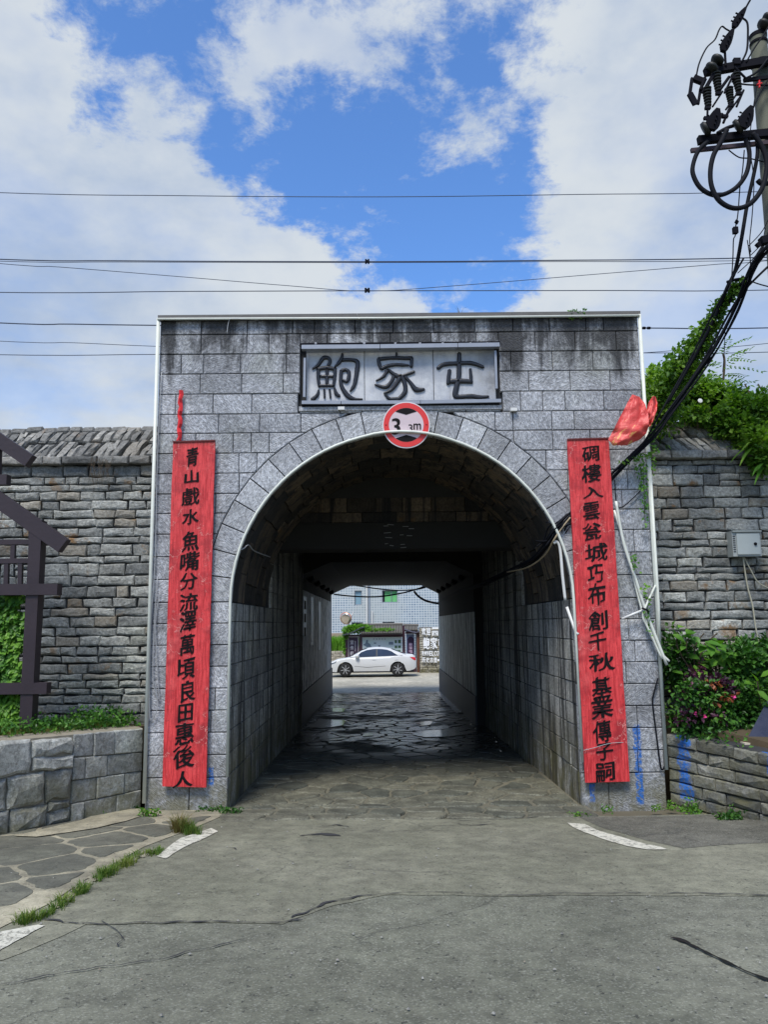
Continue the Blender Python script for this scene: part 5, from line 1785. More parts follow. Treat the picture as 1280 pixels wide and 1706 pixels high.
# tendrils hanging on the gate edge
tn = thing('hanging_tendril', 'thin green tendrils hanging down the right gate edge below the cables', 'creeper', P(1075, 760, 9.9))
random.seed(75)
v, f = [], []
for (x0_, y0_, x1_, y1_, n) in ((1035, 770, 1095, 752, 70), (1072, 760, 1076, 880, 80), (1060, 755, 1070, 820, 40), (1058, 925, 1062, 950, 26), (1075, 975, 1085, 1060, 60), (1085, 700, 1090, 790, 60)):
    for i in range(n):
        u = random.random()
        p = P(x0_+(x1_-x0_)*u+rnd(-5, 5), y0_+(y1_-y0_)*u+rnd(-5, 5), rnd(9.82, 9.92))
        leaf(v, f, p, rdir(-.5), Vector((0, -1, .4))+rdir()*.5, rnd(.035, .065), rnd(.012, .02))
obj('foliage', v, f, ML_ivy, tn)
tt = MB()
for q_ in ([P(1035, 772, 9.9), P(1065, 756, 9.9), P(1095, 752, 9.9)], [P(1072, 758, 9.9), P(1074, 820, 9.91), P(1076, 880, 9.91)], [P(1085, 700, 9.9), P(1088, 790, 9.9)]):
    tt.tube(q_, .004, 4)
tt.make('stem', M_stem, tn)

# shrubs on the right terrace
random.seed(76)
sh1 = thing('green_shrub', 'dense mid-green shrub spilling over the right terrace wall', 'shrub', P(1200, 1225, 10.2))
bl = [pb(1235, 1120, 10.1, .42, .35, .45), pb(1265, 1150, 10., .40, .35, .45), pb(1215, 1180, 9.95, .50, .35, .30), pb(1160, 1205, 9.95, .38, .3, .20), pb(1180, 1130, 10.3, .45, .3, .45), pb(1250, 1090, 10.3, .40, .3, .25), pb(1130, 1190, 10.1, .2, .25, .28),
      pb(1300, 1110, 10.2, .5, .4, .5), pb(1130, 1100, 10.3, .3, .25, .45)]
v, f = blob_leaves(bl, 11000, .075, droop=.15, shell=.85, hole=.3)
obj('foliage', v, f, ML_dark, sh1)
v, f = blob_leaves([pb(1140, 1150, 9.7, .25, .15, .3), pb(1180, 1160, 9.68, .25, .1, .2), pb(1230, 1225, 9.75, .3, .2, .12), pb(1240, 1110, 9.85, .38, .18, .35), pb(1215, 1190, 9.72, .50, .14, .22), pb(1165, 1215, 9.7, .30, .12, .14), pb(1260, 1160, 9.8, .30, .15, .35)], 2900, .07, droop=.1, shell=.9, hole=.1)
obj('sun_toned_foliage', v, f, ML_shrub, sh1)  # lighter leaf colour paints sun on the front of the shrub
stems(sh1, [[P(1140+i*22, 1225, 10.2), P(1150+i*20, 1170, 10.2), P(1150+i*22, 1110, 10.2)] for i in range(7)], .014, 'trunk')
random.seed(77)
sh2 = thing('purple_shrub', 'purple-leaved shrub with small pink flowers among the green shrubs', 'shrub', P(1150, 1200, 9.95))
v, f = blob_leaves([pb(1148, 1128, 9.8, .36, .22, .22), pb(1185, 1118, 9.8, .32, .2, .16), pb(1130, 1165, 9.8, .24, .2, .24), pb(1165, 1195, 9.68, .36, .15, .12), pb(1195, 1150, 9.82, .26, .15, .30)], 2300, .062, droop=.1, shell=.5, hole=.05)
obj('foliage', v, f, ML_purple, sh2)
stems(sh2, [[P(1145+i*10, 1215, 9.95), P(1145+i*11, 1160, 9.85), P(1140+i*14, 1130, 9.8)] for i in range(4)], .010, 'trunk')
M_pinkf = plain('pink_petal', (.75, .06, .30), .6)
for (px, py) in ((1223, 1161), (1158, 1188), (1174, 1194)):
    c0 = P(px, py, 9.62); v, f = [], []
    for k in range(7): leaf(v, f, c0, rdir()+Vector((0, -.5, 0)), rdir(), .035, .014)
    obj('flower', v, f, M_pinkf, sh2)
M_rustl = leafmat('rust_leaves', (.20, .05, .02), (.32, .10, .03), (.2, .04, .03), .2)
v, f = blob_leaves([pb(1190, 1140, 9.64, .12, .05, .04), pb(1212, 1160, 9.64, .12, .05, .04), pb(1198, 1168, 9.66, .05, .05, .05)], 70, .06)
obj('rust_foliage', v, f, M_rustl, sh2)
gv_, gf_ = [], []
for _ in range(1500):
    u = rnd(.0, 3.2); b_ = rnd(-.03, .9); p = W2(u, rt(u)+.18*random.random()**1.5*(.5+noise.noise(Vector((u*2.5, b_*2, 3)))+.5), b_)
    if p.y > WY-.1 or p.x < 3.62 or p.x > b0.x-.08: continue
    leaf(gv_, gf_, p, rdir(.1), rdir(.9), rnd(.04, .085), rnd(.013, .026))
tag(obj('ground_cover', gv_, gf_, ML_shrub), 'low leafy ground cover along the top of the right terrace wall', 'ground cover', kind='stuff')
# broad-leaved plant: every leaf its own
random.seed(78)
bp = thing('broad_leaf_plant', 'tall broad-leaved green plant above the purple shrub by the gate', 'plant', P(1160, 1130, 10.1))
for i in range(46):
    px, py = rnd(1112, 1218), 0
    py = rnd(1042, 1118) if px < 1185 else rnd(1062, 1125)
    if px > 1150 and py < 1042+(px-1150)*.55: py += 22
    p = P(px, py, rnd(9.85, 10.2))
    v, f = [], []
    LL = rnd(.13, .24)
    leaf(v, f, p, Vector((rnd(-1, 1), -rnd(.4, 1), rnd(-.7, .35))), Vector((rnd(-.3, .3), -.5, 1)), LL, LL*.33, .22, 2)
    obj('leaf', v, f, ML_ivy, bp)
stems(bp, [[P(1160, 1130, 10.1), P(1150+i*14-20, 1080, 10.1), P(1130+i*22, 1055, 10.1)] for i in range(4)], .009)
bp2 = thing('broad_leaf_plant', 'single big-leaved stem just above the dark slanted tablet', 'plant', P(1265, 1170, 9.7))
for (px, py, dx, dz) in ((1258, 1140, -1, .2), (1262, 1150, .8, -.9), (1268, 1128, .8, .6), (1262, 1135, -.6, .7)):
    v, f = [], []
    leaf(v, f, P(px, py, 9.6), Vector((dx, -.6, dz)), Vector((0, -.6, 1)), .2, .06, .2, 2)
    obj('leaf', v, f, ML_ivy, bp2)
MB().tube([P(1268, 1175, 9.7), P(1262, 1130, 9.62)], .008, 5, False).make('stem', M_stem, bp2)
# ivy filling the frame
random.seed(79)
iv = thing('ivy_screen', 'dense bright ivy filling the lower part of the dark frame', 'ivy', P(10, 1200, 9.6))
v, f = [], []
for _ in range(9500):
    px, py = rnd(-150, 45), rnd(990, 1205)
    py2 = py
    if px > 30 and noise.noise(Vector((py*.05, 1, 2))) > .1: continue
    d_ = rnd(0, .22)
    p = P(px+rnd(-2, 2), py2, FY+.02+d_)
    leaf(v, f, p, Vector((rnd(-.7, .7), -.5, -rnd(.2, 1))), Vector((rnd(-.5, .5), -1, .5)), rnd(.055, .11), rnd(.02, .036), .2, 1)
obj('foliage', v, f, ML_ivy, iv)
stems(iv, [[P(-140+i*19, 1205, FY+.2), P(-140+i*19+rnd(-6, 6), 1100, FY+.2), P(-140+i*19+rnd(-8, 8), 1000, FY+.2)] for i in range(10)], .008)

# grass tufts and weeds
def tuft(v, f, p, n, h, spread, lean=.5, wd=.006):
    for _ in range(n):
        a = rnd(0, 6.283); l_ = Vector((math.cos(a), math.sin(a), 0))
        b0_ = p+l_*rnd(0, spread)
        H_ = h*rnd(.5, 1.15); k = lean*rnd(.2, 1.1)
        s_ = Vector((-l_.y, l_.x, 0))*wd*rnd(.7, 1.3)
        m1 = b0_+l_*k*H_*.35+Vector((0, 0, H_*.6)); t1 = b0_+l_*k*H_+Vector((0, 0, H_*(1-.25*k)))
        b = len(v)
        v += [b0_-s_, b0_+s_, m1+s_*.7, m1-s_*.7, t1]
        f += [(b, b+1, b+2, b+3), (b+3, b+2, b+4)]
random.seed(81)
v, f = [], []
v2, f2 = [], []
for i in range(900):
    u = rnd(0.0, 3.4); bk_ = rnd(.20, 1.1)
    p = W(u, lw_top(u), bk_)
    if p.y > WY-.08: p.y = WY-rnd(.06, .2)
    p.z = .93
    if p.x > -3.1: continue
    if u < 1.1 and random.random() < .7 or random.random() < .12: tuft(v2, f2, p, 7, rnd(.08, .22), .06, .9, .007)
    else: tuft(v, f, p, 10, rnd(.10, .26), .06, .9)
tag(obj('dry_grass', v, f, ML_dry), 'dry brownish grass on the bed behind the left low wall', 'grass', kind='stuff')
for _ in range(1900):
    u = rnd(-.1, 1.9)*(1 if random.random() < .8 else .5); p = W(u, lw_top(u)+rnd(0, .26)*(.4+.6*abs(noise.noise(Vector((u*3, 0, 0))))*2), rnd(.16, .8))
    if p.x > -3.08: continue
    p.y = min(p.y, WY-.06)
    leaf(v2, f2, p, rdir(.2), rdir(.9), rnd(.035, .075), rnd(.012, .022))
tag(obj('bed_weeds', v2, f2, ML_shrub), 'low green weeds on the bed against the left wall', 'weeds', kind='stuff')
random.seed(82)
def weeds(nm, label, spots, mat, size, n, blade=False):
    v, f = [], []
    for (px, py, w_, h_) in spots:
        c0 = G(px, py)
        if blade: 
            for _ in range(n): tuft(v, f, c0+Vector((rnd(-w_, w_), rnd(-w_, w_)*.6, 0)), 5, h_, .03, .8, .004)
        else:
            for _ in range(n):
                p = c0+Vector((rnd(-w_, w_), rnd(-w_, w_)*.5, h_*random.random()**1.4))
                leaf(v, f, p, rdir(.2), rdir(1.), rnd(.5, 1)*size, rnd(.5, 1)*size*.35)
    return tag(obj(nm, v, f, mat), label, 'weeds')
weeds('grass_tuft', 'taller ochre grass tuft by the foot of the left pier', [(300, 1388, .07, .20), (296, 1384, .05, .2)], ML_dry, .03, 26, True)
weeds('grass_tuft', 'green grass tuft right beside the ochre one near the left pier', [(322, 1391, .08, .12), (312, 1388, .05, .15)], ML_grass, .03, 26, True)
weeds('weed_clump', 'leafy weed with small yellow flowers on the pavement by the left pier', [(247, 1362, .11, .10)], ML_ivy, .05, 150)
o = weeds('yellow_flowers', 'small yellow flower heads on the pavement weed by the left pier', [(243, 1353, .05, .05)], plain('yellow_petal', (.55, .42, .03), .6), .03, 16)
weeds('weed_clump', 'dark weeds along the base of the left pier and arch corner', [(385, 1356, .13, .07), (350, 1352, .15, .05), (300, 1347, .12, .05)], ML_dark, .05, 110)
weeds('weed_clump', 'green weeds at the foot of the left low wall', [(150, 1358, .2, .08), (120, 1362, .15, .05), (205, 1348, .13, .06), (218, 1349, .1, .05)], ML_dark, .05, 80)
weeds('weed_clump', 'small fern weeds at the foot of the right terrace wall', [(1160, 1350, .14, .14), (1166, 1346, .08, .2), (1150, 1354, .12, .06)], ML_ivy, .05, 120)
weeds('weed_clump', 'bushy weeds under the blue stripe of the right terrace wall', [(1250, 1362, .2, .12), (1215, 1366, .14, .06), (1275, 1355, .16, .16)], ML_dark, .06, 160)
weeds('weed_clump', 'small green weeds at the foot of the right pier', [(1012, 1354, .06, .08), (965, 1360, .12, .03), (1095, 1350, .06, .06), (1120, 1348, .05, .09)], ML_ivy, .04, 70)
random.seed(83)
v, f = [], []
line = [(30, 1541), (75, 1528), (110, 1505), (140, 1483), (165, 1465), (190, 1452), (215, 1438), (235, 1428), (268, 1419)]
for i in range(len(line)-1):
    a, b = line[i], line[i+1]
    for _ in range(26):
        u = random.random()
        c0 = G(a[0]+(b[0]-a[0])*u+rnd(-7, 7), a[1]+(b[1]-a[1])*u+rnd(-4, 4))
        k = .5+noise.noise(Vector((c0.x*3, c0.y*3, 0)))
        if k < .3: continue
        tuft(v, f, c0, 9, .035+.075*k, .035, .95, .0035)
tag(obj('kerb_grass', v, f, ML_grass), 'strip of yellowish grass along the pavement edge', 'grass', kind='stuff')
v, f = [], []
for _ in range(260):
    u = rnd(.2, 1.); i = int(u*(len(line)-1.01)); a, b = line[i], line[i+1]; k = u*(len(line)-1.01)-i
    c0 = G(a[0]+(b[0]-a[0])*k-8+rnd(-6, 6), a[1]+(b[1]-a[1])*k+rnd(-3, 3))+Vector((0, 0, .012))
    s_ = rnd(.012, .035)
    b_ = len(v); ang = rnd(0, 6)
    v += [c0+Vector((math.cos(ang+q_*1.57)*s_*rnd(.6, 1.2), math.sin(ang+q_*1.57)*s_*rnd(.6, 1.2), 0)) for q_ in range(4)]+[c0+Vector((0, 0, s_*.5))]
    f += [(b_, b_+1, b_+4), (b_+1, b_+2, b_+4), (b_+2, b_+3, b_+4), (b_+3, b_, b_+4)]
tag(obj('gutter_rubble', v, f, M_grout), 'crumbled mortar along the pavement edge', 'rubble', kind='stuff')
v, f = [], []
random.seed(85)
for _ in range(170):
    c0 = G(rnd(-20, 1300), 1365+330*random.random()**1.3)+Vector((0, 0, .012)); s_ = rnd(.004, .013)
    b_ = len(v); ang = rnd(0, 6)
    v += [c0+Vector((math.cos(ang+q_*1.57)*s_*rnd(.6, 1.3), math.sin(ang+q_*1.57)*s_*rnd(.6, 1.3), 0)) for q_ in range(4)]+[c0+Vector((0, 0, s_*.7))]
    f += [(b_, b_+1, b_+4), (b_+1, b_+2, b_+4), (b_+2, b_+3, b_+4), (b_+3, b_, b_+4)]
tag(obj('gravel', v, f, M_ridge), 'loose grit and small stones scattered on the road', 'gravel', kind='stuff')
# sprigs on the gate top
random.seed(84)
v, f = [], []
for _ in range(64): leaf(v, f, P(962+rnd(-14, 14), 526+rnd(-9, 6), 9.95), rdir(.3), rdir(), .05, .016)
rsp = thing('roof_sprig', 'little green plant growing on the gate top right', 'plant', P(962, 528, 9.96))
obj('foliage', v, f, ML_ivy, rsp)
MB().tube([P(945, 529, 9.96), P(962, 522, 9.95), P(980, 528, 9.95)], .004, 4).make('stem', M_stem, rsp)
v, f = [], []
tuft(v, f, P(766, 527, 10.0), 9, .16, .02, .9, .003)
tag(obj('dry_sprig', v, f, ML_dry), 'thin dry twigs sticking up from the middle of the gate top', 'plant')
v, f = [], []
for _ in range(46):
    p = P(rnd(150, 192), rnd(760, 790), WY-.14); a_ = rdir(-.9)
    s_ = Vector((.003, 0, 0)); e = p+Vector((rnd(-.12, .08), 0, -rnd(.1, .38)))
    b_ = len(v); v += [p-s_, p+s_, e]; f += [(b_, b_+1, b_+2)]
tag(obj('dry_roots', v, f, M_stem), 'dry brown roots hanging under the left wall coping', 'roots')
# ------------------------------------------------------------------ utility pole
PY = 9.0
pt = P(1264, 62, PY)
pole = thing('utility_pole', 'concrete utility pole at the upper right with crossarms, insulators and looped cables', 'utility pole', (pt.x, PY, 0))
M_pole = plain('pole_concrete', (.075, .08, .055), .8, .0, var=.35, scale=2.5, bstr=.4)
MB().lathe((pt.x, PY, zg(PY)-.3), (0, 0, 1), [(0, .175), (pt.z+.3-zg(PY), .100)], 24).make('shaft', M_pole, pole, True)
MB().lathe((pt.x, PY, pt.z-.02), (0, 0, 1), [(0, .106), (.05, .108), (.07, .06), (.08, .01)], 20).make('pole_cap', M_iron, pole)
for py in (75, 108, 228):
    z_ = P(1264, py, PY).z
    MB().lathe((pt.x, PY, z_), (0, 0, 1), [(0, .112+.01*(py > 100)), (.03, .112+.01*(py > 100))], 20).make('pole_band', M_iron, pole)
def arm(a, b, w_, mat=M_iron, nm='crossarm', y=PY-.16):
    p, q_ = P(*a, y), P(*b, y)
    q_ = p+(q_-p)*1.9
    mb = MB(); mb.bar(p, q_, w_*.8, w_, (0, 0, 1))
    return mb.make(nm, mat, pole)
arm((1175, 120), (1285, 101), .095)
arm((1164, 234), (1285, 222), .095)
arm((1152, 251), (1258, 240), .050, M_rustiron)
arm((1240, 134), (1290, 128), .045, M_iron, 'brace')
def ribbed(a, b, r, n=7, y=PY-.2, nm='insulator', mat=None):
    p, q_ = P(*a, y), P(*b, y)
    L = (q_-p).length; pr = [(0, r*.4)]
    for i in range(n):
        k = 1-.35*i/n
        h0 = L*(i+.1)/n
        pr += [(h0, r*.55*k), (h0+L*.3/n, r*k), (h0+L*.6/n, r*k*.95), (h0+L*.75/n, r*.55*k)]
    pr.append((L, r*.25))
    return MB().lathe(p, q_-p, pr, 14).make(nm, mat or M_glaze, pole)
ribbed((1194, 121), (1198, 153), .060); ribbed((1178, 146), (1181, 178), .060)
ribbed((1226, 122), (1232, 152), .060); ribbed((1215, 146), (1219, 173), .055)
def cyl(a, b, r, mat=M_iron, nm='fitting', y=PY-.2, y2=None):
    return MB().tube([P(*a, y), P(*b, y2 or y)], r, 8, False).make(nm, mat, pole)
# dead-end strings with their clamps
def clamp(p, q_, w_, h_):
    """bolted wedge clamp: tapering body between two cheek plates"""
    p, q_ = Vector(p), Vector(q_)
    mb = MB()
    L = (q_-p); n = 6; d_ = L.normalized(); s_ = d_.cross(Vector((0, 1, 0))).normalized()
    prof = [.45, .95, 1.0, .85, .60, .28]
    v, f = [], []
    for i in range(n):
        c_ = p+L*(i/(n-1)); k = prof[i]
        for a, b in ((-1, -1), (1, -1), (1, 1), (-1, 1)):
            v.append(c_+s_*a*h_*.5*k*(1.15 if a > 0 else .8)+Vector((0, b*w_*.5, 0)))
        if i:
            o_ = (i-1)*4
            for j in range(4): f.append((o_+j, o_+(j+1) % 4, o_+4+(j+1) % 4, o_+4+j))
    f += [(3, 2, 1, 0), tuple(range(n*4-4, n*4))]
    mb.add(v, f)
    for u in (.22, .42, .62):
        c_ = p+L*u
        mb.lathe(c_-Vector((0, w_*.9, 0)), (0, 1, 0), [(0, .012), (w_*1.8, .012)], 6)
        mb.lathe(c_+s_*h_*.5-Vector((0, 0, 0)), s_, [(0, .011), (.03, .011)], 6)
    return mb.make('wire_clamp', M_iron, pole)
def deadend(a, b, c, y):
    p, q_ = P(*a, y), P(*b, y); d_ = (q_-p)
    for i in range(2):
        o_ = p+d_*(.12+.38*i)
        MB().lathe(o_, d_, [(0, .02), (.01, .075), (.045, .085), (.07, .05), (.10, .03)], 16).make('disc_insulator', M_glaze, pole, True)
    clamp(q_, P(*c, y-.05), .05, .12)
deadend((1181, 121), (1206, 86), (1222, 50), PY-.22)
cyl((1222, 50), (1226, 42), .014); 
clamp(P(1224, 46, PY-.25), P(1243, 14, PY-.3), .045, .10)
cyl((1243, 14), (1262, -20), .012); cyl((1208, 75), (1210, 110), .016)
deadend((1268, 48), (1290, 20), (1300, 0), PY-.12)
for (a, b, c) in (((1172, 218), (1190, 205), (1197, 182)), ((1226, 214), (1242, 202), (1253, 178))):
    p = P(*a, PY-.24)
    MB().lathe(p, P(*b, PY-.3)-p, [(0, .03), (.01, .088), (.05, .095), (.08, .06), (.12, .03)], 16).make('disc_insulator', M_glaze, pole, True)
    clamp(P(b[0]-2, b[1]+12, PY-.32), P(*c, PY-.36), .05, .17)
# fuse cut-out at the far left
mb = MB(); mb.bar(P(1154, 130, PY-.2), P(1150, 158, PY-.2), .03, .035); mb.bar(P(1156, 130, PY-.2), P(1176, 138, PY-.2), .06, .07); mb.bar(P(1150, 156, PY-.2), P(1160, 174, PY-.2), .035, .07)
mb.bar(P(1164, 174, PY-.2), P(1168, 148, PY-.2), .025, .03); mb.make('fuse_cutout', M_iron, pole)
for a, b, r in (((1176, 150), (1198, 112), .016), ((1170, 155), (1190, 120), .012), ((1208, 155), (1226, 118), .014), ((1200, 150), (1216, 128), .02), ((1240, 150), (1228, 178), .014), ((1235, 160), (1213, 190), .012), ((1205, 152), (1188, 178), .012),
                ((1180, 178), (1179, 205), .014), ((1219, 174), (1206, 205), .016), ((1231, 153), (1210, 183), .012), ((1204, 190), (1198, 200), .022), ((1243, 130), (1225, 112), .014), ((1175, 130), (1168, 150), .022)):
    cyl(a, b, r, y=PY-.22)
for (px, py) in ((1180, 180), (1198, 156), (1219, 176), (1232, 156), (1178, 197), (1209, 194), (1224, 130)):
    c0 = P(px, py, PY-.22); MB().box((c0.x-.035, c0.y-.02, c0.z-.018), (c0.x+.035, c0.y+.02, c0.z+.018)).make('fitting', M_iron, pole)
MB().box(tuple(P(1223, 104, PY-.2)-Vector((0, .02, .03))), tuple(P(1234, 100, PY-.2)+Vector((0, .03, .02)))).make('fitting', M_iron, pole)
mb = MB(); mb.bar(P(1262, 141, PY-.22), P(1270, 139, PY-.22), .03, .012); mb.bar(P(1266, 134, PY-.22), P(1266, 146, PY-.22), .02, .016, (1, 0, 0)); mb.make('phase_marker', M_redcloth, pole)
def pc_(pts, r, y=PY-.2, n=6, nm='jumper_cable', mat=None):
    P3 = [P(p[0], p[1], p[2] if len(p) > 2 else y) for p in pts]
    return MB().tube(P3, r, n, True).make(nm, mat or M_black, pole, True)
pc_([(1161, 127), (1166, 105), (1178, 80), (1192, 66), (1199, 50), (1204, 44), (1210, 48), (1217, 52)], .010)
pc_([(1238, 30), (1246, 38), (1247, 60), (1245, 85), (1236, 104)], .013)
pc_([(1244, 104), (1258, 80), (1272, 60), (1290, 30)], .010)
pc_([(1240, 132), (1262, 120), (1280, 98)], .013)
pc_([(1220, 136), (1245, 141), (1290, 142)], .011)
pc_([(1248, 210), (1256, 180), (1270, 150), (1290, 120)], .010)
pc_([(1180, 236), (1164, 252), (1155.5, 275), (1156, 292), (1167, 312), (1186, 324), (1206, 324), (1228, 312), (1243, 292), (1249, 270), (1249, 250), (1243, 232)], .028, PY-.24, 8, 'cable_loop')
pc_([(1212, 216), (1203, 235), (1190, 258), (1184.5, 285), (1187, 312), (1200, 335), (1224, 347), (1250, 340), (1270, 315), (1278, 285), (1277, 262), (1268, 240), (1255, 222)], .030, PY-.30, 8, 'cable_loop')
pc_([(1196, 222), (1215, 212), (1235, 208), (1244, 214)], .022)
pc_([(1262, 225, PY-.2), (1263, 255, PY-.25), (1257, 290, PY-.2), (1246, 340, PY-.15), (1236, 400, PY-.1), (1226, 450, PY+.1), (1212, 480, PY+.2), (1196, 520, PY+.4), (1170, 572, PY+.6), (1140, 625, PY+.75), (1112, 672, 9.8)], .024, PY, 8, 'down_cable')
pc_([(1241, 250), (1238, 285), (1234, 310), (1231, 350), (1229, 366)], .007)
MB().lathe(P(1228, 366, PY-.2), (0, 0, -1), [(0, .01), (.03, .028), (.06, .01)], 10).make('fitting', M_iron, pole)
c0 = P(1226, 384, PY-.2); MB().box((c0.x-.028, c0.y-.025, c0.z-.04), (c0.x+.028, c0.y+.025, c0.z+.04)).make('strain_insulator', M_iron, pole)
pc_([(1229, 366), (1227, 375), (1226, 392), (1223, 400), (1222, 430), (1219, 470), (1214, 484)], .007)
pc_([(1262, 145), (1256, 180), (1250, 240), (1257, 300), (1254, 360), (1250, 400), (1252, 420)], .006)
pc_([(1215, 250), (1232, 262), (1250, 264), (1275, 270)], .008)
for k, (a, b) in enumerate((((1290, 365), (1252, 425)), ((1290, 345), (1248, 410)), ((1250, 408), (1246, 470)), ((1276, 380), (1256, 440)), ((1246, 400), (1252, 470)), ((1290, 378), (1230, 455)))):
    pc_([a, ((a[0]+b[0])/2+3, (a[1]+b[1])/2+6), b], .006, PY-.1)
pc_([(1212, 470), (1226, 466), (1240, 464), (1246, 462)], .018, PY+.15, 6, 'spacer')
mb = MB(); mb.bar(P(1268, 402, PY-.3), P(1290, 398, PY-.3), .10, .09); mb.bar(P(1262, 410, PY-.28), P(1272, 402, PY-.28), .05, .06); mb.make('junction_box', M_iron, pole)
pc_([(1330, 330), (1300, 372), (1264, 422), (1246, 460), (1230, 480, 9.2), (1216, 505, 9.3)], .016, PY-.1)
pc_([(1340, 390), (1296, 430), (1262, 462), (1236, 490, 9.2), (1214, 525, 9.4), (1170, 605, 9.6), (1112, 690, 9.75)], .015, PY)
pc_([(1245, 462, 9.1), (1252, 468, 9.0), (1268, 474, 8.9), (1300, 482, 8.9)], .008)
pc_([(1209, 545, 9.8), (1208, 580, 9.9), (1205, 620, 10.2)], .005)
pc_([(1263, 300), (1270, 306), (1285, 305)], .03, PY-.2, 8, 'clamp_sleeve')

# ------------------------------------------------------------------ overhead lines crossing behind the gate
def line(pts, r, label, Y=17.):
    P3 = [P(x, y, Y) for x, y in pts]
    a, b = P3[0], P3[1]; P3.insert(0, a+(a-b).normalized()*14+Vector((0, 0, .35)))
    a, b = P3[-1], P3[-2]; P3.append(a+(a-b).normalized()*14+Vector((0, 0, .35)))
    return tag(MB().tube(P3, r, 5, True).make('overhead_wire', M_wire, smooth=True), label, 'wire', 'overhead wires')
line([(-60, 319), (300, 326), (640, 328), (960, 324), (1340, 317)], .0095, 'highest overhead wire, alone across the blue gap in the clouds')
w2 = line([(-60, 430), (200, 434.5), (612, 436), (900, 434), (1340, 427)], .014, 'thicker wire of the close pair, carrying a small dark clamp', 17.)
line([(-60, 433.5), (200, 436.5), (612, 437.5), (900, 436), (1340, 432)], .008, 'thinner wire just under the clamped one of the close pair', 17.05)
line([(-60, 434), (100, 445), (300, 461), (480, 476), (612, 485), (760, 476), (980, 458), (1200, 440), (1340, 428)], .008, 'thin wire dipping in a shallow V down to the lower clamp', 17.1)
line([(-60, 486.5), (300, 485.5), (612, 484.5), (1000, 484), (1340, 482)], .011, 'straight overhead wire carrying the lower clamp above the gate', 17.)
line([(-60, 535.5), (120, 540), (300, 542.5), (640, 546), (1060, 546.5), (1340, 545)], .014, 'wire passing behind the top corners of the gate', 17.)
line([(-60, 565.5), (120, 571), (260, 577), (640, 590), (1000, 590), (1150, 582), (1340, 566)], .0075, 'faint sagging wire passing behind the gate top', 17.1)
line([(-60, 590), (260, 590.5), (640, 590), (1070, 588), (1340, 585)], .009, 'lowest level wire, passing behind the plaque height of the gate', 17.)
line([(860, 600), (1000, 592), (1150, 586), (1340, 584)], .006, 'thin twin just above the lowest wire on the right', 17.2) if False else None
for (px, py, s_) in ((612, 436, .05), (612, 484, .06)):
    c0 = P(px, py, 17); MB_ = MB(); MB_.box((c0.x-s_, 16.95, c0.z-.035), (c0.x-.012, 17.05, c0.z+.045)); MB_.box((c0.x+.012, 16.95, c0.z-.035), (c0.x+s_, 17.05, c0.z+.045)); MB_.box((c0.x-.014, 16.97, c0.z-.02), (c0.x+.014, 17.03, c0.z+.03))
    tag(MB_.make('wire_clamp', M_iron), 'small dark clamp on the %s wire over the gate' % ('upper paired' if py == 436 else 'lower straight'), 'clamp')
for px in (1074, 1082):
    c0 = P(px, 546.5, 17); tag(MB().lathe(c0-Vector((.06, 0, 0)), (1, 0, 0), [(0, .01), (.03, .035), (.08, .035), (.11, .01)], 8).make('wire_sleeve', M_iron), 'small black sleeve on the wire, %s the right gate corner' % ('nearest to' if px == 1074 else 'second from'), 'sleeve')

# ------------------------------------------------------------------ beyond the tunnel: white sedan
M_carp = plain('white_car_paint', (.60, .61, .61), .25, var=.03, bstr=.0)
M_glass = plain('tinted_glass', (.012, .022, .045), .06, var=.1, bstr=0, spec=.8)
M_tyre = plain('tyre_rubber', (.015, .015, .016), .8)
M_rimm = plain('alloy', (.55, .56, .58), .3, .6, var=.1)
M_dk = plain('black_plastic', (.012, .012, .014), .5)
CX, CY0, CY1 = -.60, 39.0, 40.78
cg = zg(39.8)
car = thing('parked_car', 'white sedan parked side-on beyond the tunnel in front of the notice shelter', 'car', (CX, 39.9, cg))
wf, wr_ = P(575.5, 1112, 39).x, P(663, 1112, 39).x
xf, xr = wf-.86, P(694, 1100, 39.2).x
wr0 = .335
def lerp_tab(tab, x):
    if x <= tab[0][0]: return tab[0][1]
    for (a, b), (c_, d_) in zip(tab[:-1], tab[1:]):
        if x <= c_: return b+(d_-b)*(x-a)/(c_-a)
    return tab[-1][1]
Lc_ = xr-xf
belt = [(0, .62), (.03, .70), (.10, .80), (.25, .90), (.30, .93), (.55, .96), (.80, 1.00), (.90, 1.03), (.965, 1.03), (.985, .95), (1, .80)]
sill = [(0, .34), (.03, .24), (.10, .22), (.2, .20), (.8, .22), (.92, .26), (.98, .34), (1, .45)]
halfw = [(0, .60), (.03, .74), (.08, .84), (.18, .89), (.8, .89), (.93, .84), (.98, .76), (1, .68)]
NX = 72
v, f = [], []
cyc = (CY0+CY1)/2
M_rows = 7
for i in range(NX+1):
    u = i/NX; x = xf+Lc_*u
    zt, zb_, hw = lerp_tab(belt, u), lerp_tab(sill, u), lerp_tab(halfw, u)
    for wx in (wf, wr_):
        dx = abs(x-wx)
        if dx < wr0+.055: zb_ = max(zb_, wr0+math.sqrt((wr0+.055)**2-dx**2))
    zb_ = min(zb_, zt-.08)
    ring = []
    for j in range(M_rows):
        s_ = j/(M_rows-1)
        z = zb_+(zt-zb_)*s_
        k = 1-.10*max(0, (z-.62)/.45)**1.6-.05*max(0, (.45-z)/.3)
        if .56 < z < .62: k += .006
        ring.append((hw*k, z))
    for (yy, z) in ring: v.append((x, cyc-yy, cg+z))
    v.append((x, cyc, cg+zt+.04*min(1, (1-abs(2*u-1))*5)))
    for (yy, z) in reversed(ring): v.append((x, cyc+yy, cg+z))
nr = 2*M_rows+1
for i in range(NX):
    for j in range(nr-1):
        a = i*nr+j
        f.append((a, a+nr, a+nr+1, a+1))
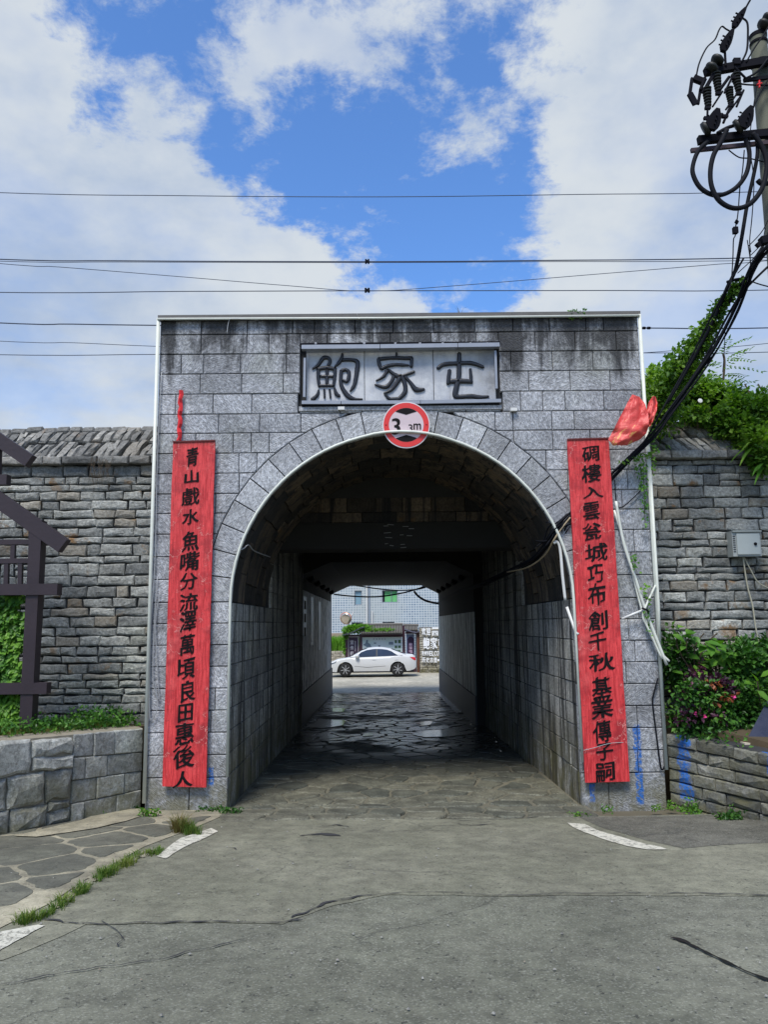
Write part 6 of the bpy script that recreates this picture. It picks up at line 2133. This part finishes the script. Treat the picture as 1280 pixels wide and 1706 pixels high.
f.append(tuple(range(nr))); f.append(tuple(reversed(range(NX*nr, NX*nr+nr))))
obj('body', v, f, M_carp, car, True)
MB().box((xf+.12, cyc-.72, cg+.18), (xr-.12, cyc+.72, cg+.55)).make('underbody', M_dk, car)
# cabin
roofz = [(0, .93), (.10, 1.09), (.22, 1.27), (.32, 1.36), (.46, 1.40), (.60, 1.385), (.74, 1.31), (.87, 1.17), (1, 1.03)]
c0x, c1x = xf+Lc_*.245, xf+Lc_*.885
def cab(grow, lo, hi, zlo, name, mat, sides_only=False, top=True, n=36):
    v, f = [], []
    for i in range(n+1):
        u = lo+(hi-lo)*i/n; x = c0x+(c1x-c0x)*u
        zt = lerp_tab(roofz, u); b_ = .93+.06*u
        for j in range(6):
            s_ = j/5; z = b_+(zt-b_)*s_
            z = max(z, b_)
            yy = .80-.235*max(0, (z-.93)/.49)**1.25
            if j == 5: yy -= .07; z += .0
            v.append((x, cyc-yy-grow, cg+z))
        v.append((x, cyc, cg+zt+.03))
        for j in reversed(range(6)):
            a_ = v[i*13+j]; v.append((x, 2*cyc-a_[1], a_[2]))
    for i in range(n):
        for j in range(12):
            a = i*13+j; f.append((a, a+13, a+14, a+1))
    return obj(name, v, f, mat, car, True)
cab(0, 0, 1, 0, 'roof', M_carp)
def sidewin(pts, name='window'):
    for sg_ in (-1, 1):
        v = []
        for (u, s_) in pts:
            x = c0x+(c1x-c0x)*u; zt = lerp_tab(roofz, u)-.055; b_ = .93+.06*u+.015
            z = b_+(zt-b_)*s_
            yy = .80-.235*max(0, (z-.93)/.49)**1.25+.012
            v.append((x, cyc+sg_*yy, cg+z))
        f = [tuple(range(len(v)))]
        obj(name, v, f if sg_ < 0 else [tuple(reversed(f[0]))], M_glass, car)
sidewin([(.10, 0), (.47, 0), (.47, 1), (.40, 1), (.30, 1), (.2, .98)])
for sg_ in (-1, 1):
    p_ = [(c0x+(c1x-c0x)*u_, z_) for u_, z_ in ((.468, .97), (.487, .97), (.487, 1.34), (.468, 1.34))]
    vv_ = [(x_, cyc+sg_*(.80-.235*max(0, (z_-.93)/.49)**1.25+.015), cg+z_) for x_, z_ in p_]
    obj('pillar_trim', vv_, [(0, 1, 2, 3)], M_dk, car)
sidewin([(.485, 0), (.865, 0), (.80, .55), (.74, .85), (.66, 1), (.56, 1), (.485, 1)])
for u0, u1, nm in ((.02, .30, 'windscreen'), (.74, .97, 'rear_window')):
    v, f = [], []
    for i in range(9):
        u = u0+(u1-u0)*i/8; x = c0x+(c1x-c0x)*u; zt = lerp_tab(roofz, u)
        for j in range(-2, 3): v.append((x, cyc+j*.25, cg+zt+.045-.01*abs(j)))
    for i in range(8):
        for j in range(4): a = i*5+j; f.append((a, a+5, a+6, a+1))
    obj(nm, v, f, M_glass, car, True)
for wx in (wf, wr_):
    for sg_ in (-1, 1):
        yo = cyc+sg_*.84
        whl = MB().lathe((wx, yo-sg_*.2, cg+wr0), (0, sg_, 0), [(0, wr0-.03), (.02, wr0), (.17, wr0), (.20, wr0-.02), (.205, .235)], 28).make('tyre', M_tyre, car, True)
        MB().lathe((wx, yo-sg_*.03, cg+wr0), (0, sg_, 0), [(0, .235), (.008, .235)], 24).make('wheel_dish', M_dk, whl)
        rm = MB()
        rm.lathe((wx, yo-sg_*.02, cg+wr0), (0, sg_, 0), [(0, .055), (.035, .045)], 10)
        for k in range(7):
            a = 2*math.pi*k/7+.3; a2 = a+.32
            p = Vector((wx, yo+sg_*.0, cg+wr0))
            rm.bar(p+Vector((math.cos(a), 0, math.sin(a)))*.04, p+Vector((math.cos(a2), 0, math.sin(a2)))*.225, .03, .05, (0, 1, 0))
        rm.make('rim', M_rimm, whl)
def curved(name, pts, mat, grow=.006, sides=(-1,)):
    """thin panel on the body side given by (x, z above ground)"""
    for sg_ in sides:
        v = []
        for (x, z) in pts:
            u = (x-xf)/Lc_; hw = lerp_tab(halfw, u)
            k = 1-.10*max(0, (z-.62)/.45)**1.6-.05*max(0, (.45-z)/.3)
            v.append((x, cyc+sg_*(hw*k+grow), cg+z))
        f = [tuple(range(len(v)))]
        obj(name, v, f, mat, car)
M_tail = plain('tail_lamp_red', (.60, .02, .03), .25, var=.1)
curved('tail_light', [(xr-.34, .93), (xr-.06, .92), (xr-.02, .80), (xr-.06, .76), (xr-.16, .80)], M_tail, .012, (-1, 1))
curved('headlight', [(xf+.10, .66), (xf+.42, .76), (xf+.36, .68), (xf+.14, .60)], M_glass, .012, (-1, 1))
curved('side_sill', [(wf+.40, .20), (wr_-.40, .20), (wr_-.41, .255), (wf+.41, .255)], M_dk, .004, (-1, 1))
M_seam = plain('door_seam', (.16, .16, .17), .6)
for x in (c0x+.02+.30, c0x+(c1x-c0x)*.478, c0x+(c1x-c0x)*.86):
    xs_ = x
    curved('door_seam', [(xs_, .28), (xs_+.012, .28), (xs_+.012, .91), (xs_, .91)], M_seam, .004, (-1, 1))
curved('crease_shade_line', [(wf+.45, .50), (wf+1.1, .44), (wr_-.6, .50), (wr_-.6, .515), (wf+1.1, .46), (wf+.45, .515)], M_seam, .006, (-1, 1))  # flat dark strip painting the shading of the door crease
curved('belt_trim', [(wf+.75, .945), (wr_+.25, 1.0), (wr_+.25, 1.015), (wf+.75, .96)], M_dk, .010, (-1, 1))
for x in (c0x+(c1x-c0x)*.40, c0x+(c1x-c0x)*.80):
    curved('door_handle', [(x, .80), (x+.16, .81), (x+.16, .84), (x, .83)], M_carp, .02, (-1, 1))
for sg_ in (-1, 1):
    mx_ = c0x+(c1x-c0x)*.13
    MB().lathe((mx_, cyc+sg_*.80, cg+1.0), (0, sg_, 0), [(0, .03), (.06, .05), (.10, .11), (.20, .10), (.25, .05)], 10).make('wing_mirror', M_carp, car, True)

# ------------------------------------------------------------------ notice shelter behind the car
SY_ = 42.6
M_plum = plain('shelter_plum', (.055, .022, .035), .5, var=.2, scale=3)
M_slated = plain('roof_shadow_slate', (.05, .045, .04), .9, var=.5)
M_slate = plain('roof_tile_grey', (.16, .15, .13), .9, var=.5, scale=6)
shel = thing('notice_shelter', 'plum-framed notice board shelter with small tiled roofs behind the white car', 'notice board', (P(640, 1100, SY_).x, SY_, cg))
def pbx(nm, a, b, y0, y1, mat, par=shel):
    p, q_ = P(*a, y0), P(*b, y0)
    return MB().box((min(p.x, q_.x), y0, min(p.z, q_.z)), (max(p.x, q_.x), y1, max(p.z, q_.z))).make(nm, mat, par)
base_y = 1122
pbx('post', (575.5, 1058), (580, base_y), SY_, SY_+.2, M_plum); pbx('post', (599, 1056), (604, base_y), SY_-.05, SY_+.2, M_plum)
pbx('post', (670.5, 1042), (676, base_y), SY_-.05, SY_+.2, M_plum); pbx('post', (692, 1056), (694.5, base_y), SY_, SY_+.2, plain('post_blue', (.05, .09, .13), .5))
pbx('beam', (601, 1055.5), (672, 1061), SY_-.06, SY_+.2, M_plum); pbx('side_beam', (576, 1057.5), (600, 1060), SY_-.03, SY_+.2, M_plum); pbx('side_beam', (676, 1052), (694, 1056), SY_-.02, SY_+.2, M_plum)
pbx('plinth', (576, 1112), (694, base_y+3), SY_-.02, SY_+.3, M_plum)
pbx('back_panel', (580, 1059), (599, base_y), SY_+.05, SY_+.1, plain('panel_purple', (.055, .03, .06), .5, var=.2))
for a, b in (((580.3, 1061), (581.3, 1112)), ((596.3, 1061), (597.8, 1112)), ((580.3, 1060.5), (597.8, 1061.5))): pbx('pale_frame', a, b, SY_+.0, SY_+.04, plain('pale_frame_line', (.5, .45, .46), .6))
m, t = new_mat('notice_print')
wp = t.n('ShaderNodeNewGeometry').outputs['Position']
c = t.mix(t.ramp(t.noise(wp, 1.2, 3), .4, .6), (.62, .74, .70, 1), (.70, .78, .76, 1))
finish(t, c, .3)
pbx('notice_panel', (604, 1061.5), (670.5, 1112), SY_+.02, SY_+.06, m)
M_grn = plain('photo_green', (.08, .16, .07), .5, var=.6, scale=9); M_gry = plain('ink_wash', (.20, .26, .30), .6, var=.6, scale=6)
for (a, b, mt) in (((658, 1066.5), (661.5, 1071.5), M_grn), ((663.5, 1066), (668, 1071.5), M_grn), ((658, 1075.5), (662, 1080), M_grn), ((663.5, 1075.5), (668, 1079.5), M_grn), ((663, 1083), (667.5, 1086), M_grn), ((648, 1069.5), (655.5, 1074), M_gry),
                   ((623, 1070.5), (627, 1072.5), M_gry), ((630.5, 1075), (633.5, 1078), M_gry)):
    pbx('photo_print', a, b, SY_+.008, SY_+.018, mt)
v = [P(x, y, SY_+.01) for x, y in ((605, 1074), (609, 1072), (610.5, 1066.5), (613, 1066), (613.5, 1071), (617, 1073), (619, 1078), (612, 1078.5))]
obj('ink_drawing', v, [tuple(range(len(v)))], M_gry, shel)
for i in range(5): pbx('caption_text', (622+i*4.6, 1064), (624.4+i*4.6, 1065.2), SY_+.009, SY_+.018, M_gry)
for i, ch in enumerate('宣传栏'):
    write('letter', ch, P(586.5, 1070+i*9.2, SY_-.0), (1, 0, 0), (0, 0, 1), .20, .22, M_swhite, shel, .03)
for i in range(8): pbx('small_text', (591.4, 1068+i*2.2), (592.7, 1069.4+i*2.2), SY_+.03, SY_+.045, M_swhite)
pbx('blue_panel', (676.8, 1056.5), (691.5, 1112), SY_+.06, SY_+.1, plain('panel_pale_blue', (.20, .27, .42), .5))
v = [P(x, y, SY_+.05) for x, y in ((679, 1112), (679, 1064), (680.8, 1063), (681.5, 1061.2), (684.5, 1060.5), (687.5, 1061.2), (688.3, 1063), (690, 1064), (690, 1112))]
obj('arched_panel', v, [tuple(range(len(v)))], plain('panel_dark_purple', (.05, .02, .06), .5), shel)
for i, ch in enumerate('鲍家屯'):
    write('letter', ch, P(684.7, 1073.5+i*5.8, SY_+.04), (1, 0, 0), (0, 0, 1), .20, .17, plain('pale_pink_letter', (.75, .55, .72), .6), shel, .03)
# tiled roofs made of rows of round tiles
def tileroof(x0p, y0p, x1p, y1p, drop, yf, yb, n, nm):
    a, b = P(x0p, y0p, yf), P(x1p, y1p, yf)
    mb = MB()
    hi = drop
    mb.add([(a.x, yf, a.z), (b.x, yf, b.z), (b.x, yb, b.z+hi), (a.x, yb, a.z+hi)], [(0, 1, 2, 3)])
    mb.add([(a.x, yf, a.z-.07), (b.x, yf, b.z-.07), (b.x, yf, b.z), (a.x, yf, a.z)], [(0, 1, 2, 3)])
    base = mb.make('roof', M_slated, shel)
    for i in range(n):
        u = (i+.5)/n; p = a.lerp(b, u)
        MB().tube([p+Vector((0, -.05, .01)), Vector((p.x, yb, p.z+hi+.01))], (b.x-a.x)/n*.33, 6, False).make('tile', M_slate, base, True)
    MB().tube([Vector((a.x-.05, yb, a.z+hi+.05)), Vector((b.x+.05, yb, b.z+hi+.05))], .07, 6, False).make('ridge', M_slate, base)
tileroof(601, 1055.5, 671, 1054.5, .42, SY_-.5, SY_+.25, 26, 'main')
tileroof(674.5, 1049.5, 697, 1050, .22, SY_-.45, SY_+.1, 9, 'right')
mb = MB()
rr_ = [P(x, y, SY_-.3) for x, y in ((571, 1058), (578, 1056.3), (585, 1054.5), (593, 1050.5), (600, 1046.5), (607, 1044.5))]
for a, b in zip(rr_[:-1], rr_[1:]): mb.bar(a, b+(b-a)*.05, .5, .07)
mb.make('left_eave', plain('dark_slate_eave', (.04, .05, .055), .7), shel)
rr_ = [P(x, y, SY_-.46) for x, y in ((674, 1048), (680, 1050), (687, 1052.5), (694, 1053.5), (699, 1052))]
mb = MB()
for a, b in zip(rr_[:-1], rr_[1:]): mb.bar(a, b+(b-a)*.05, .1, .06)
mb.make('curved_eave', plain('grey_eave', (.12, .12, .16), .7), shel)
pbx('brick_pier', (694.6, 1052), (700.3, 1127), SY_-.35, SY_+.3, stone('red_brown_pier', (.16, .06, .04), (.20, .12, .07), 0, rough=.9, relief=.02))
random.seed(91)
rc = thing('roof_creeper', 'light green creeper on the left end of the notice shelter roof', 'creeper', P(595, 1048, SY_))
v, f = blob_leaves([pb(590, 1048, SY_-.2, .65, .3, .22), pb(600, 1045, SY_, .8, .3, .16), pb(620, 1050, SY_-.3, .5, .2, .07), pb(577, 1056, SY_+.1, .2, .2, .35), pb(575, 1075, SY_+.2, .1, .2, .7), pb(645, 1049, SY_-.3, .6, .2, .05)], 3600, .11)
obj('foliage', v, f, ML_lawn, rc)

# stone wall with white lettering
lw = thing('lettered_wall', 'rough stone wall with big white raised lettering beyond the right tunnel mouth', 'wall', P(720, 1100, 41.8))
wx0, wx1 = P(700, 1100, 41.8).x, P(770, 1100, 41.8).x
MB().box((wx0, 41.86, -1), (wx1, 42.4, P(715, 1045, 41.8).z)).make('wall_core', M_joint, lw)
random.seed(92)
M_yst = stone('yellow_grey_stone', (.42, .39, .31), (.56, .53, .45), 0, rust=.6, moss=(-.2, .35), relief=.02, blotch=.5)
mb = MB()
courses('stone', wx0, wx1, -.5, P(715, 1046, 41.8).z, (0, 41.8, 0), (1, 0, 0), (0, 0, 1), (0, -1, 0), M_yst, lw, (.09, .16), (.2, .5), mb=mb)
tag(mb.make('wall_stones', M_yst, lw), kind='stuff')
M_wlet = plain('white_letter', (.85, .86, .85), .6, var=.08)
def letters(txt, x0, x1, yc, hpx, bold):
    n = len(txt)
    for i, ch in enumerate(txt):
        if ch == ' ': continue
        wd = (x1-x0)/n
        c0 = P(x0+wd*(i+.5), yc, 41.70)
        write('letter', ch, c0, (1, 0, 0), (0, 0, 1), wd*.9*41.7/1282, (.10 if ch == '一' else hpx*41.7/1282), M_wlet, lw, bold, thick=.03)
letters('欢迎', 702.5, 718, 1052, 12.5, .05); letters('一', 719.5, 731.5, 1046.5, 3, .04); letters('四面', 719.5, 742, 1055, 8, .05)
letters('鲍家屯', 704.5, 742, 1071.5, 19, .05)
letters('贵州WELCOME', 703, 740, 1088.5, 8, .05)
letters('历史古堡一家', 703, 742, 1099.5, 8, .05)

# convex road mirror
mi = thing('traffic_mirror', 'round convex road mirror with orange rim on a pole left of the shelter', 'mirror', P(576, 1100, 43.5))
mc = P(576.5, 1030, 43.5)
ax = Vector((-.35, -1, -.22)).normalized()
MB().lathe(mc+ax*-.03, ax, [(0, .33), (.05, .345), (.07, .315)], 28).make('rim', plain('orange_rim', (.55, .17, .08), .5), mi, True)
MB().lathe(mc+ax*.0, ax, [(0, .315), (.055, .31), (.075, .22), (.085, .10), (.088, .01)], 28).make('mirror_face', plain('mirror_glass', (.62, .55, .46), .22, .8, var=.05, bstr=0), mi, True)
MB().tube([mc-ax*.06, mc-ax*.12+Vector((.1, .1, -.3)), Vector((mc.x+.1, 43.7, mc.z-.5)), Vector((mc.x+.1, 43.7, -.3))], .035, 8, False).make('pole', M_pipe, mi)
MB().tube([mc+Vector((.2, -.02, .05)), mc+Vector((.38, -.05, .22)), mc+Vector((.40, -.05, .36))], .04, 6).make('arm', M_pipew, mi)

# grass bank left
gb = MB(); p0, p1 = P(540, 1088, 46), P(576, 1066, 46)
tag(MB().box((p0.x-6, 46, -.5), (p1.x+1.5, 54, p0.z+.1)).make('grass_bank', plain('bank_earth', (.25, .2, .13), 1.)), kind='structure')
random.seed(93)
v, f = [], []
for _ in range(2600): tuft(v, f, Vector((rnd(p0.x-1.5, p1.x+.6), rnd(46., 49), p0.z+.1)), 5, rnd(.5, .95), .15, .5, .03)
tag(obj('lawn', v, f, ML_lawn), 'bright green grass on the bank left beyond the tunnel', 'grass', kind='stuff')
kk = MB(); random.seed(94)
courses('stone', p0.x-3, p1.x+.5, -.4, p0.z+.12, (0, 45.95, 0), (1, 0, 0), (0, 0, 1), (0, -1, 0), M_yst, None, (.12, .2), (.2, .5), mb=kk)
tag(kk.make('bank_wall', M_yst), 'low pale stone edging wall under the bright grass bank', 'wall')

# tiled building
BY = 56.
m, t = new_mat('blue_grey_tiles')
wp = t.n('ShaderNodeNewGeometry').outputs['Position']
X, Y, Z = t.sep(wp)
br = t.n('ShaderNodeTexBrick', offset=0., squash=1.)
t.set(br, 'Vector', t.comb(X, Z, 0.)); t.set(br, 'Scale', 1.); t.set(br, 'Color1', (.16, .23, .31)); t.set(br, 'Color2', (.30, .38, .44)); t.set(br, 'Mortar', (.56, .60, .61))
t.set(br, 'Mortar Size', .030); t.set(br, 'Brick Width', .19); t.set(br, 'Row Height', .17); t.set(br, 'Mortar Smooth', .1); t.set(br, 'Bias', 0.)
n1 = t.noise(wp, .35, 5, .6)
c = t.mix(t.ramp(n1, .4, .65, 0, .5), br.outputs['Color'], (.46, .49, .46, 1))
finish(t, c, .4, br.outputs['Fac'], -.3, .01)
M_tile = m
bd = thing('tiled_building', 'blue-grey tiled building with green-curtained window seen through the tunnel', 'building', (0, BY+3, 0))
def opening_wall(x0, x1, z0, z1, y, holes, mat, par, nm='wall', th=.24):
    xs = sorted({x0, x1}|{h[0] for h in holes}|{h[2] for h in holes}); zs_ = sorted({z0, z1}|{h[1] for h in holes}|{h[3] for h in holes})
    mb = MB()
    for a, b in zip(xs[:-1], xs[1:]):
        for c_, d_ in zip(zs_[:-1], zs_[1:]):
            if any(h[0] <= (a+b)/2 <= h[2] and h[1] <= (c_+d_)/2 <= h[3] for h in holes): continue
            mb.add([(a, y, c_), (b, y, c_), (b, y, d_), (a, y, d_)], [(0, 1, 2, 3)])
    for h in holes:
        a, c_, b, d_ = h
        mb.add([(a, y, c_), (b, y, c_), (b, y, d_), (a, y, d_), (a, y+th, c_), (b, y+th, c_), (b, y+th, d_), (a, y+th, d_)], [(0, 4, 5, 1), (1, 5, 6, 2), (2, 6, 7, 3), (3, 7, 4, 0)])
    return mb.make(nm, mat, par)
def hole(a, b): p, q_ = P(*a, BY), P(*b, BY); return (p.x, q_.z, q_.x, p.z)
H1, H2, H3, H4 = hole((591, 984), (603, 1008)), hole((636.5, 983.5), (663, 1004)), hole((586, 1037), (605, 1052)), hole((637.5, 1036), (657.5, 1052))
opening_wall(-9, 11, -1, 8.5, BY, [H1, H2, H3, H4], M_tile, bd)
MB().box((-9, BY+.3, -1), (11, BY+8, 8.4)).make('building_core', M_dk, bd)
MB().box((-9.3, BY-.3, 8.51), (11.3, BY+8.3, 8.8)).make('roof', M_conc, bd)
M_grc = plain('green_curtain', (.16, .50, .20), .8, var=.3, scale=3)
def win(h, curtain=None, col=None):
    fr2 = MB(); a, c_, b, d_ = h
    for (p, q_) in (((a, c_), (b, c_+.06)), ((a, d_-.06), (b, d_)), ((a, c_+.06), (a+.06, d_-.06)), ((b-.06, c_+.06), (b, d_-.06))): fr2.box((p[0], BY+.12, p[1]), (q_[0], BY+.18, q_[1]))
    w_ = fr2.make('window', M_alu, bd)
    MB().box((a+.06, BY+.15, c_+.06), (b-.06, BY+.16, d_-.06)).make('pane', col or M_glass, w_)
    return w_
w1 = win(H1, col=plain('pale_blue_pane', (.22, .36, .44), .15))
fr2 = MB(); a, c_, b, d_ = H2
for (p, q_) in (((a, c_), (b, c_+.06)), ((a, d_-.06), (b, d_)), ((a, c_+.06), (a+.06, d_-.06)), ((b-.06, c_+.06), (b, d_-.06)), (((a+b)/2+.1, c_+.06), ((a+b)/2+.14, d_-.06))): fr2.box((p[0], BY+.12, p[1]), (q_[0], BY+.16, q_[1]))
w2_ = fr2.make('window', M_alu, bd)
v, f = [], []
for i in range(33):
    u = i/32; x = a+.20+(b-a-.26)*u
    y = BY+.20+.03*math.sin(i*1.9)
    v += [(x, y, c_+.02), (x, y, d_-.02)]
    if i: f.append((2*i-2, 2*i, 2*i+1, 2*i-1))
obj('curtain', v, f, M_grc, w2_, True)
win(H3); win(H4)
MB().tube([P(611.5, 960, BY-.12), P(611.5, 1090, BY-.12)], .07, 8, False).make('drain_pipe', M_pipew, bd)
MB().tube([P(620.5, 1018, BY-.10), P(620.5, 1060, BY-.10)], .05, 8, False).make('drain_pipe', M_pipew, bd)
pbx('corner_strip', (614, 960), (617.5, 1060), BY-.06, BY-.003, plain('grey_strip', (.25, .30, .36), .6), bd)
pbx('wall_base', (540, 1055), (580, 1100), BY-.12, BY-.05, plain('tan_render', (.34, .27, .20), .9, var=.4), bd)

# blue sign edge and far cables at the tunnel mouth
bs = P(733, 1065, 31.6)
tag(MB().box((bs.x-.02, 31.5, P(733, 1086, 31.6).z), (bs.x+.9, 31.56, P(733, 1046, 31.6).z)).make('blue_sign', plain('blue_sign_paint', (.03, .09, .35), .5)), 'blue sign edge showing beside the right tunnel mouth', 'sign')
pipe('far_cable', [P(556, 990, 31), P(590, 993.5, 31), P(630, 994, 31), P(665, 989, 31), P(690, 983, 31), P(712, 975, 31)], .030, M_black, 'lower black cable sagging across the far tunnel mouth', 'cable', 5, True)
pipe('far_cable', [P(585, 974, 31.05), P(610, 978, 31.05), P(640, 982, 31.05), P(670, 983.5, 31.05), P(700, 981, 31.05), P(712, 977, 31.05)], .026, M_black, 'upper black cable sagging across the far tunnel mouth', 'cable', 5, True)
pipe('far_cable', [P(690, 985, 30.95), P(697, 993, 30.95), P(708, 1000, 30.95), P(722, 1004, 30.95), P(737, 1006, 30.95)], .045, M_black, 'thick black cable hanging at the upper right of the far tunnel mouth', 'cable', 6, True)
